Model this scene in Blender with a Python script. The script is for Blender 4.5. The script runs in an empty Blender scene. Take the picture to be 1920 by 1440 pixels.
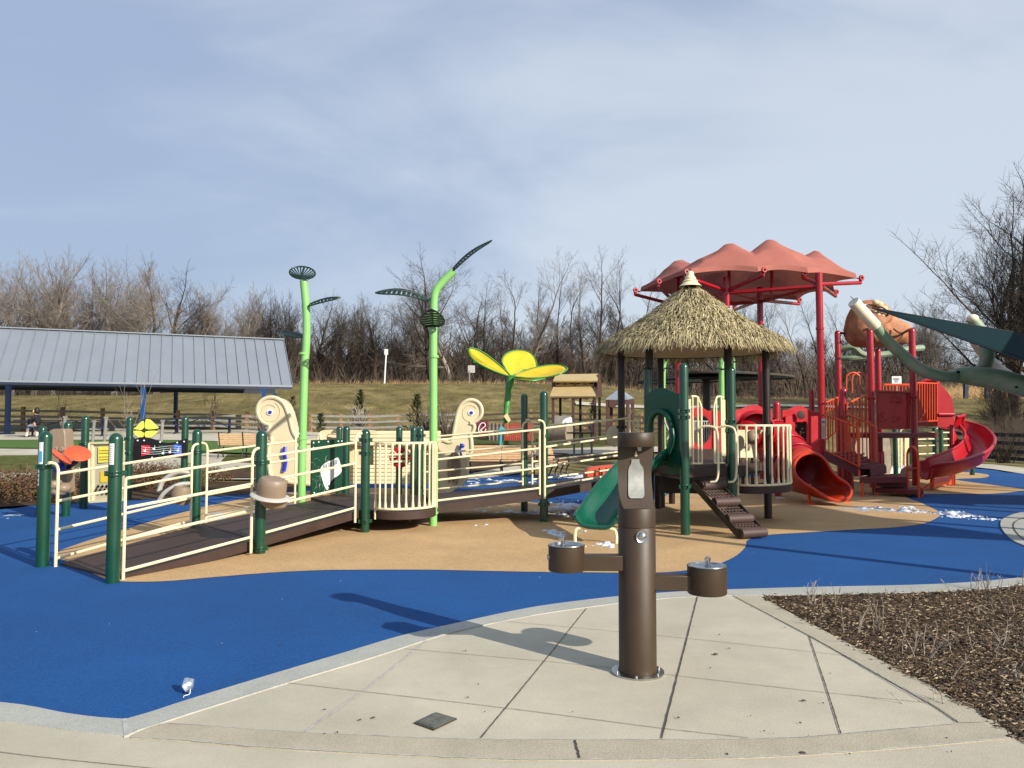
import bpy, bmesh, math, random
from mathutils import Vector, Matrix, noise
from mathutils.geometry import tessellate_polygon
R = math.radians
C = bpy.context.scene.collection
V = Vector
# ------------------------------------------------------------------ camera, sky, sun, exposure
F = 1440.0; EYE = 1.6; PITCH = math.atan(70/1440)
cam_d = bpy.data.cameras.new('camera'); cam = bpy.data.objects.new('camera', cam_d); C.objects.link(cam)
cam_d.sensor_width = 36; cam_d.lens = 27.0; cam_d.clip_end = 2000; cam_d.clip_start = 0.05
cam.location = (0, 0, EYE); cam.rotation_euler = (math.pi/2 + PITCH, 0, 0)
bpy.context.scene.camera = cam
SUN_EL = R(25.5); SUN_H = V((0.735, -0.678))              # towards the sun, on the ground
world = bpy.data.worlds.new("World"); bpy.context.scene.world = world; world.use_nodes = True
nt = world.node_tree; N = nt.nodes; L = nt.links
for n in list(N): N.remove(n)
wo = N.new('ShaderNodeOutputWorld'); bg = N.new('ShaderNodeBackground'); bg.inputs[1].default_value = 0.11
sky = N.new('ShaderNodeTexSky'); sky.sky_type = 'NISHITA'; sky.sun_disc = False
sky.sun_elevation = SUN_EL; sky.sun_rotation = math.atan2(SUN_H.x, SUN_H.y)
sky.air_density = 1.2; sky.dust_density = 1.5; sky.ozone_density = 2.0
tc = N.new('ShaderNodeTexCoord'); sep = N.new('ShaderNodeSeparateXYZ'); L.new(tc.outputs['Generated'], sep.inputs[0])
def mth(op, a, b=None, clamp=False):
    m = N.new('ShaderNodeMath'); m.operation = op; m.use_clamp = clamp
    for i, q in enumerate((a, b)):
        if q is None: continue
        if isinstance(q, (int, float)): m.inputs[i].default_value = q
        else: L.new(q, m.inputs[i])
    return m.outputs[0]
den = mth('ADD', mth('ABSOLUTE', sep.outputs[1]), 0.45)
cmb = N.new('ShaderNodeCombineXYZ'); L.new(mth('DIVIDE', sep.outputs[0], den), cmb.inputs[0]); L.new(mth('DIVIDE', sep.outputs[2], den), cmb.inputs[1]); cmb.inputs[2].default_value = 3.7
mp = N.new('ShaderNodeMapping'); mp.inputs['Rotation'].default_value = (0, 0, R(36)); mp.inputs['Scale'].default_value = (0.9, 2.6, 1); L.new(cmb.outputs[0], mp.inputs[0])
n1 = N.new('ShaderNodeTexNoise'); n1.inputs['Scale'].default_value = 0.9; n1.inputs['Detail'].default_value = 7; n1.inputs['Roughness'].default_value = 0.5; n1.inputs['Distortion'].default_value = 0.35; L.new(mp.outputs[0], n1.inputs['Vector'])
n2 = N.new('ShaderNodeTexNoise'); n2.inputs['Scale'].default_value = 2.6; n2.inputs['Detail'].default_value = 8; n2.inputs['Roughness'].default_value = 0.55; n2.inputs['Distortion'].default_value = 0.5; L.new(mp.outputs[0], n2.inputs['Vector'])
cov = mth('ADD', mth('MULTIPLY', n1.outputs['Fac'], 0.62), mth('MULTIPLY', n2.outputs['Fac'], 0.38))
cov = mth('ADD', cov, mth('MULTIPLY', sep.outputs[0], 0.17)); cov = mth('ADD', cov, mth('MULTIPLY', mth('SUBTRACT', 0.3, mth('ABSOLUTE', sep.outputs[2])), 0.1))
rmp = N.new('ShaderNodeValToRGB'); L.new(cov, rmp.inputs[0])
rmp.color_ramp.interpolation = 'EASE'
rmp.color_ramp.elements[0].position = 0.42; rmp.color_ramp.elements[0].color = (0.1,)*3+(1,)
rmp.color_ramp.elements[1].position = 0.64; rmp.color_ramp.elements[1].color = (1,)*3+(1,)
c_dk = N.new('ShaderNodeRGB'); c_dk.outputs[0].default_value = (2.15, 2.7, 3.9, 1)
c_lt = N.new('ShaderNodeRGB'); c_lt.outputs[0].default_value = (4.05, 4.5, 5.15, 1)
mc = N.new('ShaderNodeMix'); mc.data_type = 'RGBA'; L.new(rmp.outputs[0], mc.inputs[0]); L.new(c_dk.outputs[0], mc.inputs[6]); L.new(c_lt.outputs[0], mc.inputs[7])
mx = N.new('ShaderNodeMix'); mx.data_type = 'RGBA'; mx.inputs[0].default_value = 0.86; L.new(sky.outputs[0], mx.inputs[6]); L.new(mc.outputs[2], mx.inputs[7])
L.new(mx.outputs[2], bg.inputs[0]); L.new(bg.outputs[0], wo.inputs[0])
sd = bpy.data.lights.new('sun', 'SUN'); sun = bpy.data.objects.new('sun', sd); C.objects.link(sun)
sd.energy = 4.4; sd.angle = R(0.53); sd.color = (1.0, 0.93, 0.82)
sv = V((SUN_H.x*math.cos(SUN_EL), SUN_H.y*math.cos(SUN_EL), math.sin(SUN_EL)))
sun.rotation_euler = sv.to_track_quat('Z', 'Y').to_euler(); sun.location = (20, -20, 30)
sc = bpy.context.scene
sc.view_settings.view_transform = 'Standard'; sc.view_settings.look = 'None'; sc.view_settings.exposure = 0.58; sc.view_settings.gamma = 1
sc.cycles.max_bounces = 6; sc.cycles.transparent_max_bounces = 8

# ------------------------------------------------------------------ pixel <-> world
SP, CP = math.sin(PITCH), math.cos(PITCH)
def ray(px, py):
    u = (720-py)/F
    return V(((px-960)/F, CP-u*SP, SP+u*CP))
def P(px, py, Y):
    d = ray(px, py); t = Y/d.y
    return V((d.x*t, Y, EYE+d.z*t))
def G(px, py, z=0.0):
    d = ray(px, py); t = (z-EYE)/d.z
    return V((d.x*t, d.y*t, z))
def at(px, Y, z):                                          # point above pixel column px at depth Y and height z
    yy = 790-(z-EYE)*F/Y
    return V((P(px, yy, Y).x, Y, z))

# ------------------------------------------------------------------ terrain
def lerp_tab(t, x):
    if x <= t[0][0]: return t[0][1]
    for (a, b), (c, d) in zip(t, t[1:]):
        if x <= c:
            k = (x-a)/(c-a); k = k*k*(3-2*k)*0.5+k*0.5
            return b+(d-b)*k
    return t[-1][1]
TL = [(22,0),(27,.4),(36,.85),(42,1.02),(47,1.15),(51,1.4),(72,5.2),(80,5.35),(400,5.35)]
TF = [(22,0),(27,.4),(36,.85),(42,1.02),(47,1.15),(53,1.4),(78,4.3),(88,4.3),(400,4.3)]
TR = [(20,0),(33,-.05),(38,.0),(43,.5),(62,3.5),(75,3.6),(400,3.6)]
def ss(a, b, x):
    k = min(1, max(0, (x-a)/(b-a))); return k*k*(3-2*k)
def terr(x, y):
    k = ss(5, 21, x); f = ss(-22, -40, x)
    l = lerp_tab(TL, y)*(1-f)+lerp_tab(TF, y)*f
    l *= 1-.28*ss(-16, -8, x)*(1-ss(50, 62, y))
    return l*(1-k)+lerp_tab(TR, y)*k
def onground(px, Y):
    x = (px-960)/F*Y
    return V((x, Y, terr(x, Y)))

# ------------------------------------------------------------------ mesh helpers
def cr(pts, n=6, closed=False):
    pts = [V(p) for p in pts]; out = []; m = len(pts)
    rng = range(m) if closed else range(m-1)
    for i in rng:
        if closed: a, b, c, d = pts[i-1], pts[i], pts[(i+1) % m], pts[(i+2) % m]
        else:
            b, c = pts[i], pts[i+1]
            a = pts[i-1] if i else b*2-c
            d = pts[i+2] if i+2 < m else c*2-b
        for k in range(n):
            t = k/n
            out.append(0.5*((2*b)+(c-a)*t+(2*a-5*b+4*c-d)*t*t+(3*b-a-3*c+d)*t**3))
    if not closed: out.append(pts[-1].copy())
    return out
def frames(pts):
    T = []
    for i in range(len(pts)):
        a = pts[max(i-1, 0)]; b = pts[min(i+1, len(pts)-1)]
        t = (b-a)
        T.append(t.normalized() if t.length > 1e-9 else V((0, 0, 1)))
    up = V((0, 0, 1)) if abs(T[0].z) < 0.9 else V((1, 0, 0))
    n = (up-T[0]*up.dot(T[0])).normalized(); Ns = [n]
    for t in T[1:]:
        n = n-t*n.dot(t)
        n = n.normalized() if n.length > 1e-6 else (t.orthogonal().normalized())
        Ns.append(n)
    return T, Ns
class MB:
    def __init__(s): s.v = []; s.f = []; s.sm = []
    def add(s, vs, fs, smooth=False):
        o = len(s.v); s.v += [tuple(v) for v in vs]
        s.f += [tuple(i+o for i in f) for f in fs]; s.sm += [smooth]*len(fs)
    def box(s, c, size, rz=0, rot=None):
        m = rot or Matrix.Rotation(rz, 3, 'Z'); c = V(c); h = [q/2 for q in size]
        vs = [c+m @ V((x*h[0], y*h[1], z*h[2])) for x in (-1, 1) for y in (-1, 1) for z in (-1, 1)]
        s.add(vs, [(0,1,3,2),(4,6,7,5),(0,4,5,1),(2,3,7,6),(0,2,6,4),(1,5,7,3)])
    def bar(s, a, b, w, h):                                 # rectangular bar, w across, h the other way
        a, b = V(a), V(b); t = (b-a).normalized()
        up = V((0, 0, 1)) if abs(t.z) < 0.95 else V((0, 1, 0))
        x = t.cross(up).normalized(); z = x.cross(t)
        vs = [p+x*i*w/2+z*j*h/2 for p in (a, b) for i, j in ((-1,-1),(1,-1),(1,1),(-1,1))]
        s.add(vs, [(3,2,1,0),(4,5,6,7),(0,1,5,4),(1,2,6,5),(2,3,7,6),(3,0,4,7)])
    def tube(s, pts, r, n=10, caps=True, flat=1.0):
        pts = [V(p) for p in pts]; T, Ns = frames(pts); rs = r if isinstance(r, (list, tuple)) else [r]*len(pts)
        vs = []
        for p, t, nn, q in zip(pts, T, Ns, rs):
            b = t.cross(nn)
            for k in range(n):
                a = 2*math.pi*k/n; vs.append(p+nn*math.cos(a)*q+b*math.sin(a)*q*flat)
        fs = [(i*n+k, i*n+(k+1) % n, (i+1)*n+(k+1) % n, (i+1)*n+k) for i in range(len(pts)-1) for k in range(n)]
        s.add(vs, fs, True)
        if caps:
            m = len(pts)-1; o = len(s.v)-len(vs)
            s.f.append(tuple(o+k for k in range(n))[::-1]); s.f.append(tuple(o+m*n+k for k in range(n))); s.sm += [False, False]
    def prism(s, poly, vec, holes=()):
        poly = [V(p) for p in poly]; vec = V(vec); loops = [poly]+[[V(p) for p in h] for h in holes]
        tris = tessellate_polygon(loops); flat = [p for l in loops for p in l]; n = len(flat)
        vs = flat+[p+vec for p in flat]
        fs = [tuple(t) for t in tris]+[tuple(i+n for i in t)[::-1] for t in tris]
        o = 0
        for l in loops:
            m = len(l); fs += [(o+i, o+(i+1) % m, n+o+(i+1) % m, n+o+i) for i in range(m)]; o += m
        s.add(vs, fs)
    def flat(s, poly):
        poly = [V(p) for p in poly]; s.add(poly, [tuple(t) for t in tessellate_polygon([poly])])
    def lathe(s, c, prof, n=24, axis=V((0, 0, 1)), smooth=True, a0=0, a1=2*math.pi):
        c = V(c); axis = V(axis).normalized(); q = axis.to_track_quat('Z', 'Y').to_matrix() if abs(axis.z) < .9999 else Matrix.Identity(3)
        full = abs(a1-a0-2*math.pi) < 1e-6; m = n if full else n+1
        vs = [c+q @ V((r*math.cos(a0+(a1-a0)*k/n), r*math.sin(a0+(a1-a0)*k/n), z)) for r, z in prof for k in range(m)]
        fs = []
        for i in range(len(prof)-1):
            for k in range(n):
                k2 = (k+1) % m if full else k+1
                fs.append((i*m+k, i*m+k2, (i+1)*m+k2, (i+1)*m+k))
        s.add(vs, fs, smooth)
    def ball(s, c, r, n=12, rot=None):
        if not isinstance(r, (tuple, list, Vector)): r = (r, r, r)
        c = V(c); m = rot or Matrix.Identity(3); vs = []; h = n//2
        for i in range(h+1):
            th = math.pi*i/h
            for k in range(n):
                a = 2*math.pi*k/n; vs.append(c+m @ V((r[0]*math.sin(th)*math.cos(a), r[1]*math.sin(th)*math.sin(a), r[2]*math.cos(th))))
        s.add(vs, [(i*n+k, (i+1)*n+k, (i+1)*n+(k+1) % n, i*n+(k+1) % n) for i in range(h) for k in range(n)], True)
    def grid(s, rows, smooth=True, closed=False):           # rows: list of equally long point lists
        m = len(rows[0]); vs = [p for r in rows for p in r]
        s.add(vs, [(i*m+k, i*m+(k+1) % m, (i+1)*m+(k+1) % m, (i+1)*m+k) for i in range(len(rows)-1) for k in range(m if closed else m-1)], smooth)
    def build(s, name, mat, parent=None, thick=0, bevel=0, weld=False):
        me = bpy.data.meshes.new(name); o = bpy.data.objects.new(name, me); C.objects.link(o)
        base = V((0, 0, 0))
        if parent is not None:
            o.parent = parent; base = V(parent.get('_b', (0, 0, 0))); o['_b'] = tuple(base)
        me.from_pydata([tuple(V(v)-base) for v in s.v], [], s.f)
        me.polygons.foreach_set('use_smooth', s.sm)
        bm = bmesh.new(); bm.from_mesh(me)
        if weld: bmesh.ops.remove_doubles(bm, verts=bm.verts, dist=1e-5)
        bmesh.ops.recalc_face_normals(bm, faces=bm.faces) if len(bm.faces) < 60000 else None
        bm.to_mesh(me); bm.free()
        me.set_sharp_from_angle(angle=R(42))
        if isinstance(mat, (list, tuple)):
            for q in mat: me.materials.append(q)
        else: me.materials.append(mat)
        if thick:
            md = o.modifiers.new('thickness', 'SOLIDIFY'); md.thickness = thick; md.offset = 0
        if bevel:
            md = o.modifiers.new('bevel', 'BEVEL'); md.width = bevel; md.segments = 2; md.limit_method = 'ANGLE'; md.angle_limit = R(40)
        return o
def tag(o, label, cat, group=None, kind=None):
    if label: o['label'] = label
    if cat: o['category'] = cat
    if group: o['group'] = group
    if kind: o['kind'] = kind
    return o
def thing(name, label, cat, loc, group=None):
    o = bpy.data.objects.new(name, None); C.objects.link(o); o.location = loc; o.empty_display_size = 0.1; o['_b'] = tuple(loc)
    return tag(o, label, cat, group)
def struct(o): o['kind'] = 'structure'; return o
def copy_tree(o, parent=None):
    c = o.copy(); C.objects.link(c)
    if parent is not None: c.parent = parent
    for ch in [q for q in bpy.data.objects if q.parent == o]: copy_tree(ch, c)
    return c

# ------------------------------------------------------------------ materials
def lin(c):
    return tuple(((q/255)/12.92 if q/255 <= 0.04045 else (((q/255)+0.055)/1.055)**2.4) for q in c)+(1,)
MATS = {}
def mat(name, col, rough=0.5, metal=0.0, var=0.12, vscale=6.0, bump=0.0, bscale=60.0, spec=0.5, coat=0.0, col2=None, detail=4, dirt=0.0, translucent=0.0):
    m = bpy.data.materials.new(name); m.use_nodes = True; t = m.node_tree; b = t.nodes['Principled BSDF']
    b.inputs['Roughness'].default_value = rough; b.inputs['Metallic'].default_value = metal
    b.inputs['Specular IOR Level'].default_value = spec; b.inputs['Coat Weight'].default_value = coat; b.inputs['Coat Roughness'].default_value = 0.15
    c = V(lin(col)[:3]); c2 = V(lin(col2)[:3]) if col2 else c*(1-var)
    g = t.nodes.new('ShaderNodeNewGeometry')
    nz = t.nodes.new('ShaderNodeTexNoise'); nz.inputs['Scale'].default_value = vscale; nz.inputs['Detail'].default_value = detail; nz.inputs['Roughness'].default_value = 0.6
    t.links.new(g.outputs['Position'], nz.inputs['Vector'])
    r = t.nodes.new('ShaderNodeValToRGB'); r.color_ramp.elements[0].position = 0.34; r.color_ramp.elements[1].position = 0.66
    hi = c if col2 else c*(1+var*0.5)
    r.color_ramp.elements[0].color = tuple(c2)+(1,); r.color_ramp.elements[1].color = tuple(min(1, q) for q in hi)+(1,)
    t.links.new(nz.outputs['Fac'], r.inputs[0]); out = r.outputs[0]
    if dirt:
        nd = t.nodes.new('ShaderNodeTexNoise'); nd.inputs['Scale'].default_value = vscale*0.35; nd.inputs['Detail'].default_value = 8; nd.inputs['Roughness'].default_value = 0.7
        t.links.new(g.outputs['Position'], nd.inputs['Vector'])
        rd = t.nodes.new('ShaderNodeValToRGB'); rd.color_ramp.elements[0].position = 0.42; rd.color_ramp.elements[0].color = (1-dirt,)*3+(1,); rd.color_ramp.elements[1].position = 0.62; rd.color_ramp.elements[1].color = (1,)*4
        t.links.new(nd.outputs['Fac'], rd.inputs[0])
        mm = t.nodes.new('ShaderNodeMix'); mm.data_type = 'RGBA'; mm.blend_type = 'MULTIPLY'; mm.inputs[0].default_value = 1
        t.links.new(out, mm.inputs[6]); t.links.new(rd.outputs[0], mm.inputs[7]); out = mm.outputs[2]
    t.links.new(out, b.inputs['Base Color'])
    rr = t.nodes.new('ShaderNodeMapRange'); rr.inputs[3].default_value = max(0.02, rough-0.08); rr.inputs[4].default_value = min(1, rough+0.1)
    t.links.new(nz.outputs['Fac'], rr.inputs[0]); t.links.new(rr.outputs[0], b.inputs['Roughness'])
    if bump:
        nb = t.nodes.new('ShaderNodeTexNoise'); nb.inputs['Scale'].default_value = bscale; nb.inputs['Detail'].default_value = 3
        t.links.new(g.outputs['Position'], nb.inputs['Vector'])
        bp = t.nodes.new('ShaderNodeBump'); bp.inputs['Strength'].default_value = bump; bp.inputs['Distance'].default_value = 0.01
        t.links.new(nb.outputs['Fac'], bp.inputs['Height']); t.links.new(bp.outputs[0], b.inputs['Normal'])
    if translucent:
        b.inputs['Subsurface Weight'].default_value = 0
        tr = t.nodes.new('ShaderNodeBsdfTranslucent'); t.links.new(out, tr.inputs[0])
        ms = t.nodes.new('ShaderNodeMixShader'); ms.inputs[0].default_value = translucent
        t.links.new(b.outputs[0], ms.inputs[1]); t.links.new(tr.outputs[0], ms.inputs[2]); t.links.new(ms.outputs[0], t.nodes['Material Output'].inputs[0])
    MATS[name] = m
    return m
def granules(m, c_lo, c_hi, scale, amt):                    # fine speckle over a base colour
    t = m.node_tree; b = t.nodes['Principled BSDF']; src = b.inputs['Base Color'].links[0].from_socket
    g = t.nodes.new('ShaderNodeNewGeometry')
    vo = t.nodes.new('ShaderNodeTexVoronoi'); vo.inputs['Scale'].default_value = scale; t.links.new(g.outputs['Position'], vo.inputs['Vector'])
    sp = t.nodes.new('ShaderNodeSeparateColor'); t.links.new(vo.outputs['Color'], sp.inputs[0])
    r = t.nodes.new('ShaderNodeValToRGB'); r.color_ramp.elements[0].color = lin(c_lo); r.color_ramp.elements[1].color = lin(c_hi)
    t.links.new(sp.outputs[0], r.inputs[0])
    mm = t.nodes.new('ShaderNodeMix'); mm.data_type = 'RGBA'; mm.inputs[0].default_value = amt
    t.links.new(src, mm.inputs[6]); t.links.new(r.outputs[0], mm.inputs[7]); t.links.new(mm.outputs[2], b.inputs['Base Color'])
M = MATS
mat('blue_rubber', (24, 82, 144), 0.88, var=0.16, vscale=0.7, bump=0.5, bscale=160, spec=0.25, dirt=0.2, detail=9); granules(M['blue_rubber'], (14, 60, 112), (34, 92, 152), 90, 0.4)
mat('tan_rubber', (200, 168, 122), 0.9, var=0.14, vscale=1.3, bump=0.5, bscale=160, spec=0.2, dirt=0.12); granules(M['tan_rubber'], (140, 100, 62), (214, 178, 132), 90, 0.4)
mat('concrete', (193, 185, 164), 0.85, var=0.14, vscale=1.1, bump=0.18, bscale=120, spec=0.25, dirt=0.17, detail=12); granules(M['concrete'], (156, 148, 128), (206, 200, 182), 170, 0.15)
mat('kerb_concrete', (168, 168, 160), 0.85, var=0.12, vscale=2.2, bump=0.25, bscale=90, spec=0.25, dirt=0.15, detail=9); granules(M['kerb_concrete'], (140, 140, 130), (200, 200, 190), 140, 0.3)
mat('band_concrete', (176, 168, 148), 0.85, var=0.12, vscale=3.0, bump=0.25, bscale=90, spec=0.25, dirt=0.16, detail=9); granules(M['band_concrete'], (150, 138, 112), (206, 196, 170), 170, 0.25)
mat('joint_dark', (72, 64, 54), 0.95, var=0.4, vscale=8)
mat('joint_white', (174, 174, 168), 0.9, var=0.25, vscale=14)
mat('joint_thin', (120, 110, 94), 0.95, var=0.3, vscale=10)
mat('mulch_soil', (86, 70, 55), 0.97, var=0.6, vscale=40, bump=1.0, bscale=60, spec=0.1)
mat('chip_dark', (72, 58, 46), 0.9, var=0.4, vscale=30, spec=0.15)
mat('chip_mid', (106, 88, 70), 0.9, var=0.4, vscale=30, spec=0.15)
mat('chip_pale', (172, 154, 128), 0.9, var=0.3, vscale=30, spec=0.15)
mat('winter_grass', (142, 128, 86), 0.95, vscale=0.9, col2=(106, 98, 58), bump=1.0, bscale=9, spec=0.1, detail=15, dirt=0.4)
mat('turf', (84, 110, 56), 0.95, var=0.2, vscale=5, bump=0.5, bscale=60, spec=0.1)
mat('lawn', (92, 100, 48), 0.95, vscale=4, col2=(74, 70, 40), bump=0.8, bscale=30, spec=0.1)
mat('soil', (88, 70, 52), 0.95, vscale=3, col2=(62, 48, 36), bump=1.0, bscale=25, spec=0.1)
mat('brown_metal', (60, 45, 29), 0.5, var=0.1, vscale=5, bump=0.08, bscale=400, spec=0.5, dirt=0.08)
mat('steel', (190, 190, 188), 0.22, metal=1.0, var=0.1, vscale=30)
mat('brushed_steel', (168, 168, 160), 0.42, metal=0.85, var=0.12, vscale=22)
mat('green_metal', (8, 62, 42), 0.28, var=0.1, vscale=4, spec=0.6, coat=0.3)
mat('lime_metal', (128, 186, 106), 0.32, var=0.06, vscale=4, spec=0.5, coat=0.2)
mat('leaf_metal', (15, 42, 30), 0.45, var=0.35, vscale=9, spec=0.4)
mat('leaf_under', (66, 62, 44), 0.5, var=0.4, vscale=8)
mat('cream_metal', (224, 212, 172), 0.35, var=0.05, vscale=5, spec=0.5, coat=0.15)
mat('cream_plastic', (204, 192, 158), 0.45, var=0.06, vscale=3, spec=0.4)
mat('taupe_plastic', (136, 118, 98), 0.45, var=0.08, vscale=6, spec=0.4)
mat('grey_trim', (176, 174, 166), 0.5, var=0.08, vscale=6)
mat('deck_brown', (66, 50, 44), 0.6, var=0.14, vscale=5, bump=0.3, bscale=120, spec=0.3, dirt=0.12)
mat('step_brown', (76, 58, 52), 0.55, var=0.12, vscale=7, bump=0.2, bscale=150, spec=0.35)
mat('post_brown', (38, 26, 20), 0.35, var=0.1, vscale=5, spec=0.5)
mat('slide_green', (8, 78, 58), 0.26, var=0.08, vscale=3, spec=0.5, coat=0.3)
mat('dark_green_panel', (12, 74, 56), 0.4, var=0.08, vscale=3, spec=0.4)
mat('panel_green', (14, 62, 44), 0.45, var=0.1, vscale=5)
mat('red_metal', (158, 8, 24), 0.28, var=0.07, vscale=4, spec=0.5, coat=0.25)
mat('red_plastic', (166, 14, 30), 0.38, var=0.1, vscale=2.5, spec=0.4, coat=0.1)
mat('maroon_deck', (98, 24, 32), 0.55, var=0.1, vscale=5)
mat('orange_metal', (216, 72, 26), 0.33, var=0.06, vscale=4, spec=0.5)
mat('orange_plastic', (178, 50, 20), 0.38, var=0.07, vscale=3, spec=0.45)
mat('coral_plastic', (226, 84, 46), 0.4, var=0.06, vscale=4)
mat('canopy_fabric', (170, 106, 94), 0.85, var=0.09, vscale=2, spec=0.15, bump=0.1, bscale=200, translucent=0.12)
mat('sail_fabric', (10, 38, 42), 0.85, var=0.1, vscale=2, spec=0.15, translucent=0.05)
mat('thatch', (194, 180, 140), 0.8, var=0.35, vscale=14, spec=0.2)
mat('thatch_dark', (124, 112, 82), 0.85, var=0.3, vscale=14, spec=0.15)
mat('thatch_base', (44, 38, 26), 0.9, var=0.3, vscale=14, spec=0.1)
mat('roof_lining', (196, 178, 138), 0.7, var=0.1, vscale=3)
mat('roof_metal', (126, 133, 142), 0.5, metal=0.15, var=0.05, vscale=0.7, spec=0.4)
mat('navy_metal', (14, 30, 58), 0.4, var=0.1, vscale=3)
mat('blue_metal', (28, 70, 122), 0.4, var=0.08, vscale=3)
mat('wood_slat', (196, 162, 120), 0.65, var=0.14, vscale=9, bump=0.1, bscale=80)
mat('wood_post', (160, 122, 84), 0.8, col2=(122, 84, 56), vscale=5, bump=0.3, bscale=50)
mat('wood_grey', (128, 126, 122), 0.85, var=0.2, vscale=4, bump=0.3, bscale=50)
mat('wood_dark', (70, 62, 52), 0.85, var=0.2, vscale=4)
mat('fence_dark', (40, 44, 50), 0.8, var=0.2, vscale=4)
mat('iron', (26, 22, 22), 0.45, var=0.1, vscale=8)
mat('black_plastic', (24, 24, 28), 0.4, var=0.1, vscale=8)
mat('white_paint', (222, 222, 218), 0.45, var=0.06, vscale=6)
mat('blue_paint', (28, 52, 170), 0.4, var=0.08, vscale=8)
mat('sticker_blue', (70, 150, 205), 0.4, var=0.2, vscale=12)
mat('music_red', (204, 44, 60), 0.4); mat('music_blue', (44, 108, 206), 0.4); mat('music_green', (24, 70, 52), 0.4)
mat('yellow_plastic', (232, 222, 92), 0.45, var=0.08, vscale=6); mat('yellow_panel', (236, 202, 60), 0.45)
mat('pale_yellow', (226, 208, 120), 0.5)
mat('yellow_fabric', (226, 196, 44), 0.75, var=0.05, vscale=2, translucent=0.15)
mat('petal_green', (62, 132, 58), 0.4)
mat('teal_fabric', (20, 84, 120), 0.6, var=0.1, vscale=3)
mat('barn_wood', (72, 40, 34), 0.7, var=0.2, vscale=5); mat('barn_roof', (178, 156, 110), 0.6, var=0.08, vscale=2)
mat('silver_roof', (150, 158, 166), 0.4, metal=0.4)
mat('maroon_board', (112, 28, 42), 0.6); mat('red_board', (168, 60, 46), 0.7, var=0.2)
mat('rock_skin', (188, 132, 92), 0.7, vscale=5, col2=(148, 92, 60), bump=0.7, bscale=9, detail=8)
mat('rock_pale', (222, 196, 150), 0.7, var=0.15, vscale=10)
mat('rock_line', (92, 46, 30), 0.8)
mat('limb_green', (108, 140, 108), 0.55, vscale=2.2, col2=(146, 152, 130), bump=0.15, bscale=14)
mat('limb_cream', (226, 214, 184), 0.5, var=0.08, vscale=4)
mat('climb_rock', (158, 148, 130), 0.85, var=0.25, vscale=4, bump=0.8, bscale=8)
mat('bark', (104, 92, 80), 0.9, var=0.35, vscale=3, spec=0.1)
mat('bark_pale', (158, 148, 134), 0.9, var=0.3, vscale=3, spec=0.1)
mat('bark_dark', (66, 56, 48), 0.92, var=0.3, vscale=3, spec=0.1)
mat('twig', (128, 119, 110), 0.9, var=0.3, vscale=3, spec=0.1)
mat('twig_dark', (76, 68, 60), 0.92, var=0.3, vscale=3, spec=0.1)
mat('brush', (92, 80, 70), 0.95, var=0.4, vscale=0.6, spec=0.05)
mat('reed', (176, 146, 106), 0.95, var=0.3, vscale=0.8, spec=0.05)
mat('evergreen', (62, 70, 34), 0.8, var=0.4, vscale=9)
mat('hedge_leaf', (88, 78, 44), 0.75, col2=(96, 56, 38), vscale=9)
mat('snow', (206, 212, 222), 0.6, var=0.05, vscale=20, bump=0.5, bscale=50)
mat('ice', (160, 176, 190), 0.45, var=0.15, vscale=12, bump=0.4, bscale=50)
mat('foil', (176, 188, 204), 0.25, metal=0.7, var=0.3, vscale=40)
mat('skin', (205, 160, 128), 0.55); mat('black_cloth', (18, 20, 30), 0.85); mat('grey_cloth', (120, 124, 134), 0.85); mat('hair', (20, 16, 16), 0.6)
mat('lid_grey', (92, 94, 88), 0.7, var=0.3, vscale=30, bump=0.5, bscale=120)
mat('building_white', (214, 210, 204), 0.7); mat('log', (134, 120, 100), 0.85, var=0.25, vscale=6, bump=0.6, bscale=30)
mat('teal_plastic', (60, 170, 184), 0.4)
# ================================================================== SETTING
rnd = random.Random(7)
# ground: one sheet to the horizon
def axis_vals(segs):
    out = []
    for a, b, st in segs:
        n = max(1, int(round((b-a)/st))); out += [a+(b-a)*i/n for i in range(n)]
    return out+[segs[-1][1]]
xs = axis_vals([(-600, -80, 40), (-80, 80, 1.25), (80, 600, 40)]); ys = axis_vals([(-30, 18, 6), (18, 95, 1.1), (95, 700, 30)])
mb = MB(); mb.grid([[V((x, y, terr(x, y)-0.06+(0.05*noise.noise(V((x*.3, y*.3, 0))) if y > 48 else 0))) for x in xs] for y in ys])
struct(mb.build('ground', M['winter_grass']))
def gp(pts, n=5, closed=False, z=0.0): return cr([G(a, b, z) for a, b in pts], n, closed)
KI = [(-420,1290),(-200,1300),(0,1320),(60,1328),(120,1340),(180,1348),(235,1352)]
KI2 = [(235,1352),(290,1336),(350,1316),(500,1270),(650,1225),(750,1195),(850,1172),(960,1148),(1035,1135),(1158,1120),(1233,1114),(1320,1109),(1507,1103),(1757,1097),(1920,1084),(2150,1055),(2600,1010)]
KO = [(-420,1318),(-200,1330),(0,1355),(60,1362),(150,1375),(236,1384)]
KO2 = [(236,1384),(250,1376),(300,1360),(360,1340),(550,1280),(700,1235),(820,1196),(904,1175),(960,1163),(1040,1149),(1158,1133),(1233,1125),(1320,1119),(1539,1116),(1726,1112),(1851,1105),(1920,1097),(2150,1068),(2600,1020)]
ki = gp(KI)+gp(KI2); ko = gp(KO)+gp(KO2)
# blue play surface
far_blue = gp([(2600,905),(2300,903),(1920,888),(1860,880),(1800,874),(1600,868),(1400,866),(1200,868),(1050,879),(970,889),(870,899),(700,905),(500,912),(322,925),(232,931),(160,941),(70,946),(0,955),(-300,968),(-600,985)], 4)
mb = MB(); mb.flat([p+V((0, 0, 0.0)) for p in ki+far_blue]); struct(mb.build('blue_surface', M['blue_rubber']))
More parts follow.
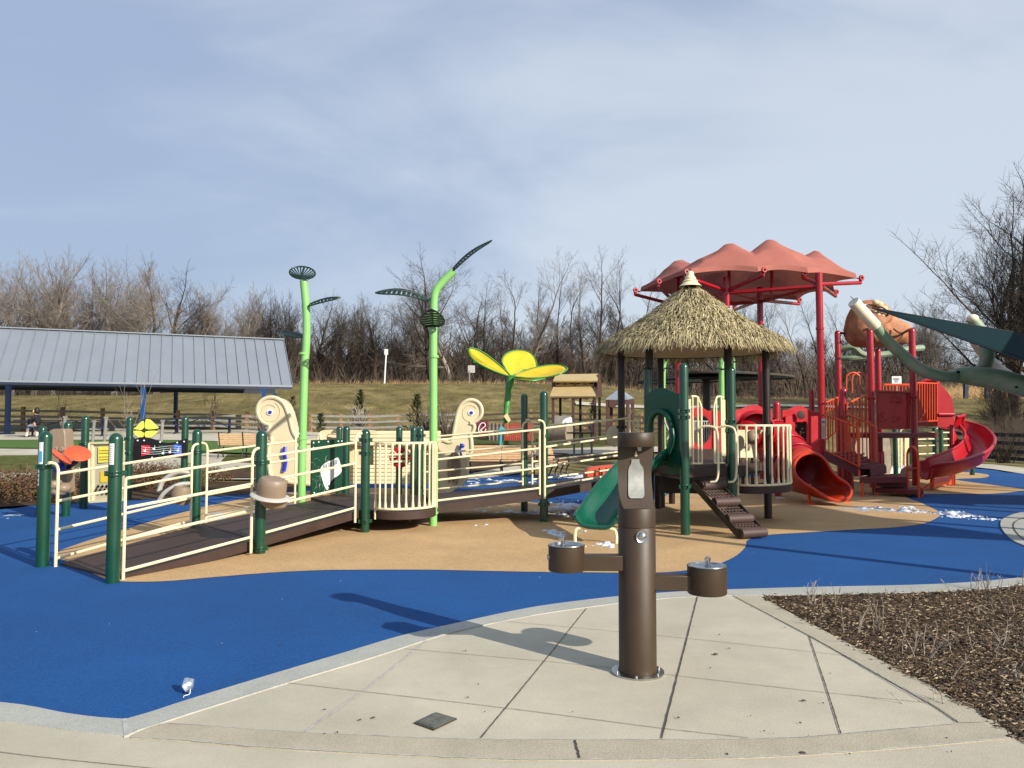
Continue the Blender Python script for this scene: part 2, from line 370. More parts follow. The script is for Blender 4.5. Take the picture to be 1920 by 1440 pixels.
# tan play surface
TAN = [(150,1062),(185,1080),(215,1089),(300,1090),(400,1082),(500,1074),(600,1069),(700,1068),(800,1068),(900,1070),(1000,1072),(1100,1073),(1180,1074),(1260,1072),(1330,1062),(1375,1045),(1397,1026),(1403,1012),(1440,1003),(1500,999),(1597,993),(1672,989),(1729,982),(1755,972),(1764,963),(1755,956),(1740,949),(1723,941),(1706,935),(1702,929),(1747,926),(1860,925.6),(1920,920),(1935,918.5),(1920,917),(1860,909),(1804,901.5),(1791,898.6),(1813,897),(1841,896),(1854,893),(1849,889),(1822,886),(1792,885),(1700,884),(1560,886),(1420,893),(1300,910),(1220,940),(1160,947),(1060,944),(960,938),(860,926),(760,916),(640,916),(520,926),(420,942),(345,960),(275,980),(225,995),(140,1022),(105,1040)]
mb = MB(); tanp = gp(TAN, 5, True, 0.004); mb.flat(tanp); struct(mb.build('tan_surface', M['tan_rubber']))
# kerb round the play surface
mb = MB()
def slab(mb, poly, z0, z1):
    poly = [V((p.x, p.y, z0)) for p in poly]; mb.prism(poly, (0, 0, z1-z0))
def band(mb, a, b, z0, z1):
    n = min(len(a), len(b))
    def res(p, m):
        L_ = [0]
        for q, w in zip(p, p[1:]): L_.append(L_[-1]+(w-q).length)
        out = []; j = 0
        for i in range(m):
            t = L_[-1]*i/(m-1)
            while j < len(p)-2 and L_[j+1] < t: j += 1
            k = (t-L_[j])/max(1e-9, L_[j+1]-L_[j]); out.append(p[j].lerp(p[j+1], min(1, max(0, k))))
        return out
    m = max(len(a), len(b))*2; a, b = res(a, m), res(b, m)
    rows = []
    for p, q in zip(a, b):
        rows.append([V((p.x, p.y, z0)), V((p.x, p.y, z1)), V((q.x, q.y, z1)), V((q.x, q.y, z0))])
    mb.grid(rows, smooth=False)
band(mb, gp(KI), gp(KO), -0.05, 0.012); band(mb, gp(KI2), gp(KO2), -0.05, 0.012)
struct(mb.build('kerb', M['kerb_concrete']))
mb = MB(); mb.bar(G(233,1352)+V((0,0,.008)), G(237,1384)+V((0,0,.008)), 0.022, 0.012); struct(mb.build('kerb_joint', M['joint_white']))
mb = MB()
pv = gp(KO)+[p for p in gp(KO2) if p.x < G(1414,1118).x]+[G(1423,1119), G(1539,1181), G(1664,1247), G(1789,1312), G(1907,1385), V((3.2,2.0,0)), V((4.5,-3,0)), V((-8,-3,0)), V((-8,3.2,0))]
slab(mb, pv, -0.06, 0.004); struct(mb.build('pavement', M['concrete']))
# raised border band and bottom arc
mb = MB()
UP = gp([(252,1379),(310,1359),(440,1368),(570,1376),(700,1382),(837,1388),(1075,1390),(1320,1390),(1476,1387),(1576,1380),(1700,1369),(1798,1360),(1866,1356)])
LO = gp([(245,1386),(330,1391),(500,1405),(560,1410),(700,1417),(837,1423),(955,1428),(1075,1428),(1320,1426),(1476,1421),(1664,1408),(1820,1394),(1907,1386)])
band(mb, UP, LO, -0.05, 0.009)
band(mb, gp([(1372,1117),(1517,1194),(1632,1259),(1739,1319),(1798,1358)]), gp([(1423,1119),(1539,1181),(1664,1247),(1789,1312),(1868,1356)]), -0.05, 0.0088)
struct(mb.build('border_band', M['band_concrete']))
def joint(mb, pts, w, z=0.0095, n=14, wob=0.006, seed=1):
    p = cr([G(a, b) for a, b in pts], n); rr = random.Random(seed); L0 = []; R0 = []
    T, _ = frames(p)
    for q, t in zip(p, T):
        s_ = V((-t.y, t.x, 0)); ww = w*rr.uniform(.7, 1.1)/2; o = s_*rr.uniform(-wob, wob)
        L0.append(V((q.x, q.y, z))+s_*ww+o); R0.append(V((q.x, q.y, z))-s_*ww+o)
    mb.grid([L0, R0], smooth=False)
mb = MB()
joint(mb, [(1100,1142),(1004,1262),(900,1388)], 0.006, 0.0085, 30, .001); joint(mb, [(1308,1120),(1240,1388)], 0.009, 0.0085, 50, .0015); joint(mb, [(1517,1194),(1552,1300),(1577,1380)], 0.0075, .0085, 30, .0015)
joint(mb, [(1078,1392),(1087,1426)], 0.011, 0.0125, 12, .003)
joint(mb, [(1380,1122),(1517,1194)], .004, .0125, 30, .003); joint(mb, [(1517,1194),(1632,1259),(1739,1319),(1798,1358)], .005, .0126, 30, .004)
struct(mb.build('joint_gap', M['joint_dark']))
mb = MB()
joint(mb, [(800,1202),(700,1283),(572,1374)], 0.014, 0.0085, 30, .002)
joint(mb, [(245,1386),(330,1391),(500,1405),(700,1417),(955,1428),(1075,1428),(1320,1426),(1476,1421),(1664,1408),(1907,1386)], .010, .0125, 16, .002, 5)
joint(mb, [(310,1359),(570,1376),(837,1388),(1075,1390),(1320,1390),(1476,1387),(1576,1380),(1798,1360)], .006, .0126, 16, .002, 7)
joint(mb, [(250,1376),(360,1340),(550,1280),(700,1235),(820,1196),(904,1175)], .006, .0165, 12, .002, 8)
joint(mb, [(904,1175),(1040,1149),(1158,1133),(1233,1125),(1320,1119),(1400,1117)], .006, .0165, 12, .002, 9)
joint(mb, [(1586,1231),(1632,1259),(1739,1321)], .006, .0165, 16, .004, 10)
struct(mb.build('joint_filler', M['joint_white']))
mb = MB()
joint(mb, [(952,1167),(1158,1186),(1320,1202),(1586,1231)], .005, .0085, 18, .001); joint(mb, [(758,1218),(1106,1250),(1320,1275),(1551,1301),(1739,1320)], .005, .0085, 18, .001)
joint(mb, [(535,1282),(700,1301),(956,1331),(1241,1368),(1404,1386)], .005, .0085, 18, .001)
joint(mb, [(-200,1385),(0,1413),(130,1428),(300,1445)], .005, .0085, 18, .001)
struct(mb.build('joint_score', M['joint_thin']))
# round concrete pad at the right edge
mb = MB()
cp = [(1884,972),(1876,982),(1880,995),(1896,1012),(1920,1024),(1990,1050),(2120,1060),(2200,1010),(2120,970),(2000,956),(1920,961)]
slab(mb, gp(cp, 6, True), -0.02, 0.014); struct(mb.build('side_pad', M['kerb_concrete']))
mb = MB(); joint(mb, [(1925,970),(1904,980),(1900,990),(1908,1003),(1925,1016),(1990,1040)], 0.02, .0185, 16, .004); struct(mb.build('pad_joint', M['joint_dark']))
# mulch bed on the right
bed = [G(1425,1120)]+[p for p in gp(KO2) if p.x > G(1430,1118).x][:60]+[V((12,5,0)), V((8,1,0)), V((3.2,1.6,0)), G(1907,1386), G(1789,1313), G(1664,1248), G(1539,1182)]
bx0 = min(p.x for p in bed); bx1 = 9.0; by0 = 1.8; by1 = max(p.y for p in bed)
def inside(poly, x, y):
    c = False; j = len(poly)-1
    for i in range(len(poly)):
        a, b = poly[i], poly[j]
        if (a.y > y) != (b.y > y) and x < (b.x-a.x)*(y-a.y)/(b.y-a.y)+a.x: c = not c
        j = i
    return c
mb = MB(); mb.flat([V((p.x, p.y, 0.002)) for p in bed]); struct(mb.build('mulch_bed', M['mulch_soil']))
def bump_h(x, y): return 0.035*max(0, noise.noise(V((x*1.3, y*1.3, 3))))+0.012
rr = random.Random(3)
for nm, mt, cnt in (('bark_chips', 'chip_dark', 15000), ('wood_chips', 'chip_mid', 12000), ('pale_chips', 'chip_pale', 8000)):
    mb = MB(); k = 0
    while k < cnt:
        y = by0+(by1-by0)*rr.random()**1.25; x = rr.uniform(bx0, min(11, y*.8 if rr.random() < .85 else y*1.7))
        if not inside(bed, x+rr.gauss(0, .025), y+rr.gauss(0, .025)): continue
        k += 1
        l = rr.uniform(.012, .05)*(1.0 if nm != 'pale_chips' else .8); w = l*rr.uniform(.15, .4); t = w*.4
        m3 = (Matrix.Rotation(rr.uniform(0, 6.3), 3, 'Z') @ Matrix.Rotation(rr.uniform(-.5, .5), 3, 'X') @ Matrix.Rotation(rr.uniform(-.4, .4), 3, 'Y'))
        c = V((x, y, bump_h(x, y)*rr.uniform(.2, 1)))
        vs = [c+m3 @ V(q) for q in ((-l/2, -w/2, 0), (l/2, -w/3, 0), (l/2, w/2, 0), (-l/2, w/3, 0), (-l/3, 0, t), (l/3, 0, t))]
        mb.add(vs, [(0,1,5,4), (1,2,5), (2,3,4,5), (3,0,4)])
    tag(mb.build(nm, M[mt]), {'bark_chips': 'dark bark chips spread over the planting bed on the right', 'wood_chips': 'mid brown shredded wood chips lying over the right planting bed', 'pale_chips': 'pale weathered splinters scattered on the dark mulch of the right bed'}[nm], 'mulch', kind='stuff')
# distant sheets: strips that follow the ground
def strip(name, a, b, m, off=0.0, na=60, nb=4, thing_=None):
    def res(p, t):
        L_ = [0]
        for q, w in zip(p, p[1:]): L_.append(L_[-1]+(V(w)-V(q)).length)
        s_ = t*L_[-1]
        for i in range(len(p)-1):
            if s_ <= L_[i+1] or i == len(p)-2:
                k = (s_-L_[i])/max(1e-9, L_[i+1]-L_[i]); return V(p[i]).lerp(V(p[i+1]), k)
    rows = []
    for i in range(na+1):
        p = res(a, i/na); q = res(b, i/na); row = []
        for j in range(nb+1):
            r_ = p.lerp(q, j/nb); row.append(V((r_.x, r_.y, terr(r_.x, r_.y)+off)))
        rows.append(row)
    mb = MB(); mb.grid(rows); return struct(mb.build(name, M[m]))
def X(px, Y): return (px-960)/F*Y
fb2 = [(p.x, p.y) for p in far_blue]
# concrete walk beyond the blue surface (centre and right)
strip('walk', [(X(860,20.9), 20.9), (X(970,23.2), 23.2), (X(1050,25.6), 25.6), (X(1130,28), 28)], [(X(860,22.6), 22.6), (X(970,25.2), 25.2), (X(1050,27.6), 27.6), (X(1130,30), 30)], 'concrete', -.006)
strip('far_walk', [(X(1700,26.5), 26.5), (X(1800,27), 27), (X(1860,25.4), 25.4), (X(1920,23.3), 23.3), (X(2300,20), 20)], [(X(1700,30), 30), (X(1790,29.4), 29.4), (X(1860,28.8), 28.8), (X(1920,26.5), 26.5), (X(2300,23), 23)], 'concrete', -.006)
strip('plaza', [(-22, 19.5), (-15, 20.5), (-10.6, 21.0), (-8.5, 21.4), (-5.5, 21.4), (-1.5, 22.5)], [(-32, 30.2), (-21, 30.2), (-12.5, 29.5), (-9, 28), (-6.5, 26), (-1.5, 24.2)], 'concrete', -.004, 60, 10)
strip('turf_strip', [(-34, 30.4), (-20, 30.4), (-12, 29.7), (-7.0, 29)], [(-36, 34), (-22, 34), (-13, 34), (-7.5, 33.4)], 'turf', .004, 40, 6)
strip('shelter_pad', [(-40, 34.2), (-22, 34.2), (-13, 34.2), (-6.5, 34.2)], [(-40, 42), (-25, 42), (-14, 46), (-8, 46)], 'concrete', .004, 40, 8)
strip('lawn_patch', [(-19.5, 24.8), (-17.8, 23.4), (-14.5, 23.0), (-13.6, 24)], [(-19.3, 25.0), (-18, 27.0), (-15, 27.4), (-13.5, 26)], 'lawn', .01, 20, 5)
strip('lawn_strip', [(-9.8, 26), (-7.5, 25.2), (-4, 24.4)], [(-10.5, 28.4), (-7.5, 28.2), (-4, 27)], 'lawn', .01, 20, 5)
strip('far_lawn', [(-6, 31), (0, 30), (5, 30.5), (9, 30)], [(-6, 46), (0, 46), (6, 46), (12, 44)], 'lawn', .012, 40, 10)
strip('far_path', [(-1, 27.2), (2, 29), (5, 30.2), (9, 30)], [(-1, 29), (1.5, 31.5), (4.5, 33), (9, 33)], 'concrete', .02, 30, 6)
strip('planting_soil', [(-8.5, 21.8), (-5, 21.6), (-2, 22.0)], [(-8.8, 24.6), (-5, 24.6), (-2, 24.2)], 'soil', .02, 30, 6)
strip('bench_soil', [(-1.6, 22.9), (0.6, 25.4), (3.8, 27.4), (4.2, 27.0)], [(-1.8, 27.5), (0.6, 28), (3, 30), (5, 30)], 'soil', .006, 30, 6)
strip('hedge_bed', [(-16, 13), (-11, 13.6), (-9.6, 14.4), (-8.5, 15.1), (-6.9, 16.2), (-5.2, 17.2)], [(-16, 17), (-12, 18.5), (-9.6, 19.4), (-8.4, 20), (-6.9, 20.6), (-4.5, 20.8)], 'soil', .008, 30, 6)
# road band at berm top right (thin grey)
strip('berm_path', [(5, 60), (14, 57), (26, 55)], [(5, 61), (14, 58), (26, 56)], 'concrete', .03, 20, 2)

# snow patches
def snow(name, px, py, w, h, m, label, n, seed, z=0.012):
    c = G(px, py); x0 = (G(px+w/2, py)-G(px-w/2, py)).length/2*1.5; y0 = (G(px, py-h/2)-G(px, py+h/2)).length/2*1.6
    cell = max(.014, min(x0, y0)/26, x0*2/150); nx = int(x0*2/cell)+1; ny = int(y0*2/cell)+1; mb = MB(); hh = {}
    def H_(i, k):
        if (i, k) not in hh:
            x = (i/nx*2-1)*x0; y = (k/ny*2-1)*y0; r2 = (x/x0)**2+(y/y0)**2; s_ = V((c.x+x, (c.y+y)*.8, seed*3.7))
            f = .62*noise.noise(s_*2.6)+.5*noise.noise(s_*8)+.34*noise.noise(s_*22); hh[(i, k)] = f-(-.04 if n >= 50 else (.06 if n > 24 else .14))-.5*r2
        return hh[(i, k)]
    ids = {}; vs = []; fs = []
    def vid(i, k):
        if (i, k) not in ids:
            v_ = H_(i, k); ids[(i, k)] = len(vs); vs.append(V((c.x+(i/nx*2-1)*x0, c.y+(k/ny*2-1)*y0, .0055+max(0, v_)*(.10 if m == 'snow' else .02)-(.004 if v_ < 0 else 0))))
        return ids[(i, k)]
    for i in range(nx):
        for k in range(ny):
            q4 = ((i, k), (i+1, k), (i+1, k+1), (i, k+1))
            if sum(H_(*q) > 0 for q in q4) >= 2: fs.append(tuple(vid(*q) for q in q4))
    if not fs: fs = [tuple(vid(*q) for q in ((0, 0), (1, 0), (1, 1), (0, 1)))]
    mb.add(vs, fs, True)
    return tag(mb.build(name, M[m]), label, 'snow', kind='stuff')
snow('snow_patch', 1150, 1025, 90, 10, 'snow', 'white snow heap at the foot of the green slide', 30, 1)
snow('snow_patch', 1050, 1000, 70, 12, 'snow', 'thin snow left of the green slide mouth', 28, 2)
snow('snow_patch', 900, 986, 34, 7, 'snow', 'crumbs of snow on tan rubber below the second ramp', 5, 3)
snow('snow_patch', 960, 960, 220, 8, 'ice', 'grey melting ice in the shade under the second ramp', 30, 4)
snow('snow_patch', 1080, 955, 120, 26, 'snow', 'broken snow field under the upper end of the ramp', 34, 5)
snow('snow_patch', 450, 965, 110, 14, 'ice', 'melting snow seen through the first ramp railing', 26, 6)
snow('snow_patch', 560, 950, 120, 14, 'snow', 'snow remains beyond the piano panel', 18, 61)
snow('snow_patch', 1640, 955, 110, 9, 'ice', 'streak of grey ice right of the orange tunnel slide mouth', 50, 7)
snow('snow_patch', 1690, 955, 110, 16, 'snow', 'scattered white snow crumbs beside the grey ice streak', 14, 8)
snow('snow_patch', 1800, 967, 90, 12, 'snow', 'tiny snow crumbs on blue rubber near the round concrete pad', 4, 9)
snow('snow_patch', 1120, 893, 150, 12, 'snow', 'bright snow on blue rubber around the orange rocker', 26, 10)
snow('snow_patch', 930, 903, 130, 8, 'snow', 'small snow bits on blue rubber in front of the slatted bench', 14, 11)
snow('snow_patch', 1465, 935, 22, 3, 'snow', 'small snow lump beside the round balcony', 5, 12)
snow('snow_patch', 20, 968, 60, 8, 'ice', 'faint ice on blue rubber at the left edge', 5, 13)
snow('snow_patch', 1250, 938, 60, 8, 'ice', 'grey ice in the shade under the thatched tower', 12, 14)

# ================================================================== DRINKING FOUNTAIN
fb = G(1196, 1262); FY = fb.y; fx = fb.x
ft = thing('drinking_fountain', 'brown bottle filling fountain with two low basins standing on the concrete paving', 'drinking fountain', fb)
def fz(py): return EYE-(py-790)/F*FY
rad = 34.5/F*FY
mb = MB(); mb.lathe(fb, [(0, .001), (rad*1.4, .001), (rad*1.4, .016), (rad*1.05, .018)], 40); mb.build('base_flange', M['steel'], ft)
mb = MB()
for k in range(6):
    a = k*1.047+.3; mb.lathe(fb+V((math.cos(a)*rad*1.23, math.sin(a)*rad*1.23, .016)), [(0, .014), (.007, .013), (.01, 0)], 8)
mb.build('anchor_bolt', M['steel'], ft)
zc = fz(985); zt = fz(950); zb0 = fz(837); ztop = fz(811)
mb = MB(); mb.lathe(fb, [(rad, .016), (rad, zc-.004), (rad*.985, zc-.002), (rad*.985, zc+.001)], 48); mb.build('pedestal', M['brown_metal'], ft)
mb = MB(); mb.lathe(fb, [(rad*.97, zc+.001), (rad*1.005, zc+.004), (rad*1.005, zt-.004), (rad*.99, zt), (0, zt)], 48); mb.build('collar', M['brown_metal'], ft)
# bottle alcove: a waisted shell, open at the front, with a flat slanted back
def sec(z, kl, kr, yb):                                     # half-round section: rear arc + flat front face at y = yb
    pts = []
    a0 = math.asin(max(-1, min(1, yb/rad)))
    for k in range(25):
        a = (-math.pi+(-a0)) + 0; t = k/24; ang = a0+(math.pi-2*a0)*t if yb > -rad else 0
        x = rad*math.cos(ang); y = rad*math.sin(ang)
        x = x*(kr if x > 0 else kl); pts.append(V((fx+x, FY+y, z)))
    return pts
rows = []
nz = 16
for i in range(nz+1):
    t = i/nz; z = zt+(zb0-zt)*t
    w = math.sin(min(1, t*1.0)*math.pi)**.8; kr = 1-.17*math.sin(math.pi*min(1, (t**.8)*1.0)); kl = 1-.02*w
    yb = -rad*.62+rad*.74*math.sin(math.pi/2*min(1, t*1.6)) if t < .62 else rad*.12
    rows.append(sec(z, kl, kr, yb))
mb = MB(); mb.grid(rows, closed=True); mb.build('alcove', M['brown_metal'], ft)
mb = MB(); mb.lathe(V((fx, FY, 0)), [(0, zb0), (rad*.98, zb0), (rad*1.01, zb0+.004), (rad*1.01, ztop-.004), (rad*.985, ztop), (0, ztop+.001)], 48); mb.build('cap', M['brown_metal'], ft)
# steel bottle-shaped back plate, droplet and nozzle
def onback(px, py):                                         # point on the sloping alcove back
    z = fz(py); t = (z-zt)/(zb0-zt); yb = -rad*.62+rad*.74*math.sin(math.pi/2*min(1, t*1.6)) if t < .62 else rad*.12
    yy = FY+yb-.006; return V((P(px, py, yy).x, yy, P(px, py, yy).z))
bot = []
for px, py in [(1184,861),(1199,861),(1199,869),(1204,876),(1207,884),(1207,900),(1208,915),(1208,928),(1206,933),(1202,934),(1183,934),(1179,932),(1178,926),(1178,905),(1178,884),(1180,876),(1184,869)]: bot.append(onback(px, py))
mb = MB(); rows = []
prof_b = [(861,1184,1199),(866,1184,1199),(870,1183,1200.5),(874,1180.5,1204),(879,1178.6,1206.5),(885,1178,1207),(895,1178,1207),(905,1178,1207.3),(915,1178,1207.8),(924,1178,1208.2),(930,1178.6,1208),(933,1180.5,1206),(934.3,1183,1203)]
mb.grid([[onback(l, y), onback(l*.5+r_*.5, y), onback(r_, y)] for y, l, r_ in prof_b]); mb.build('steel_backplate', M['brushed_steel'], ft)
mb = MB(); mb.grid([[onback(x-w_, y)+V((0, -.002, 0)), onback(x+w_, y)+V((0, -.002, 0))] for x, y, w_ in ((1192.5,845,.3),(1192.5,848,.9),(1192.4,851,2.2),(1192.3,853.5,2.7),(1192.4,855.5,1.6))]); mb.build('droplet_mark', M['cream_plastic'], ft)
mb = MB(); c = V((P(1199.5, 839, FY-.03).x, FY-.02, zb0)); mb.lathe(c, [(.016, .002), (.016, -.01), (.012, -.013), (.012, -.028), (0, -.028)], 16); mb.build('nozzle', M['grey_trim'], ft)
# push button
c = V((P(1204, 1006, FY-rad).x, FY-rad+.004, fz(1006)-.0)); c.z = P(1204, 1006, FY-rad).z
mb = MB(); mb.lathe(c, [(0, .004), (.032, .004), (.04, .008), (.042, -.006)], 28, V((0.06, -1, 0))); mb.build('button_ring', M['steel'], ft)
mb = MB(); mb.lathe(c+V((0, -.006, 0)), [(.022, -.002), (.021, .008), (.012, .014), (0, .015)], 20, V((0.06, -1, 0))); mb.build('push_button', M['steel'], ft)
# basins on arms
def basin(cx_px, top_py, bot_py, w_px, arm_top, arm_bot, x_in, side, Yb):
    zt_ = EYE-(top_py-790)/F*Yb; zb_ = EYE-(bot_py-790)/F*Yb; r_ = w_px/2/F*Yb; c = V((P(cx_px, 1040, Yb).x, Yb, 0))
    mb = MB(); mb.lathe(c, [(0, zb_), (r_*.97, zb_), (r_, zb_+.006), (r_, zt_-.008), (r_*1.02, zt_-.006), (r_*1.02, zt_), (r_*.93, zt_)], 40); body = mb.build('basin', M['brown_metal'], ft)
    mb = MB(); mb.lathe(c, [(r_*.99, zt_-.001), (r_*.97, zt_+.004), (r_*.9, zt_+.002), (r_*.82, zt_-.014), (r_*.5, zt_-.026), (0, zt_-.03)], 40); mb.build('bowl', M['steel'], body)
    bc = c+V((side*-.0*r_+(-.022 if side < 0 else .012), .02, zt_-.006))
    mb = MB(); mb.lathe(bc, [(.019, -.01), (.019, .004), (.013, .007), (.013, .03), (.017, .032), (.017, .052), (.012, .057), (0, .058)], 16); mb.box(bc+V((-.012, -.006, .04)), (.022, .016, .012)); mb.build('bubbler', M['steel'], body)
    mb = MB(); mb.lathe(V((c.x-r_*1.0, c.y-.012, (zt_+zb_)/2+.006)), [(0, .006), (.018, .004), (.02, -.006)], 16, V((-1, -.25, 0))) if side < 0 else mb.lathe(V((c.x+r_*.99, c.y+.03, (zt_+zb_)/2)), [(0, .006), (.018, .004), (.02, -.006)], 16, V((1, .25, 0))); mb.build('side_button', M['steel'], body)
    za = EYE-(arm_top-790)/F*FY; zb2 = EYE-(arm_bot-790)/F*FY
    a = V((c.x-side*r_*.85, Yb, (za+zb2)/2)); b = V((fx+side*rad*.55, FY-rad*.2, (za+zb2)/2))
    mb = MB(); mb.bar(a, b, .09, za-zb2); mb.build('arm', M['brown_metal'], ft, bevel=.006)
basin(1062, 1019, 1066, 67, 1036, 1064, 0, -1, FY-.02)
basin(1325, 1057, 1108, 72, 1072, 1100, 0, 1, FY-.03)

# small things on the ground
c = G(351, 1298, 0); rr = random.Random(9)
mb = MB(); vs = []
for i in range(60):
    th = rr.uniform(0, 3.14); ph = rr.uniform(0, 6.28); r_ = .045*rr.uniform(.6, 1.15); vs.append(c+V((r_*math.sin(th)*math.cos(ph), r_*math.sin(th)*math.sin(ph), .042+r_*math.cos(th)*.9)))
bm = bmesh.new(); [bm.verts.new(v) for v in vs]; bmesh.ops.convex_hull(bm, input=bm.verts); bm.verts.ensure_lookup_table(); bm.verts.index_update()
used = [v for v in bm.verts if v.link_faces]; ix = {v: i for i, v in enumerate(used)}
mb.add([v.co.copy() for v in used], [tuple(ix[v] for v in f.verts) for f in bm.faces]); bm.free()
fo = thing('crumpled_balloon', 'crumpled silvery foil balloon lying on blue rubber by the kerb', 'litter', c)
mb.build('balloon_skin', M['foil'], fo)
mb = MB(); mb.tube(cr([c+V((.03, -.03, .03)), c+V((.035, -.05, .008)), c+V((.015, -.075, .006)), c+V((.02, -.1, .006))], 4), .0025, 5); mb.build('string', M['white_paint'], fo)
q = [G(776,1357,.006), G(817,1337,.006), G(857,1349,.006), G(813,1370,.006)]
lv = thing('valve_cover', 'square worn grey utility cover set in the concrete paving', 'utility cover', (q[0]+q[2])/2)
cc_ = (q[0]+q[2])/2
mb = MB(); mb.prism([cc_+(p-cc_)*1.0 for p in q], (0, 0, .006)); mb.build('frame', M['joint_dark'], lv)
mb = MB(); mb.prism([cc_+(p-cc_)*.9+V((0, 0, .006)) for p in q], (0, 0, .004))
u = (q[1]-q[0])*.9; w = (q[3]-q[0])*.9
for k in range(1, 8):
    mb.bar(cc_-u*.42+w*(k/8-.5)+V((0, 0, .0115)), cc_+u*.42+w*(k/8-.5)+V((0, 0, .0115)), .004, .003)
mb.build('lid', M['lid_grey'], lv)
for i, (px, py) in enumerate([(1355,1226),(1340,1226),(1300,1224),(758,1218)]): pass
mb = MB(); rr = random.Random(5)
for i in range(40):
    px = rr.uniform(400, 1800); py = rr.uniform(1130, 1420); c = G(px, py, .013); s_ = rr.uniform(.004, .014)
    mb.box(c, (s_, s_*rr.uniform(.2, .7), .004), rr.uniform(0, 3))
tag(mb.build('leaf_litter', M['joint_dark']), 'tiny dark leaf crumbs scattered on the front paving', 'litter', kind='stuff')
mb = MB()
for i in range(22):
    px = rr.uniform(0, 1900); py = rr.uniform(1000, 1300); c = G(px, py, .008); s_ = rr.uniform(.003, .008)
    if c.y < 2 or inside(pv, c.x, c.y): continue
    mb.box(c, (s_, s_*rr.uniform(.3, .9), .006), rr.uniform(0, 3))
tag(mb.build('pale_grit', M['ice']), 'tiny white specks of ice scattered on the blue rubber', 'ice', kind='stuff')
mb = MB()
for px, py, s_ in [(1507,1313,.012),(1342,1226,.016),(700,1345,.01),(1505,1411,.014)]:
    c = G(px, py, .0125); mb.lathe(c, [(0, .001), (s_, .0008), (s_*1.1, 0)], 12)
struct(mb.build('pavement_stain', M['joint_dark']))
# ================================================================== play structure helpers
def post(root, b, h, r=.066, m='green_metal', clamps=(), name='post', dome=True):
    b = V(b); mb = MB()
    prof = [(r, 0), (r, h-r)]+([(r*math.cos(a), h-r+r*math.sin(a)) for a in [R(q) for q in (15, 35, 55, 75, 90)]] if dome else [(r, h), (0, h)])
    mb.lathe(b, prof, 20); o = mb.build(name, M[m], root)
    if clamps:
        for z in clamps:
            mb = MB()
            for dz in (-.016, .016):
                mb.lathe(b+V((0, 0, z+dz)), [(r, -.011), (r+.011, -.009), (r+.013, 0), (r+.011, .009), (r, .011)], 18)
            for a in (0.4, 1.97, 3.54, 5.1): mb.box(b+V((math.cos(a)*(r+.018), math.sin(a)*(r+.018), z)), (.03, .022, .05), a)
            mb.build('clamp', M[m], o)
    return o
def rails(root, a, b, hs=(.07, .385, .70, 1.0), r=.0165, m='cream_metal', hook_a=False, hook_b=True, tails=.12, name='railing'):
    a, b = V(a), V(b); d = (b-a); dh = V((d.x, d.y, 0)).normalized(); mb = MB()
    for h in hs: mb.tube([a+V((0, 0, h)), b+V((0, 0, h))], r, 8)
    for p, s, hk in ((a, -1, hook_a), (b, 1, hook_b)):
        top = hs[-1]
        if hk:
            mb.tube(cr([p+V((0, 0, -tails)), p+V((0, 0, top-.1)), p+V((0, 0, top+.03)), p+dh*s*.03+V((0, 0, top+.10)), p+dh*s*.09+V((0, 0, top+.125)), p+dh*s*.13+V((0, 0, top+.125))], 5), r*1.05, 8)
        else: mb.tube([p+V((0, 0, -tails*.3)), p+V((0, 0, top))], r, 8)
    return mb.build(name, M[m], root)
def deckslab(root, poly, zs, t, m='deck_brown', name='deck'):
    mb = MB(); mb.prism([V((p[0], p[1], z)) for p, z in zip(poly, zs)], (0, 0, -t)); return mb.build(name, M[m], root, bevel=.008)
def balusters(root, path, z0, z1, n, r=.0135, m='cream_metal', rail_r=.018, name='baluster_guard', legs=True, square=False):
    p = cr(path, 8); L_ = [0]
    for q, w in zip(p, p[1:]): L_.append(L_[-1]+(w-q).length)
    def pt(t):
        s_ = t*L_[-1]
        for i in range(len(p)-1):
            if s_ <= L_[i+1] or i == len(p)-2: return p[i].lerp(p[i+1], (s_-L_[i])/max(1e-9, L_[i+1]-L_[i]))
    mb = MB(); mb.tube([q+V((0, 0, z0)) for q in p], rail_r, 8); mb.tube([q+V((0, 0, z1)) for q in p], rail_r, 8)
    for i in range(n):
        q = pt(i/(n-1)); mb.tube([q+V((0, 0, z0)), q+V((0, 0, z0+.05)), q+V((0, 0, z0+.12)), q+V((0, 0, z1-.12)), q+V((0, 0, z1-.05)), q+V((0, 0, z1))], [r*1.7, r*1.5, r, r, r*1.5, r*1.7], 8)
    if legs:
        for t in (0, 1): mb.tube([pt(t)+V((0, 0, z0-.16)), pt(t)+V((0, 0, z0))], rail_r, 8)
    return mb.build(name, M[m], root)
def zat(py, Y): return EYE-(py-790)/F*Y
def xy(px, Y, z=0.0): return V((P(px, 790-(z-EYE)*F/Y, Y).x, Y, z))

# ================================================================== LEFT ACCESS RAMP
rp = thing('access_ramp', 'brown access ramp with cream pipe railings and green posts turning at a round landing', 'play ramp', (-3.4, 9, 0))
P1 = G(79, 1062); P2 = G(211, 1092); P3 = G(487, 1038); P4 = G(684, 998)
B1 = G(366, 1004); B2 = V((X(568, 13.0), 13.0, 0)); B3 = V((X(650, 14.1), 14.1, 0)); B4 = V((X(788, 13.6), 13.6, 0)); PL = G(812, 986); P5 = G(1020, 978); B5 = V((X(983, 13.7), 13.7, 0))
post(rp, P1, 1.49, clamps=(1.10,)); post(rp, P2, 1.485, clamps=(1.08,)); post(rp, P3, 1.49, clamps=(1.10, .06)); post(rp, P4, 1.49, clamps=(1.33, 1.14, .16))
post(rp, B1, 1.49, clamps=(1.17,)); post(rp, B3, 1.52, clamps=(1.2,)); post(rp, B4, 1.50, clamps=(1.35,)); post(rp, P5, 2.09, clamps=(1.37, .28)); post(rp, B5, 2.1, r=.062, clamps=(1.42,))
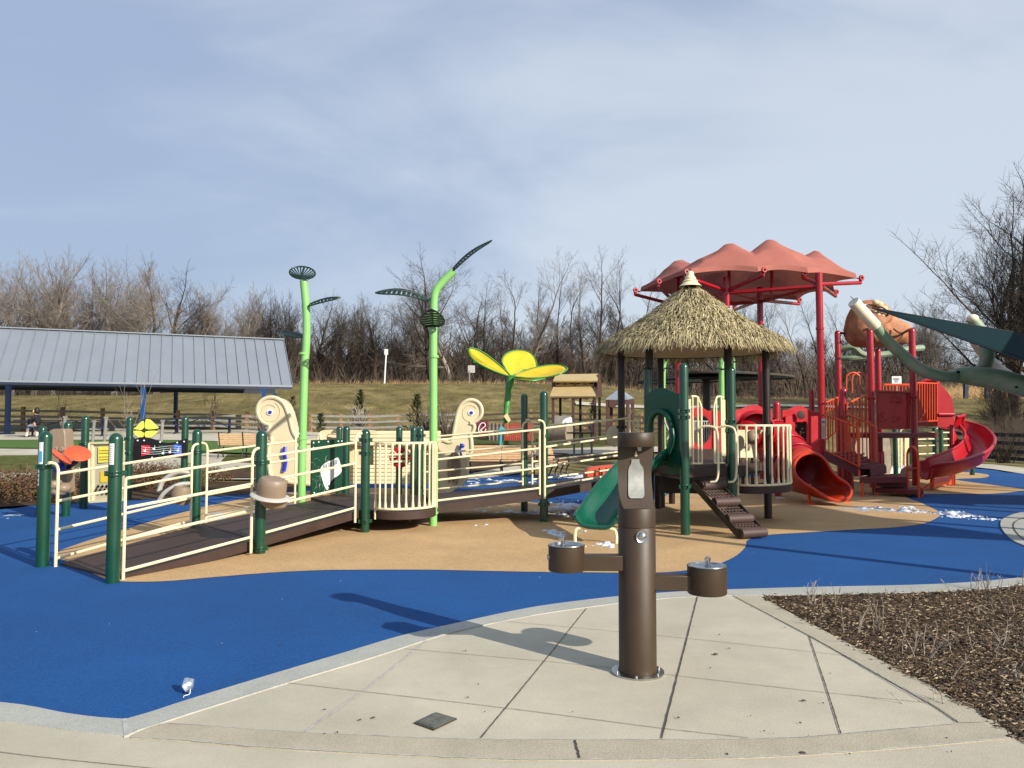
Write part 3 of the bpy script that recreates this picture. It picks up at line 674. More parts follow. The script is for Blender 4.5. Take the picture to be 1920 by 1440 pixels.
def off(a, b, s):                                           # point b moved sideways
    d = (b-a).normalized(); return V((-d.y, d.x, 0))*s
n12 = off(P2, P4, .1)
e1 = P2+n12*.6; e2 = P4+n12*.9; e4 = B3-n12*.5; e5 = B1-n12*1.0; e0 = P1-n12*0.3+V((.12, .05, 0))
deckslab(rp, [P2+n12*.8+V((.03,.1,0)), P3+n12*.9, e5, e0+V((0, .06, 0))], [.02, .155, .165, .02], .05, name='ramp_deck')
deckslab(rp, [P3+n12*.92+V((.006,.012,0)), e2, e4, e5+V((.004,.01,0))], [.158, .305, .305, .168], .10, name='ramp_deck')
mb = MB()
s0 = P2+V((.03, .14, 0)); s1 = e2
for a_, b_, z0, z1 in ((P2+n12*.75+V((.03, .12, 0)), P3+n12*.85, .022, .157), (P3+n12*.85, e2-V((.02, 0, 0)), .16, .307)):
    nn = 12
    mb.bar(V((a_.x+.02, a_.y, z0-.045)), V((b_.x+.02, b_.y, z1-.045)), .035, .11)
mb.build('side_rail', M['deck_brown'], rp)
deckslab(rp, [P4+V((-.02, .05, 0)), PL+V((-.1, .02, 0)), B4+V((.05, 0, 0)), B3, B2+V((.1, .2, 0))], [.302]*5, .11, name='landing_deck')
# half round balcony
a = P4+V((.14, .05, 0)); b = PL+V((-.03, -.02, 0)); ch = b-a; nrm = V((ch.y, -ch.x, 0)).normalized()
arc = [a+ch*.5-ch*.5*math.cos(t)+nrm*.42*math.sin(t) for t in [math.pi*k/12 for k in range(13)]]
deckslab(rp, [a+V((-.1, .1, 0))]+[p+nrm*.02 for p in arc]+[b+V((0, .12, 0))], [.306]*15, .12, name='balcony_deck')
balusters(rp, arc, .34, 1.285, 15)
mb = MB()
for zz in (.2, .45, .7, .95): pass
d1 = (P2-P3).normalized(); 
def rz(p, q, t): return p.lerp(q, t)
rails(rp, P2+V((.045, .12, .02)), P3+V((-.06, -.14, .15)), hook_b=True)
rails(rp, P3+V((.02, .10, .165)), P4+V((-.11, -.16, .30)), hook_b=True, tails=.14)
rails(rp, P1+V((.16, -.02, .02)), B1+V((.0, -.16, .155)), hook_a=True, hook_b=True, tails=.04)
rails(rp, B1+V((.10, .12, .17)), B2+V((-.08, -.12, .27)), hook_a=True, hook_b=True, tails=.06)
# piano panel between lime stem and back post
pa = B2+V((.10, .16, .3)); pb = B3+V((-.06, -.12, .3)); pv_ = (pb-pa)
mb = MB(); mb.prism([pa+V((0, 0, .04)), pb+V((0, 0, .04)), pb+V((0, 0, .98)), pa+V((0, 0, .98))], V((.025, -.012, 0))); pp = mb.build('piano_panel', M['panel_green'], rp)
def onp(u, v, d=-.004): return pa+pv_*u+V((0, 0, .04+.94*v))+V((.027, -.013, 0))*(1 if d else 1)
def onpx(px, py, d=.03):
    d_ = ray(px, py); k = (pb.y-pa.y)/(pb.x-pa.x); t_ = (pa.y-k*pa.x)/(d_.y-k*d_.x); Y = d_.y*t_; return P(px, py, Y)+V((.92, -.38, 0))*d
mb = MB(); mb.prism(cr([onpx(a, b) for a, b in [(598,882),(602,873),(611,866),(622,862),(631,858),(635,868),(638,882),(633,890),(624,896),(617,904),(612,918),(607,914),(602,900)]], 3, True), V((-.012, .005, 0))); mb.build('keyboard_plate', M['white_paint'], pp)
for k in range(11):
    if k % 4 == 3: continue
    x = 604+24*k/10; y = 876-10*k/10; mb = MB(); mb.bar(onpx(x, y+4.5, .034), onpx(x, y-4.5, .034), .012, .006); mb.build('black_key', M['black_plastic'], pp)
for k in range(7):
    x = 613+21.5*k/6; y = 911-20*(k/6)**.8; mb = MB(); mb.ball(onpx(x, y, .035), (.013, .006, .024), 8); mb.build('finger_hole', M['black_plastic'], pp)
mb = MB()
for u, v in ((.04,.95),(.2,.96),(.5,.96),(.84,.96),(.96,.96),(.04,.86),(.96,.06),(.08,.04)): mb.ball(onp(u, v), .016, 8)
mb.build('bolt', M['white_paint'], pp)
mb = MB(); r2 = random.Random(4)
for k in range(16):
    u, v = r2.uniform(.08, .5), r2.uniform(.05, .8); a_ = r2.uniform(0, 6); l = r2.uniform(.03, .12)
    pts = [onp(u+math.cos(a_+q*.25)*l*q*.5, v+math.sin(a_+q*.25)*l*q*.5)+V((.001, -.001, 0)) for q in range(5)]
    mb.tube(pts, .0028, 4)
mb.build('scratched_drawing', M['limb_green'], pp)
# hat-shaped tan drum on the first post
hc = P3+V((.07, -.24, 0)); hz = zat(913, 9.2)
tilt = Matrix.Rotation(R(10), 3, 'Y') @ Matrix.Rotation(R(9), 3, 'X')
def lathe_rot(mb, c, prof, sx, sy, rot, n=30):
    vs = [V(c)+rot @ V((r_*math.cos(6.2832*k/n)*sx, r_*math.sin(6.2832*k/n)*sy, z)) for r_, z in prof for k in range(n)]
    mb.add(vs, [(i*n+k, i*n+(k+1) % n, (i+1)*n+(k+1) % n, (i+1)*n+k) for i in range(len(prof)-1) for k in range(n)], True)
c = V((hc.x+.13, hc.y, zat(930, 9.1)))
mb = MB(); lathe_rot(mb, c, [(.165, 0), (.172, .03), (.168, .14), (.162, .19), (.14, .215), (.08, .222), (0, .222)], 1.0, .9, tilt); hat = mb.build('drum', M['taupe_plastic'], rp)
mb = MB(); lathe_rot(mb, c+V((-.01, 0, -.01)), [(.15, .03), (.21, .022), (.232, .012), (.236, 0), (.22, -.012), (.15, -.02), (0, -.02)], 1.0, .9, tilt); mb.build('rim', M['grey_trim'], hat)
mb = MB(); lathe_rot(mb, c+V((.01, .06, -.11)), [(.1, -.03), (.15, 0), (.165, .06), (.165, .1)], 1.0, .7, tilt, 16); mb.prism([c+V((-.24, .1, .12)), c+V((-.17, .08, .16)), c+V((-.12, .08, .02)), c+V((-.2, .1, -.06))], (0, .02, 0)); mb.build('bracket', M['taupe_plastic'], hat)
# grey wheel chime on the back post
c = B1+V((-.22, -.1, .72))
mb = MB(); mb.tube(cr([c+V((.2, 0, .16)), c+V((.02, -.05, .17)), c+V((-.16, -.08, .06)), c+V((-.22, -.08, -.08))], 6), .035, 8, flat=1.6); mb.tube(cr([c+V((.2, -.03, .02)), c+V((.02, -.1, 0)), c+V((-.12, -.12, -.1)), c+V((-.2, -.1, -.2))], 6), .03, 8, flat=1.4); mb.build('shade_horn', M['grey_trim'], rp)
mb = MB(); mb.lathe(c+V((.06, -.06, -.26)), [(.10, 0), (.13, .05), (.14, .15), (.12, .24), (0, .26)], 14, V((.2, 0, 1))); mb.build('rain_drum', M['taupe_plastic'], rp)
# second ramp up to the tower
q0 = PL+V((.05, .06, 0)); q1 = P5+V((-.05, -.02, 0)); q2 = V((X(1180, 13.35), 13.35, 0)); r0 = B4+V((.05, .1, 0)); r1 = B5+V((0, -.06, 0)); r2_ = V((X(1185, 14.6), 14.6, 0))
deckslab(rp, [q0, q1, r1, r0], [.305, .475, .475, .305], .12, name='ramp_deck'); deckslab(rp, [q1+V((.01, 0, 0)), q2, r2_, r1+V((.01, 0, 0))], [.48, .66, .66, .48], .12, name='ramp_deck')
rails(rp, q0+V((0, -.03, .31)), q1+V((-.02, -.05, .47)), hook_b=False); rails(rp, q1+V((.06, -.05, .49)), q2+V((0, -.03, .66)), hook_a=True, hook_b=True)
rails(rp, r0+V((.0, .03, .31)), r1+V((-.03, 0, .47)), hook_a=False, hook_b=True); rails(rp, r1+V((.14, .0, .5)), r2_+V((-.05, 0, .66)), hook_a=True, hook_b=True)
mb = MB(); mb.bar(q0+V((0, -.012, .25)), q1+V((0, -.012, .42)), .03, .13); mb.bar(q1+V((.012, -.012, .42)), q2+V((0, -.012, .6)), .03, .13); mb.build('side_rail', M['deck_brown'], rp)
# labels on the first two posts
def sticker(par, base, r_, z0, z1, a0, a1, m, name='sticker', out=.0016):
    mb = MB(); mb.lathe(base, [(r_+out, z0), (r_+out, z1)], 10, a0=a0, a1=a1); return mb.build(name, M[m], par)
sticker(rp, P1, .066, 1.13, 1.37, R(-130), R(-78), 'white_paint', 'label'); sticker(rp, P1, .066, 1.15, 1.27, R(-116), R(-84), 'sticker_blue', 'label_emblem', .0028)
sticker(rp, P1, .066, .89, 1.08, R(-150), R(-112), 'white_paint', 'label')
for k in range(3): sticker(rp, P1, .066, .92+.05*k, .935+.05*k, R(-148), R(-114), 'joint_dark', 'label_print', .003)
sticker(rp, P2, .066, 1.17, 1.38, R(-122), R(-75), 'white_paint', 'label')
for k in range(9): sticker(rp, P2, .066, 1.19+.02*k, 1.194+.02*k, R(-115), R(-84), 'wood_grey', 'label_print', .0028)

# ================================================================== LIME LEAF STEMS
def leaf(root, base, tip, width, up, name='leaf', sag=.0, ribs=9, cut=True, power=.62, gap=.68):
    base, tip = V(base), V(tip); ax = tip-base; l = ax.length; t = ax.normalized(); s_ = t.cross(V(up)).normalized(); n_ = s_.cross(t)
    mb = MB()
    for sgn in (-1, 1):                                     # two halves with rib slots, like a monstera leaf
        for k in range(ribs):
            u0 = .03+.94*k/ribs; u1 = u0+.94/ribs*(gap if cut else .999)
            def w(u): return width/2*max(0, math.sin(math.pi*min(1, max(0, u))**.8))**power
            pts = []
            for u, f in ((u0, .0), (u1, .0), (min(.985, u1+.05), 1), (min(.97, u0+.05), 1)):
                ww = w(u)*f
                pts.append(base+t*l*u+s_*sgn*ww+n_*(-sag*math.sin(math.pi*u)*-1-.18*ww))
            mb.prism(pts, n_*.008)
    o = mb.build(name, M['leaf_metal'], root)
    mb = MB(); rim = []
    for sgn in (-1, 1):
        rr_ = []
        for k in range(19):
            u = k/18; ww = width/2*max(0, math.sin(math.pi*u**.8))**power if 0 < u < 1 else 0
            rr_.append(base+t*l*u+s_*sgn*ww+n_*(sag*math.sin(math.pi*u)-.18*ww))
        mb.tube(rr_, .012, 6)
    mb.tube([base+t*l*k/12+n_*sag*math.sin(math.pi*k/12) for k in range(13)], .014, 6)
    mb.build('rim', M['leaf_metal'], o); return o
def stem(name, label, pts, r, loc, clampz):
    root = thing(name, label, 'sculptural post', loc, 'lime green leaf stems of the play area')
    p = cr(pts, 8); mb = MB(); mb.tube(p, r, 20); s_ = mb.build('stalk', M['lime_metal'], root)
    for z in clampz: mb = MB(); mb.lathe(V((loc[0], loc[1], z)), [(r, -.02), (r+.016, -.018), (r+.016, .018), (r, .02)], 18); mb.build('collar', M['lime_metal'], root)
    return root
Y1 = 13.0
s1 = stem('leaf_stem', 'tall lime green stem with a round pierced leaf on top, left of the balcony', [V((B2.x, Y1, 0)), V((B2.x, Y1, 1.0)), V((X(570, Y1), Y1, zat(700, Y1))), V((X(573, Y1), Y1, zat(640, Y1))), V((X(572, Y1), Y1, zat(580, Y1))), V((X(567, Y1), Y1-.02, zat(525, Y1)))], .066, (B2.x, Y1, 0), (1.15, 1.31, 2.75))
fc = P(567, 511.5, Y1+.02); fan_ = []
def fp(a, k=1.0): return fc+V((k*.215*math.cos(a), .12*k*math.sin(a), k*.128*math.sin(a)-k*.03*math.cos(a)))
mb = MB(); mb.tube([fp(6.2832*i/36, 1+.03*(i % 2)) for i in range(37)], .013, 6); fb0 = fp(-math.pi/2, .85)
for i in range(19):
    a = -math.pi/2+math.pi*(.12+1.76*i/18); e_ = fp(a); w_ = .0125; d_ = (e_-fb0).normalized(); s_ = d_.cross(V((0, -1, .4))).normalized(); mb.prism([fb0-s_*.004, fb0+s_*.004, e_+s_*w_, e_-s_*w_], (0, .008, 0))
mb.tube([fb0, fp(math.pi/2)], .018, 6); mb.build('top_leaf', M['leaf_metal'], s1)
leaf(s1, P(577, 572, Y1), P(638, 558, Y1-.15), .26, (0, -.5, 1), sag=.04)
leaf(s1, P(567, 632, Y1), P(530, 621, Y1+.5), .22, (0, -.4, 1), sag=.02)
Y2 = PL.y
s2 = stem('leaf_stem', 'tall lime green stem bending right into a long narrow leaf, beside the balcony', [PL, PL+V((0, 0, 1)), V((X(812, Y2), Y2, zat(640, Y2))), V((X(812, Y2), Y2, zat(580, Y2))), V((X(815, Y2), Y2, zat(548, Y2))), V((X(828, Y2), Y2, zat(528, Y2))), V((X(850, Y2), Y2, zat(506, Y2)))], .062, tuple(PL), (.2, 1.27, 2.6))
leaf(s2, P(845, 509, Y2), P(922, 451, Y2), .30, (-.62, -.36, .78), ribs=14, name='top_leaf', sag=.06)
leaf(s2, P(806, 562, Y2), P(704, 549, Y2-.3), .30, (0, -.55, 1), sag=.09, ribs=11)
leaf(s2, P(812, 612, Y2-.05), P(809, 580, Y2-.75), .36, (0, -.3, 1), ribs=7)

# ================================================================== CREAM SCROLL SHIP
sh_ = thing('scroll_ship', 'cream plastic ship with scroll shaped ends that have blue eyes and a plank sided hull', 'play ship', (-2.6, 16.6, 0))
def scroll(root, pts, Y, depth, eye, eye_r, name='scroll_prow', lip=None, dx=0.0):
    mb = MB(); out = [P(a, b, Y) for a, b in pts]; mb.prism(cr(out, 4, True), V((dx, depth, 0))); o = mb.build(name, M['cream_plastic'], root, bevel=.03)
    mb = MB(); q_ = cr([P(a, b, Y) for a, b in pts], 4, True); mb.tube(q_+[q_[0]], .042, 8); mb.build('rolled_edge', M['cream_plastic'], o)
    ec = P(eye[0], eye[1], Y)
    mb = MB(); mb.tube([ec+V((eye_r*3.0*math.cos(a)*(.75+.06*a), -.004, eye_r*3.0*math.sin(a)*(.75+.06*a))) for a in [k*.35 for k in range(2, 22)]], .009, 5); mb.build('scroll_groove', M['roof_lining'], o)
    mb = MB(); mb.lathe(ec, [(eye_r, 0), (eye_r*.95, .02), (0, .024)], 20, V((0, -1, 0))); e = mb.build('eye', M['white_paint'], o)
    mb = MB(); mb.lathe(ec+V((.01, -.02, -.0)), [(eye_r*.62, 0), (eye_r*.55, .015), (0, .018)], 18, V((0, -1, 0))); mb.build('pupil', M['blue_paint'], o)
    return o
LP_ = [(506,798),(494,792),(485,780),(483,766),(488,754),(498,747),(511,745),(523,749),(533,758),(540,774),(545,792),(549,808),(556,820),(566,828),(580,830),(594,826),(601,818),(602,900),(560,905),(540,903),(512,900),(504,870),(504,840),(510,826),(503,812)]
scroll(sh_, LP_, 15.6, .5, (506, 773), .062)
RP_ = [(846,829),(853,800),(858,776),(864,761),(874,752),(886,750),(897,755),(903,765),(903,777),(897,786),(888,792),(881,793),(889,797),(888,808),(882,816),(884,826),(884,848),(877,856),(876,888),(868,906),(852,916),(842,922),(822,925),(822,832)]
scroll(sh_, RP_, 17.2, .45, (883, 774), .066)
mb = MB(); mb.prism([P(a, b, 17.45) for a, b in [(822,828),(835,820),(846,800),(856,770),(872,756),(872,830),(822,834)]], (0, .3, 0)); mb.build('neck_fairing', M['taupe_plastic'], sh_)
c = P(868, 840, 17.12)
mb = MB(); mb.tube(cr([c+V((-.04, 0, .1)), c+V((-.06, 0, -.05)), c+V((-.03, 0, -.2))], 5), .025, 8); mb.ball(P(867, 836, 17.1), .05, 10); mb.build('blue_ornament', M['blue_paint'], sh_)
mb = MB(); mb.tube(cr([P(843, 905, 17.1), P(841, 885, 17.1), P(842, 862, 17.1), P(850, 850, 17.1), P(859, 856, 17.1), P(862, 880, 17.1), P(855, 908, 17.1)], 6), .03, 8); mb.prism([P(846, 860, 17.16), P(852, 852, 17.16), P(858, 860, 17.16), P(859, 880, 17.16), P(850, 908, 17.16), P(845, 890, 17.16)], (0, .02, 0)); mb.build('hull_arch', M['taupe_plastic'], sh_)
mb = MB(); c = P(540, 850, 15.55)
mb.tube(cr([P(534, 838, 15.55), P(533, 850, 15.52), P(535, 866, 15.55), P(532, 884, 15.55)], 5), .04, 8, flat=.5); mb.build('blue_ornament', M['blue_paint'], sh_)
# plank hull between the ends, window cut in it
def hull(root, x0, x1, yt, yb, Y, n, name='hull_planks'):
    mb = MB()
    for k in range(n):
        a = yt+(yb-yt)*k/n; b = yt+(yb-yt)*(k+1)/n-.7
        mb.prism([P(x0, a, Y), P(x1, a, Y+.6), P(x1, b, Y+.6), P(x0, b, Y)], (0, .06, 0))
    return mb.build(name, M['cream_plastic'], root, bevel=.01)
mb = MB(); mb.prism([P(598, 812, 16.7), P(830, 812, 17.5), P(830, 905, 17.5), P(598, 905, 16.7)], (0, .04, 0)); mb.build('hull_back', M['roof_lining'], sh_)
hull(sh_, 600, 826, 808, 836, 16.6, 4); hull(sh_, 600, 648, 836, 872, 16.6, 5, 'hull_planks'); hull(sh_, 700, 826, 836, 872, 16.9, 5, 'hull_planks'); hull(sh_, 600, 826, 872, 908, 16.6, 5, 'hull_planks')
mb = MB(); mb.prism(cr([P(a, b, 16.3) for a, b in [(578,824),(590,822),(600,810),(612,806),(648,806),(700,807),(700,812),(648,812),(616,814),(606,826),(590,830),(578,830)]], 3, True), (0, .12, 0)); mb.build('gunwale', M['cream_plastic'], sh_)
for px, Y in ((749, 15.6), (776, 15.2), (637, 16.2)):
    post(sh_, V((X(px, Y), Y, 0)), 1.5, clamps=())
c = P(750, 857, 15.45)
mb = MB(); mb.lathe(c, [(0, 0), (.2, 0), (.215, .02), (.19, .05), (.12, .05), (.1, .03), (.05, .03), (.05, .09), (0, .09)], 28, V((0, -1, 0)))
mb.build('ship_wheel', M['red_metal'], sh_)
mb = MB()
for k in range(8):
    a = k*math.pi/4; mb.tube([c+V((.05*math.cos(a), -.06, .05*math.sin(a))), c+V((.19*math.cos(a), -.06, .19*math.sin(a)))], .012, 6)
mb.tube([c+V((-.3, -.09, .04)), c+V((.3, -.09, .07))], .022, 8); mb.tube([c+V((-.3, -.09, -.1)), c+V((.3, -.09, -.07))], .022, 8); mb.build('wheel_handle', M['cream_metal'], sh_)

# ================================================================== SENSORY PANEL STATION (left)
st = thing('music_panel_station', 'group of green posts carrying drum, yellow flower and music note panels on the blue surface', 'play panels', (-8, 13, 0))
S1 = G(123, 968); S2 = G(156, 953); S3 = G(240, 937); S4 = V((X(348, 15.2), 15.2, 0)); S5 = V((X(82, 13.4), 13.4, 0))
post(st, S1, zat(790, S1.y)); post(st, S2, zat(779, S2.y), clamps=(1.18, .12), r=.068); post(st, S3, zat(781, S3.y), clamps=(1.25, .95, .2), r=.068); post(st, S4, zat(780, S4.y), clamps=(1.2,), r=.066); post(st, S5, 1.52)
# tan drum tower
mb = MB(); mb.prism([P(92, 807, 12.6), P(100, 804, 12.6), P(120, 804, 12.6), P(122, 812, 12.6), P(126, 925, 12.6), P(92, 918, 12.6)], (0, .25, 0)); dt = mb.build('drum_tower', M['taupe_plastic'], st, bevel=.02)
mb = MB()
for px, py, r_ in ((106,842,.045),(116,842,.045)): mb.lathe(P(px, py, 12.58), [(r_, 0), (r_, .03), (r_*.5, .04), (0, .03)], 16, V((0, -1, 0)))
mb.build('bump_ring', M['taupe_plastic'], dt)
mb = MB(); mb.ball(P(102, 908, 12.35), (.12, .13, .1), 14); mb.ball(P(119, 915, 12.35), (.12, .13, .09), 14); mb.ball(P(110, 922, 12.35), (.14, .12, .07), 14); mb.build('cup_drum', M['taupe_plastic'], dt)
mb = MB(); mb.lathe(P(111, 878, 12.5), [(.09, 0), (.09, .03), (0, .04)], 20, V((.5, -1, .3))); mb.build('blue_disc', M['blue_paint'], dt)
mb = MB(); ax = V((.42, -.42, .8)); c = P(146, 851, 12.1); mb.lathe(c, [(0, -.03), (.16, -.02), (.19, 0), (.192, .012), (.18, .02), (.05, .03), (.03, .045), (0, .045)], 34, ax); d1_ = mb.build('orange_drum', M['coral_plastic'], st)
mb = MB(); c2 = P(113, 856, 11.9); mb.lathe(c2, [(0, -.03), (.16, -.02), (.19, 0), (.192, .012), (.18, .02), (.05, .03), (0, .035)], 34, V((.58, .2, .72))); mb.build('orange_drum', M['coral_plastic'], st)
mb = MB(); mb.tube([c-ax.normalized()*.02, c-ax.normalized()*.15, P(124, 880, 12.9)], .04, 10); mb.tube([c2, P(118, 876, 12.8)], .03, 10); mb.build('drum_arm', M['black_plastic'], st)
# yellow braille panel with quatrefoil cutouts
Yp = 13.9; u0, u1 = 168, 232
mb = MB(); mb.prism([P(u0, 830, Yp), P(u1, 829, Yp-.2), P(u1, 938, Yp-.2), P(u0, 941, Yp)], (0, .03, 0)); bp_ = mb.build('cream_panel', M['cream_plastic'], st)
mb = MB()
for a_, b_ in (((u0, 831), (u1, 829)), ((u0, 831), (u0, 941)), ((u0+6, 831), (u0+6, 939)), ((u0, 941), (u1, 937))): mb.bar(P(a_[0], a_[1], Yp-.03), P(b_[0], b_[1], Yp-.03-.2*(b_[0] > 200)), .035, .04)
mb.build('panel_frame', M['cream_metal'], st)
mb = MB(); mb.prism([P(184, 838, Yp-.08), P(213, 836, Yp-.14), P(213, 866, Yp-.14), P(184, 868, Yp-.08)], (0, .02, 0)); yp = mb.build('braille_plate', M['yellow_plastic'], bp_)
mb = MB()
for k in range(4):
    py = 844+5*k+(2 if k > 1 else 0); mb.bar(P(187, py, Yp-.1), P(205, py-.5, Yp-.14), .006, .012)
mb.build('braille_rows', M['yellow_panel'], bp_)
mb = MB(); mb.prism([P(188, 884, Yp-.08), P(213, 882, Yp-.14), P(213, 903, Yp-.14), P(188, 905, Yp-.08)], (0, .02, 0)); mb.build('braille_plate', M['yellow_panel'], bp_)
mb = MB()
for r_ in range(3):
    for k in range(3+(r_ % 2 == 1)):
        c = P(184+8*k-4*(r_ % 2)+0, 912+6.5*r_, Yp-.07-.02*k); s_ = .035
        for q in ((s_*.45, s_), (s_, s_*.45)): mb.box(c, (q[0], .01, q[1]*1.3))
        for q in ((1,0),(-1,0),(0,1),(0,-1)): mb.ball(c+V((q[0]*s_*.5, 0, q[1]*s_*.6)), (s_*.32, .006, s_*.36), 6)
mb.build('quatrefoil_cutout', M['black_plastic'], bp_)
# black music panel with note strip
Ym = 14.4; 
top = [(250,824),(262,820),(275,820),(290,824),(305,829),(320,830),(334,827),(350,822)]; bot_ = [(350,860),(334,858),(318,858),(300,861),(282,860),(262,863),(248,868)]
mb = MB(); mb.prism(cr([P(a, b, Ym) for a, b in top], 4)+cr([P(a, b, Ym) for a, b in bot_], 4), (0, .03, 0)); mp_ = mb.build('music_panel', M['black_plastic'], st)
for x0, x1, m_ in ((265,281,'music_red'),(282,297,'black_plastic'),(297,311,'music_green'),(312,325,'black_plastic'),(326,340,'music_blue')):
    mb = MB(); k0 = 2*math.sin((x0-260)/80*6.28)*.8; mb.prism([P(x0, 834+k0*.6, Ym-.02), P(x1, 835+k0*.6, Ym-.02), P(x1, 852, Ym-.02), P(x0, 855, Ym-.02)], (0, .012, 0)); mb.build('note_block', M[m_], mp_)
mb = MB()
for k in range(4):
    mb.tube(cr([P(265+(75*t/10), 838+4*k*1.0+1.8*math.sin(t/10*6.28), Ym-.035) for t in range(11)], 2), .004, 4)
for px, py in ((271,846),(288,842),(305,850),(318,848),(333,845)): mb.ball(P(px, py, Ym-.04), (.03, .008, .022), 8); mb.tube([P(px+2, py, Ym-.04), P(px+2, py-7, Ym-.04)], .004, 4)
mb.build('note_lines', M['white_paint'], mp_)
mb = MB()
for px, py in ((258,826),(270,826),(300,829),(332,830),(345,828),(285,858),(318,857)): mb.ball(P(px, py, Ym-.005), .018, 6)
mb.build('bolt', M['white_paint'], mp_)
# yellow four petal spinner
for pts in ([(251,804),(268,805),(268,790),(262,793),(256,800)], [(273,804),(296,803),(292,798),(282,788),(277,786),(273,788)], [(251,808),(268,809),(268,819),(260,819),(253,814)], [(273,809),(294,808),(292,813),(284,819),(273,820)]):
    mb = MB(); mb.prism(cr([P(a, b, Ym) for a, b in pts], 4, True), (0, .03, 0)); mb.build('yellow_petal', M['yellow_plastic'], st)
mb = MB(); mb.bar(P(270.5, 786, Ym+.04), P(270.5, 822, Ym+.04), .05, .02); mb.bar(P(252, 806.5, Ym+.04), P(295, 806, Ym+.04), .02, .05); mb.lathe(P(270.5, 806.5, Ym), [(0, .02), (.03, .02), (.04, 0)], 14, V((0, -1, 0))); mb.build('spinner_frame', M['panel_green'], st)
# ================================================================== THATCHED TOWER
tw = thing('thatched_tower', 'small play tower under a round thatched roof with green slide and brown posts', 'play tower', (2.97, 12.8, 0))
RC = V((X(1297, 12.8), 12.8, 0))
for px, Y, zt_ in ((1165, 13.5, 2.95), (1218, 12.5, 3.1), (1239, 14.4, 3.0), (1366, 12.45, 3.1), (1437, 12.75, 3.0)):
    post(tw, V((X(px, Y), Y, 0)), zt_, r=.063, m='post_brown', dome=False, clamps=(1.5,) if px == 1165 else ())
GA = V((X(1215, 12.2), 12.2, 0)); GB = G(1285, 1003); GC = V((X(1371, 11.55), 11.55, 0))
post(tw, GA, zat(687, 12.2), clamps=(1.62,), r=.064); post(tw, GB, zat(680, GB.y), clamps=(1.75, 1.66, .68), r=.066); post(tw, GC, zat(687, GC.y), clamps=(1.6, 1.47, .72), r=.064)
for px, Y in ((1258, 15.0), (1232, 14.2)): post(tw, V((X(px, Y), Y, 0)), .9, r=.06, m='post_brown', dome=False)
DZ = .92
hexp = [V((X(1230, 12.1), 12.1, 0)), V((X(1290, 11.0), 11.0, 0))+V((0, .05, 0)), V((X(1376, 11.6), 11.6, 0))+V((-.04, 0, 0)), V((X(1437, 12.8), 12.8, 0)), V((X(1360, 14.3), 14.3, 0)), V((X(1240, 14.3), 14.3, 0)), V((X(1180, 13.3), 13.3, 0))]
deckslab(tw, hexp, [DZ]*7, .13, name='deck')
mb = MB(); mb.prism([V((p.x, p.y, .79)) for p in [RC+(q-RC)*.93 for q in hexp]], (0, 0, -.05)); mb.build('deck_frame', M['post_brown'], tw)
mb = MB(); mb.prism([P(1236, 885, 12.4), P(1310, 885, 12.4), P(1310, 925, 12.4), P(1236, 925, 12.4)], (0, .03, 0)); mb.build('lower_panel', M['post_brown'], tw)
# roof
ZE = 2.83; ZA = 3.98; RR = 1.55
def rprof(t): return RR*(1-t), ZE+(ZA-ZE)*(t*.78+.22*t*t*t)  # concave cone
mb = MB(); mb.lathe(RC, [(RR*.97, ZE-.05), (RR*.9, ZE+.02), (0, ZE+.35)], 40); mb.build('roof_lining', M['roof_lining'], tw)
mb = MB(); mb.lathe(RC, [(RR*.975, ZE-.06), (RR*.99, ZE-.02)]+[(rprof(t/12)[0]*.985, rprof(t/12)[1]-.02) for t in range(13)], 40); mb.build('roof_shell', M['thatch_base'], tw)
rr = random.Random(11)
for nm, cnt, mt in (('thatch', 8600, 'thatch'), ('dry_thatch', 5200, 'thatch_dark')):
    mb = MB()
    for i in range(cnt):
        t0 = 1-math.sqrt(rr.random()*.975+.012) if rr.random() > .22 else rr.uniform(0, .12)
        a = rr.uniform(0, 6.2832); r0, z0 = rprof(min(.96, t0+.02)); l = rr.uniform(.16, .34)
        da = rr.gauss(0, .34); tgt = max(-.12, t0-l/1.9)
        r1 = r0+l*.80; z1 = rprof(max(0, t0-l*.52))[1] if t0 > l*.5 else rprof(0)[1]-(l-t0*1.95)*.55
        a1 = a+da*l/max(.35, r0); lift = rr.uniform(.01, .075)
        if r1 > RR+.12: r1 = RR+.12-rr.random()*.07
        p0 = RC+V((r0*math.cos(a), r0*math.sin(a), z0+rr.uniform(-.01, .02))); p2 = RC+V((r1*math.cos(a1), r1*math.sin(a1), z1+rr.uniform(-.01, .03)-(.04 if t0 < .06 else 0)))
        pm = p0.lerp(p2, .55)+V((0, 0, lift)); w = rr.uniform(.0038, .0078); s_ = V((-math.sin(a), math.cos(a), rr.uniform(-.6, .6))).normalized()*w
        mb.add([p0-s_, p0+s_, pm+s_*.9, p2+s_*.3, p2-s_*.3, pm-s_*.9], [(0,1,2,5),(5,2,3,4)])
    mb.build(nm, M[mt], tw)
mb = MB(); mb.lathe(RC, [(.19, ZA-.12), (.16, ZA-.09), (.12, ZA-.05), (.125, ZA-.03), (.09, ZA+.0), (.095, ZA+.02), (.06, ZA+.07), (.062, ZA+.10), (.05, ZA+.13), (0, ZA+.15)], 20)
mb.build('roof_cap', M['pale_yellow'] if False else M['cream_metal'], tw)
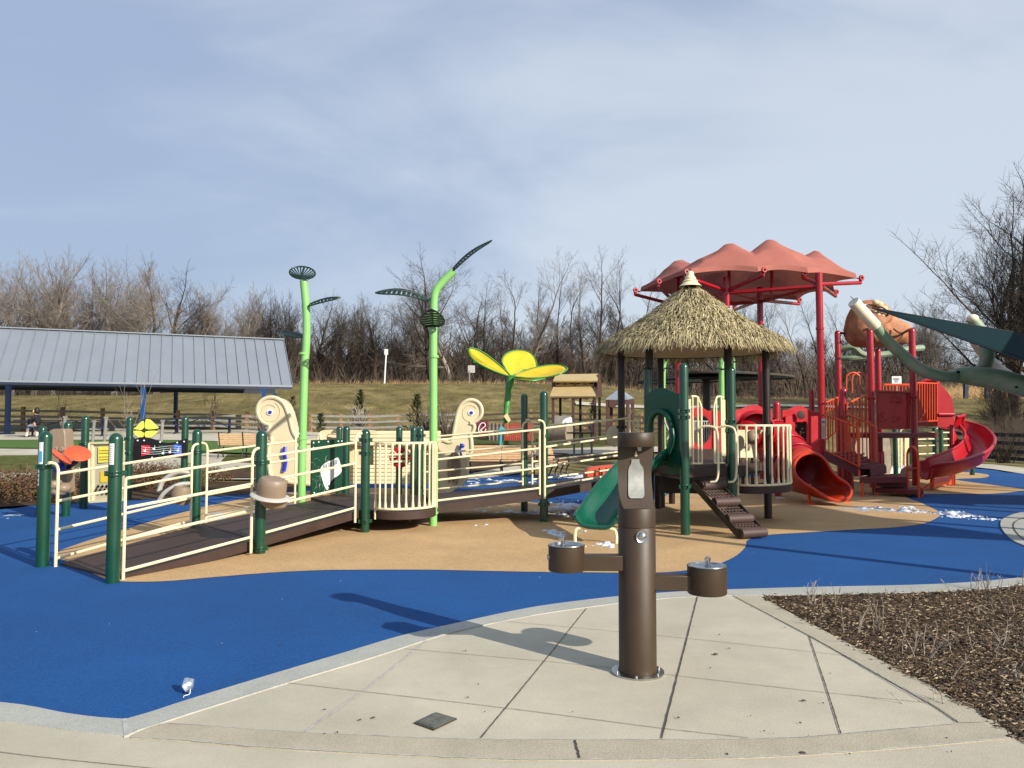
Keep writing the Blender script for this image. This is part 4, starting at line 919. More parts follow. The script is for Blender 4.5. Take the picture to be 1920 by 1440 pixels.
# green slide
hood = [(1208,740),(1214,737),(1222,733),(1230,728),(1240,727),(1248,728),(1258,733),(1268,737),(1278,738),(1278,886),(1262,890),(1250,888),(1250,850),(1258,820),(1256,800),(1250,785),(1240,776),(1232,775),(1224,783),(1220,800),(1219,826),(1208,828)]
mb = MB(); mb.prism([P(a, b, 11.75-(a-1208)/70*.7) for a, b in hood], (.03, .09, 0)); mb.build('slide_hood', M['dark_green_panel'], tw, bevel=.015)
mb = MB(); mb.tube(cr([P(1219, 826, 11.6), P(1219, 800, 11.58), P(1224, 780, 11.52), P(1238, 771, 11.4), P(1252, 780, 11.25), P(1259, 798, 11.2), P(1260, 822, 11.15), P(1252, 850, 11.2)], 6), .045, 10); mb.build('hood_rim', M['dark_green_panel'], tw)
def chute(root, path, width, wall, m, name, lipr=.03, flare=1.0, up=None, seg=10, ends=None):
    p = cr(path, 8); rows = []; lips = ([], [])
    for i, q in enumerate(p):
        t = (p[min(i+1, len(p)-1)]-p[max(i-1, 0)]); t.z = 0 if t.length < 1e-6 else t.z
        th = V((t.x, t.y, 0)).normalized(); s_ = V((th.y, -th.x, 0)); n_ = V((0, 0, 1)); k = i/(len(p)-1)
        wl = wall(k) if callable(wall) else wall; wd = width(k) if callable(width) else width; row = []
        wl0, wl1 = (wl if isinstance(wl, tuple) else (wl, wl))
        row.append(q-s_*(wd/2+.035)+n_*(wl0-.05)); row.append(q-s_*(wd/2+.03)+n_*wl0)
        for j in range(seg+1):
            u = -1+2*j/seg; hh = (wl0 if u < 0 else wl1)
            row.append(q+s_*u*wd/2+n_*(hh*abs(u)**4.0))
        row.append(q+s_*(wd/2+.03)+n_*wl1); row.append(q+s_*(wd/2+.035)+n_*(wl1-.05)); rows.append(row)
        lips[0].append(q-s_*(wd/2+.015)+n_*wl0); lips[1].append(q+s_*(wd/2+.015)+n_*wl1)
    mb = MB(); mb.grid(rows); o = mb.build(name, M[m], root, thick=.025)
    mb = MB()
    for l in lips: mb.tube(l, lipr, 8)
    e = rows[-1][2:-2]; mb.tube(e, lipr, 8)
    mb.build('lip', M[m], o); return o
sp = [P(1238, 872, 11.75), P(1222, 874, 11.4), P(1200, 890, 11.1), P(1170, 925, 10.8), P(1145, 958, 10.5), P(1127, 982, 10.3), P(1117, 989, 10.12)]
chute(tw, sp, lambda k: .5+.06*k, lambda k: .25 if k < .75 else .25-.13*(k-.75)/.25, 'slide_green', 'slide')
mb = MB(); e = sp[-1]
mb.tube(cr([e+V((-.26, .10, -.24)), e+V((-.26, .10, -.1)), e+V((-.2, .1, -.02)), e+V((.2, .04, -.02)), e+V((.27, .03, -.1)), e+V((.27, .03, -.24))], 6), .022, 8); mb.build('slide_foot', M['cream_metal'], tw)
# step climber
top = P(1333, 872, 11.45); botm = P(1412, 996, 10.55); top.z = .86; botm.z = .05
axx = V((.93, .34, 0)).normalized(); nst = 4
mb = MB(); mb.prism([top+V((-.24, -.05, .1))-axx*.02, top+axx*.5+V((-.24, -.05, .1)), top+axx*.5+V((-.2, -.12, -.2)), top+V((-.2, -.12, -.2))], (.02, .03, 0)); mb.build('climber_apron', M['step_brown'], tw)
ctrs = [V((X(px_, Y_), Y_, zat(py_, Y_))) for px_, py_, Y_ in ((1334, 909, 11.2), (1359, 940, 10.98), (1383, 971, 10.75), (1408, 997, 10.55))]
for i, c_ in enumerate(ctrs):
    mb = MB(); prof = []
    L0 = c_-axx*.2; L1 = c_+axx*.2
    mb.tube([L0, L1], .068, 18); mb.build('step', M['step_brown'], tw)
    prev = (ctrs[i-1] if i else top+V((-.02, -.05, -.1))); mb = MB()
    a0 = prev-axx*.19+V((0, 0, -.045)); a1 = prev+axx*.19+V((0, 0, -.045)); b0 = L0+axx*.01+V((0, .03, .04)); b1 = L1-axx*.01+V((0, .03, .04))
    nu, nv = 7, 4
    for u in range(nu+1): mb.bar(a0.lerp(a1, u/nu), b0.lerp(b1, u/nu), .016, .014)
    for v in range(nv+1): mb.bar(a0.lerp(b0, v/nv), a1.lerp(b1, v/nv), .016, .013)
    mb.build('riser_mesh', M['step_brown'], tw)
mb = MB()
for s_ in (-.21, .21):
    mb.bar(ctrs[0]+axx*s_+V((-.1, .08, .04)), ctrs[-1]+axx*s_+V((0, .02, -.035)), .02, .09)
mb.build('stringer', M['post_brown'], tw)
# cream gates and grab rails
def gate(px0, px1, pyt, pyb, Y0, Y1_, n, left):
    mb = MB(); a = P(px0, pyb, Y0); b = P(px1, pyb, Y1_); hgt = zat(pyt, Y0)-a.z
    if left: mb.tube(cr([a+V((0, 0, hgt)), a.lerp(b, .6)+V((0, 0, hgt)), b+V((-.03, 0, hgt-.05)), b+V((0, 0, hgt-.16)), b+V((0, 0, hgt-.4))], 5)+[b], .0155, 8)
    else: mb.tube(cr([b+V((0, 0, hgt)), b.lerp(a, .6)+V((0, 0, hgt)), a+V((.03, 0, hgt-.05)), a+V((0, 0, hgt-.16)), a+V((0, 0, hgt-.4))], 5)+[a], .0155, 8)
    mb.tube([a, b], .014, 8)
    for k in range(n): q = a.lerp(b, (k+(.3 if left else .5))/n); mb.tube([q, q+V((0, 0, hgt-.01))], .0125, 8)
    mb.build('gate_guard', M['cream_metal'], tw)
    mb = MB(); e = a if left else b; mb.bar(e+V((-.03 if left else .0, .04, .1)), e+V((-.03 if left else 0, .04, hgt-.04)), .07, .03); mb.build('gate_plate', M['cream_metal'], tw)
gate(1297, 1316, 743, 869, 11.05, 11.2, 2, True); gate(1340, 1358, 743, 868, 11.35, 11.5, 2, False)
for x0, x1, Y, yb in ((1310, 1346, 11.0, 905), (1346, 1380, 11.2, 905)):
    mb = MB(); mb.tube(cr([P(x0, 802, Y+.1), P(x0+14, 799, Y+.05), P(x1-6, 802, Y), P(x1-1, 812, Y-.02), P(x1, 830, Y-.03), P(x1+1, 870, Y-.05), P(x1, 892, Y-.05), P(x1-4, 902, Y-.05), P(x1-14, 904, Y-.02)], 5), .0165, 8); mb.build('grab_rail', M['cream_metal'], tw)
# half round balcony on the right
a = P(1384, 920, 11.95); b = P(1469, 915, 12.7); a.z = b.z = 0; ch = b-a; nrm = V((ch.y, -ch.x, 0)).normalized()
arc = [a+ch*.5-ch*.5*math.cos(t)+nrm*.36*math.sin(t) for t in [math.pi*k/12 for k in range(13)]]
zb_ = zat(908, 12.0); zt2 = zat(798, 12.0)
deckslab(tw, [a+V((-.05, .1, 0))]+[p+nrm*.02 for p in arc]+[b+V((0, .2, 0)), V((X(1437,12.8), 12.9, 0))], [zb_-.03]*16, .1, name='balcony_deck')
balusters(tw, arc, zb_, zt2, 12, r=.0145); 
mb = MB(); a2 = P(1382, 858, 12.6); b2 = P(1428, 858, 12.9)
mb.prism([P(1380, 806, 12.7), P(1432, 806, 12.9), P(1424, 815, 12.9), P(1414, 826, 12.9), P(1424, 858, 12.9), P(1380, 858, 12.7)], (0, .03, 0)); ip = mb.build('drum_panel', M['cream_plastic'], tw)
mb = MB(); mb.ball(P(1410, 820, 12.6), (.11, .09, .12), 14); mb.ball(P(1402, 836, 12.6), (.05, .05, .09), 10); mb.build('talk_horn', M['taupe_plastic'], tw)
mb = MB()
for k in range(4): mb.bar(P(1384+9*k, 858, 12.6), P(1384+9*k, 920, 12.6), .05, .02)
mb.build('under_slats', M['step_brown'], tw)
# inner parts seen through the hood and gate
mb = MB(); mb.tube(cr([P(1246, 790, 12.6), P(1250, 800, 12.5), P(1256, 812, 12.5), P(1250, 824, 12.5)], 5), .016, 8); mb.build('inner_rail', M['grey_trim'], tw)
balusters(tw, [xy(1174, 14.2), xy(1198, 14.0)], zat(812, 14.2), zat(790, 14.2), 4, legs=False)
mb = MB(); mb.ball(P(1152, 818, 14.4), (.16, .05, .2), 16); mb.build('talk_dish', M['cream_plastic'], tw)
# thin lime arch behind the tower
ar = thing('lime_arch', 'light green pipe arch with small dark leaves behind the thatched tower', 'play arch', (X(1300, 17), 17, 0))
mb = MB(); mb.tube(cr([xy(1243, 17, 0), xy(1243, 17, 1.2), P(1243, 700, 17), P(1248, 675, 17), P(1262, 655, 17), P(1300, 640, 17.4), P(1335, 655, 17), P(1350, 674, 17), P(1353, 700, 17), xy(1353, 17, 1.2), xy(1353, 17, 0)], 8), .062, 12); mb.build('pipe', M['lime_metal'], ar)
leaf(ar, P(1247, 690, 16.9), P(1258, 690, 16.7), .1, (0, -.3, 1), ribs=4); leaf(ar, P(1352, 690, 16.9), P(1340, 690, 16.7), .1, (0, -.3, 1), ribs=4); leaf(ar, P(1352, 693, 16.9), P(1364, 690, 16.7), .1, (0, -.3, 1), ribs=4)
lp = thing('lime_pole', 'thin light green pole just right of the brown roof post, with one small leaf', 'play pole', (X(1376, 15.5), 15.5, 0))
mb = MB(); mb.tube([xy(1376, 15.5, 0), P(1376, 655, 15.5)], .028, 12); mb.build('pipe', M['lime_metal'], lp)
leaf(lp, P(1376, 679, 15.4), P(1387, 676, 15.2), .08, (0, -.3, 1), ribs=4)

# ================================================================== RED CANOPY
cn = thing('red_canopy', 'large salmon fabric canopy with pointed peaks on red steel posts and arms', 'shade canopy', (7, 20.5, 0))
ZC = 5.36
tips = [(3.71,22.1),(4.04,20.8),(4.55,19.4),(6.2,19.2),(7.5,19.3),(9.08,20.05),(9.4,22.2),(8.85,23.7),(7.3,25.0),(5.2,24.4)]
peaks = [(5.84,20.5,.50,.5),(6.99,20.5,.58,.5),(8.5,21.1,.50,.5),(4.85,22.2,.50,.45),(6.4,23.2,.4,.5),(7.9,22.9,.4,.5)]
cx, cy = 6.7, 21.8; fine = []
m_ = len(tips)
for i in range(m_):
    a, b = V((*tips[i], 0)), V((*tips[(i+1) % m_], 0)); c_ = V((cx, cy, 0))
    for k in range(20):
        t = k/20; p = a.lerp(b, t); p = p.lerp(c_, .10*math.sin(math.pi*t)*(b-a).length/2.2); fine.append(p)
def chh(x, y, s_):
    z = .12*math.sin(math.pi*min(1, s_*1.3)/2)
    best = 0
    for px_, py_, h, w in peaks:
        d = max(0, math.hypot(x-px_, y-py_)-.13); best = max(best, 1.08*h*math.exp(-(d/(w*1.5))))
        z += .16*h*math.exp(-(d/(w*3))**2)*min(1, (1-s_)*4)
    return z+best*min(1, (1-s_)*4.5)+.12*(1-s_*s_)
rows = []
for i in range(81):
    s_ = i/80; rows.append([V((cx+(p.x-cx)*(s_), cy+(p.y-cy)*(s_), 0)) for p in fine])
for i, r_ in enumerate(rows):
    for k, p in enumerate(r_):
        s_ = i/80; p.z = ZC+chh(p.x, p.y, s_)*(1 if s_ < 1 else 0)+(.16*(1-s_)) + (0.0 if k % 20 == 0 else .1*math.sin(math.pi*(k % 20)/20)*s_)
mb = MB(); mb.grid(rows, closed=True); mb.build('canopy_fabric', M['canopy_fabric'], cn)
for px, Y in ((1540, 19.0), (1428, 21.5), (1365, 20.0), (1272, 22.5)):
    mb = MB(); b = V((X(px, Y), Y, 0)); mb.tube([b, b+V((0, 0, ZC-(.06 if px == 1540 else -.02)))], .085, 18); mb.build('post', M['red_metal'], cn)
    for zz in (.75, 2.05, 3.9): mb = MB(); mb.lathe(b+V((0, 0, zz)), [(.085, -.03), (.1, -.025), (.1, .025), (.085, .03)], 16); mb.build('collar', M['red_metal'], cn)
PO = {px: V((X(px, Y), Y, ZC-.35)) for px, Y in ((1540, 19.0), (1428, 21.5), (1365, 20.0), (1272, 22.5))}
conn = [(0,1272),(1,1272),(2,1365),(3,1365),(4,1540),(5,1540),(6,1540),(7,1428),(8,1428),(9,1272)]
for i, k in conn:
    t = V((tips[i][0], tips[i][1], ZC)); o = (t-PO[k]); o.z = 0; e = t+o.normalized()*.16
    mb = MB(); mb.tube([PO[k]+V((0, 0, 0)), e+V((0, 0, -.1))], .05, 10); mb.tube([e+V((0, 0, -.12)), e+V((0, 0, .05))], .04, 8); mb.build('arm', M['red_metal'], cn)
    mb = MB(); mb.lathe(e+V((0, -.03, .02)), [(.03, 0), (.075, 0), (.08, .03), (.07, .05), (.03, .05)], 14, V((.3, -1, 0))); mb.tube([e, t], .018, 6); mb.build('tensioner', M['red_metal'], cn)
mb = MB(); pl = [PO[1272], PO[1365], PO[1540], PO[1428], PO[1272]]
for a, b in zip(pl, pl[1:]): mb.tube([a+V((0, 0, -.05)), b+V((0, 0, -.05))], .05, 10)
mb.tube([PO[1365]+V((0, 0, -.05)), PO[1428]+V((0, 0, -.05))], .045, 10)
mb.build('ring_beam', M['red_metal'], cn)
for px_, py_, h, w in peaks[:4]:
    mb = MB(); mb.tube([V((px_, py_, ZC-.35)), V((px_, py_, ZC+h-.05))], .045, 8); mb.lathe(V((px_, py_, ZC+h-.08)), [(.13, 0), (.14, .02), (.13, .04)], 16); mb.build('peak_mast', M['red_metal'], cn)

# ================================================================== RED PLAY TOWER
rt = thing('red_play_tower', 'red play structure with orange railings, crawl tubes, stairs and a curly slide', 'play structure', (8, 18.5, 0))
def rpost(px, Y, topy, r=.068, cl=()): 
    return post(rt, V((X(px, Y), Y, 0)), zat(topy, Y), r=r, m='red_metal', clamps=cl)
rpost(1573, 20.0, 619, .075, (2.1,)); rpost(1634, 18.6, 616, .08, (2.15,)); rpost(1648, 20.8, 652, .075, (2.2,)); rpost(1713, 19.2, 614, .08, (2.2, 1.25)); rpost(1582, 18.3, 727, .08, (1.7,)); rpost(1522, 19.6, 729); rpost(1456, 16.6, 752, .075, (1.6, 1.45))
rpost(1650, 18.9, 844, .07); rpost(1590, 18.3, 865, .09)
# platform with engraved panel
ZP = zat(812, 19)
deckslab(rt, [xy(1642, 18.7), xy(1716, 19.0), xy(1760, 20.0), xy(1740, 21.2), xy(1600, 21.2), xy(1575, 19.8)], [ZP]*6, .12, 'maroon_deck', 'platform')
mb = MB(); mb.prism([P(1646, 733, 18.7), P(1707, 735, 18.95), P(1707, 803, 18.95), P(1646, 803, 18.7)], (0, .04, 0)); ep = mb.build('engraved_panel', M['red_plastic'], rt, bevel=.01)
mb = MB(); mb.bar(P(1645, 733, 18.66), P(1708, 735, 18.91), .04, .03); mb.bar(P(1645, 804, 18.66), P(1708, 804, 18.91), .04, .03); mb.bar(P(1706, 736, 18.9), P(1706, 803, 18.9), .03, .03); mb.build('panel_frame', M['red_metal'], rt)
mb = MB()
for pts in ([(1654,776),(1651,784),(1654,790),(1661,791),(1664,786)], [(1658,772),(1656,780),(1659,784)], [(1674,748),(1680,743),(1685,742),(1690,748),(1694,755)], [(1672,755),(1680,752),(1690,756)], [(1678,784),(1684,780),(1688,786),(1682,791),(1676,789)]):
    mb.tube(cr([P(a, b, 18.66+.004*(a-1646)) for a, b in pts], 4), .009, 5)
mb.build('line_drawing', M['orange_plastic'], ep)
def slats(px0, px1, yt0, yt1, yb0, yb1, Y0, Y1_, n, m='orange_metal', name='baluster_guard', r=.016):
    mb = MB(); a0, a1 = P(px0, yb0, Y0), P(px1, yb1, Y1_); b0, b1 = P(px0, yt0, Y0), P(px1, yt1, Y1_)
    mb.tube([a0, a1], r*1.2, 8); mb.tube([b0, b1], r*1.2, 8)
    for k in range(n): t = k/(n-1); mb.tube([a0.lerp(a1, t), b0.lerp(b1, t)], r, 6)
    return mb.build(name, M[m], rt)
slats(1719, 1757, 718, 719, 791, 789, 19.3, 19.9, 9)
slats(1656, 1704, 722, 722, 745, 745, 21.0, 21.0, 9)
mb = MB(); mb.bar(P(1657, 721, 21), P(1705, 721, 21), .05, .05); mb.build('top_rail', M['orange_metal'], rt)
mb = MB(); mb.prism([P(1725, 790, 20.3), P(1757, 790, 20.3), P(1757, 760, 20.3), P(1740, 765, 20.3)], (0, .05, 0)); mb.build('infill_panel', M['orange_metal'], rt)
# ladder arches at the back
for x0, x1 in ((1587, 1612), (1598, 1624)):
    mb = MB(); mb.tube(cr([P(x0, 800, 20), P(x0, 715, 20), P(x0+3, 703, 20), P((x0+x1)/2, 698.5, 20), P(x1-3, 703, 20), P(x1, 715, 20), P(x1+1, 800, 20)], 6), .02, 8); mb.build('grab_arch', M['orange_metal'], rt)
# upper stair railings
slats(1547, 1571, 755, 745, 826, 806, 18.6, 19.4, 6); slats(1588, 1622, 757, 741, 832, 812, 18.2, 19.0, 7)
# main stairs with railings
A = (1546, 782, 17.8); 
def stair_rail(pts_top, pts_bot, Y0, Y1_, n, x_off=0):
    mb = MB(); T_ = [P(a, b, Y0+(Y1_-Y0)*(i/(len(pts_top)-1))) for i, (a, b) in enumerate(pts_top)]; B_ = [P(a, b, Y0+(Y1_-Y0)*(i/(len(pts_bot)-1))) for i, (a, b) in enumerate(pts_bot)]
    tt = cr(T_, 6); mb.tube(tt, .022, 8); mb.tube(B_, .02, 8)
    a, b = T_[0], T_[-2]; 
    for k in range(n):
        t = k/(n-1); q0 = B_[0].lerp(B_[-1], t); xx = q0.x
        zt_ = None
        for u, v in zip(tt, tt[1:]):
            if u.x <= xx <= v.x: zt_ = u.z+(v.z-u.z)*(xx-u.x)/max(1e-6, v.x-u.x)
        if zt_ is None: continue
        mb.tube([q0, V((xx, q0.y, zt_))], .0145, 6)
    return mb.build('stair_railing', M['orange_metal'], rt)
stair_rail([(1547,779),(1553,780),(1580,790),(1603,800),(1610,806),(1611,830),(1611,893)], [(1547,844),(1609,874)], 17.6, 16.6, 9)
stair_rail([(1580,788),(1586,780),(1593,779),(1618,789),(1638,799),(1643,808),(1643,888)], [(1580,843),(1642,870)], 18.3, 17.3, 9)
mb = MB(); mb.prism([P(1546, 844, 17.6), P(1546, 862, 17.6), P(1612, 893, 16.6), P(1612, 875, 16.6)], (0, .04, 0)); mb.prism([P(1580, 842, 18.3), P(1580, 850, 18.3), P(1642, 880, 17.3), P(1642, 869, 17.3)], (0, .04, 0)); mb.build('stair_stringer', M['maroon_deck'], rt)
for k in range(6):
    t = k/5; a = P(1550+58*t, 850+26*t, 17.55-.95*t); b = P(1584+54*t, 846+24*t, 18.25-.95*t)
    mb = MB(); mb.prism([a, b, b+V((.24, -.06, 0)), a+V((.24, -.06, 0))], (0, 0, -.04)); mb.prism([a+V((.24, -.06, -.04)), b+V((.24, -.06, -.04)), b+V((.24, -.06, -.2)), a+V((.24, -.06, -.2))], (.02, 0, 0)); mb.build('stair_tread', M['maroon_deck'], rt)
# transfer decks at the bottom
mb = MB(); mb.prism([P(1612, 876, 16.6), P(1644, 875, 17.2), P(1644, 891, 17.2), P(1612, 892, 16.6)], (0, .03, 0)); mb.build('stair_riser', M['maroon_deck'], rt)
zt1 = zat(893, 16.6)
deckslab(rt, [xy(1612, 16.4), xy(1700, 16.5), xy(1706, 17.3), xy(1640, 17.4)], [zt1]*4, .13, 'maroon_deck', 'transfer_deck')
zt3 = zat(913, 16.8)
deckslab(rt, [xy(1640, 16.7), xy(1702, 16.2), xy(1732, 16.3), xy(1730, 16.9), xy(1660, 17.0)], [zt3]*5, .1, 'maroon_deck', 'transfer_deck')
for px, Y, h in ((1617, 16.35, .3), (1645, 16.7, .2), (1728, 16.4, .2), (1637, 17.2, .3)): mb = MB(); mb.tube([xy(px, Y, 0), xy(px, Y, h)], .03, 10); mb.build('deck_leg', M['orange_metal'], rt)
mb = MB(); mb.prism([P(1645, 896, 16.9), P(1700, 897, 16.9), P(1700, 914, 16.9), P(1645, 912, 16.9)], (0, .04, 0)); mb.build('deck_skirt', M['maroon_deck'], rt)
f0, f1 = G(1703, 930), G(1723, 934)
mb = MB(); mb.tube(cr([f0, f0+V((0, 0, .75)), f0+V((.02, 0, .95)), f0.lerp(f1, .5)+V((0, 0, 1.06)), f1+V((-.02, 0, .98)), f1+V((0, 0, .78)), f1], 6), .026, 10); mb.tube([f0+V((0, 0, .58)), f1+V((0, 0, .62))], .018, 8); mb.build('grab_arch', M['orange_metal'], rt)
# arched red wall panels
def redpanel(pts, Y0, Y1_, hole=None, name='arch_panel', m='red_plastic'):
    x0 = min(p[0] for p in pts); x1 = max(p[0] for p in pts)
    f = lambda a, b: P(a, b, Y0+(Y1_-Y0)*(a-x0)/(x1-x0))
    mb = MB(); mb.prism([f(a, b) for a, b in pts], (0, .08, 0), [[f(a, b) for a, b in hole]] if hole else ()); return mb.build(name, M[m], rt, bevel=.012)
def circ(cx_, cy_, rx, ry, n=20, a0=0, a1=6.2832): return [(cx_+rx*math.cos(a0+(a1-a0)*k/n), cy_+ry*math.sin(a0+(a1-a0)*k/n)) for k in range(n)]
redpanel([(1296,842),(1296,770),(1303,765),(1311,762),(1319,765),(1327,770),(1340,770),(1352,772),(1352,850),(1296,850)], 15.6, 15.9, circ(1314, 806, 20, 28), 'crawl_panel')
slats(1298, 1334, 790, 790, 830, 830, 16.6, 16.6, 9, 'grey_trim', 'crawl_grille', .012)
mb = MB(); mb.prism([P(1296, 842, 15.4), P(1345, 842, 15.4), P(1345, 872, 15.4), P(1296, 872, 15.4)], (0, .1, 0)); mb.build('entry_step', M['deck_brown'], rt)
redpanel([(1378,842),(1378,768),(1388,768),(1396,764),(1404,760),(1413,759),(1422,760),(1430,764),(1438,768),(1448,768),(1448,842)], 15.9, 16.2)
mb = MB(); c = P(1416, 806, 15.95)
mb.lathe(c, [(.32, -.02), (.4, 0), (.41, .04), (.36, .08), (.34, .2)], 30, V((-.1, -1, 0))); mb.lathe(c, [(0, .06), (.3, .02), (.345, -.02)], 30, V((-.1, -1, 0))); mb.build('bubble_window', M['red_plastic'], rt)
ph = redpanel([(1467,862),(1467,769),(1478,768),(1486,764),(1494,761),(1501,760.5),(1508,763),(1516,768),(1526,771),(1540,772),(1541,862)], 16.6, 17.0, [(1491,800),(1491,794),(1494,791),(1499,792),(1503,794),(1508,790),(1513,792),(1514,800),(1514,846),(1510,850),(1491,840)], 'climb_panel')
mb = MB()
for x0 in (1473, 1521):
    mb.prism([P(x0, 780, 16.55), P(x0+13, 780, 16.6), P(x0+13, 856, 16.6), P(x0, 856, 16.55)], (0, .05, 0))
mb.build('panel_pilaster', M['red_plastic'], ph, bevel=.01)
mb = MB(); mb.lathe(P(1502, 778, 16.62), [(0, .005), (.08, .005), (.095, .0)], 20, V((0, -1, 0))); mb.build('round_window', M['deck_brown'], ph)
mb = MB(); mb.prism([P(1488, 786, 17.4), P(1518, 786, 17.4), P(1518, 852, 17.4), P(1488, 852, 17.4)], (0, .03, 0)); nb_ = mb.build('net_backing', M['deck_brown'], rt)
mb = MB(); r5 = random.Random(2)
for k in range(14): mb.ball(P(r5.uniform(1491, 1514), r5.uniform(796, 845), 17.3), (.03, .02, .02), 6)
mb.build('hand_hold', M['wood_slat'], nb_)
mb = MB(); b = V((X(1543.5, 17.6), 17.6, 0)); mb.prism([P(1541, 785, 17.5), P(1547, 785, 17.5), P(1547, 823, 17.5), P(1541, 823, 17.5)], (0, .01, 0)); lb = mb.build('warning_label', M['white_paint'], rt)
mb = MB()
for k in range(8): mb.bar(P(1541.6, 798+3*k, 17.49), P(1546.4, 798+3*k, 17.49), .008, .01)
mb.bar(P(1542, 791, 17.49), P(1546, 791, 17.49), .01, .06); mb.build('label_print', M['grey_cloth'], lb)
# tube slide: red bent tube ending in an orange mouth
tp = [P(1440, 820, 16.9), P(1456, 832, 16.6), P(1472, 852, 16.3), P(1486, 868, 16.0), P(1497, 880, 15.75)]
p = cr(tp, 8); mb = MB(); mb.tube(p, .46, 28, caps=False)
for k in (4, 15, 25): mb.tube([p[k], p[k]+(p[k+1]-p[k]).normalized()*.05], .49, 28, caps=False)
mb.build('slide_tube', M['red_plastic'], rt, thick=.02)
RIM = [(1524,850,15.3),(1536,854,15.25),(1545,861,15.2),(1552,870,15.15),(1561,885,15.1),(1573,897,15.05),(1587,906,15.0),(1595,916,14.95),(1595,928,14.8),(1587,936,14.65),(1573,939.5,14.55),(1558,936,14.55),(1540,926,14.6),(1521,914,14.65),(1506,905,14.7),(1494,894,14.8),(1489,881,14.9),(1491,867,15.05),(1500,856,15.2),(1512,851,15.28)]
rim = cr([P(a, b, c) for a, b, c in RIM], 3, True); nr = len(rim); cb = P(1497, 880, 15.75); rows = [[], [], [], []]
for k, q in enumerate(rim):
    a = math.pi/2-.35-2*math.pi*k/nr; bk = cb+V((.46*math.cos(a)*.9, .46*math.cos(a)*.35, .46*math.sin(a)))
    mid = q.lerp(bk, .5)+(V((q.x, q.y, q.z))-P(1530, 895, 15))*.06; mid.z = max(mid.z, .1); bk.z = max(bk.z, .14)
    rows[0].append(q); rows[1].append(q.lerp(mid, .5)+(q-P(1530, 895, 15))*.03); rows[2].append(mid); rows[3].append(bk)
for r_ in rows:
    for q in r_: q.z = max(q.z, .05)
mb = MB(); mb.grid(rows, closed=True); mo = mb.build('slide_mouth', M['orange_plastic'], rt, thick=.02)
mb = MB(); mb.tube(rim+[rim[0]], .03, 8); mb.build('lip', M['orange_plastic'], mo)
for px, py in ((1519, 946), (1586, 942)): mb = MB(); g_ = G(px, py); mb.bar(g_+V((0, 0, .01)), g_+V((.03 if px < 1550 else -.1, .15, .24)), .05, .05); mb.bar(g_+V((-.08, 0, .012)), g_+V((.1, 0, .012)), .08, .02); mb.build('slide_foot', M['orange_metal'], rt)
# curly slide
mb = MB(); mb.prism(cr([P(a, b, 19.9) for a, b in [(1758,790),(1758,725),(1757,716),(1763,720),(1775,733),(1785,748),(1788,762),(1789,776),(1787,800),(1760,800)]], 3, True), (0, 1.0, 0)); hd = mb.build('slide_hood', M['red_plastic'], rt, bevel=.06)
mb = MB(); mb.tube(cr([P(1720, 722, 20.2), P(1735, 714, 20.2), P(1750, 714, 20.2), P(1759, 722, 20.1), P(1759, 792, 20.0)], 5), .05, 8, flat=1.5); mb.tube([P(1760, 777, 19.85), P(1789, 777, 19.85), P(1789, 777, 20.9)], .035, 8); mb.build('hood_band', M['red_plastic'], hd)
cs = [P(1772, 800, 20.3), P(1795, 806, 20.5), P(1822, 824, 20.3), P(1838, 848, 19.6), P(1826, 870, 18.8), P(1795, 884, 18.2), P(1762, 893, 17.9), P(1735, 897, 17.9)]
cs[0].z = zat(806, 20.3)
chute(rt, cs, .62, lambda k: (.30+.05*math.sin(3.1*k), .34+.10*math.sin(3.1*k)), 'red_plastic', 'curly_slide', .035)
mb = MB(); mb.tube([xy(1785, 19.3, 0), xy(1785, 19.5, 1.5)], .06, 14); mb.build('slide_mast', M['red_metal'], rt)
mb = MB(); mb.tube([xy(1785, 19.25, 0), xy(1785, 19.25, .3)], .075, 14); mb.tube(cr([xy(1730, 17.8, .05), xy(1745, 17.9, .15), xy(1780, 18.6, .15)], 4), .025, 8); mb.tube([xy(1748, 17.95, 0), xy(1748, 17.95, .3)], .05, 10); mb.bar(xy(1750, 18, .16), xy(1782, 18.9, .16), .05, .2); mb.build('slide_foot', M['orange_metal'], rt)
mb = MB(); mb.prism([P(1775, 800, 19.8), P(1786, 800, 19.8), P(1788, 852, 19.5), P(1796, 842, 19.6), P(1800, 830, 19.8), P(1795, 818, 20.0)], (0, .06, 0)); mb.build('slide_core', M['red_plastic'], rt, bevel=.02)

# ================================================================== CREATURE HEAD, DRIFTWOOD LIMB, SAILS
hd_ = thing('creature_head', 'big tan sculpted animal head with heavy brow, mounted on top of the red posts', 'sculpture', P(1645, 610, 20))
base_c = P(1648, 612, 20.0)
out = [(1586,610),(1585,628),(1592,642),(1606,650),(1625,652),(1648,650),(1672,650),(1694,645),(1706,640),(1708,622),(1705,608),(1694,602),(1678,596),(1666,586),(1658,574),(1648,566),(1632,563),(1614,565),(1600,574),(1590,590)]
cc = (1640, 614); rows = []; nl = 12
for j in range(nl+1):
    th = math.pi*(j/nl)-math.pi/2; sc_ = math.cos(th)**.75 if 0 < j < nl else 0; dy = math.sin(th)*.55
    row = []
    for a, b in out:
        x = cc[0]+(a-cc[0])*sc_; y = cc[1]+(b-cc[1])*sc_; p_ = P(x, y, 20.0); nn = noise.noise(V((p_.x*2.2, dy*3, p_.z*2.2)))*.05
        row.append(V((p_.x+nn, 20.0+dy*(1.0 if a < 1670 else .75), p_.z+nn)))
    rows.append(cr(row, 2, True))
mb = MB(); mb.grid(rows, closed=True); mb.build('head', M['rock_skin'], hd_)
mb = MB()
for px, py, r_ in ((1642,567,.09),(1650,571,.10),(1658,578,.09),(1646,590,.07),(1655,592,.07),(1662,590,.06),(1640,584,.06)): mb.ball(P(px, py, 19.52), (r_, .07, r_*.8), 10)
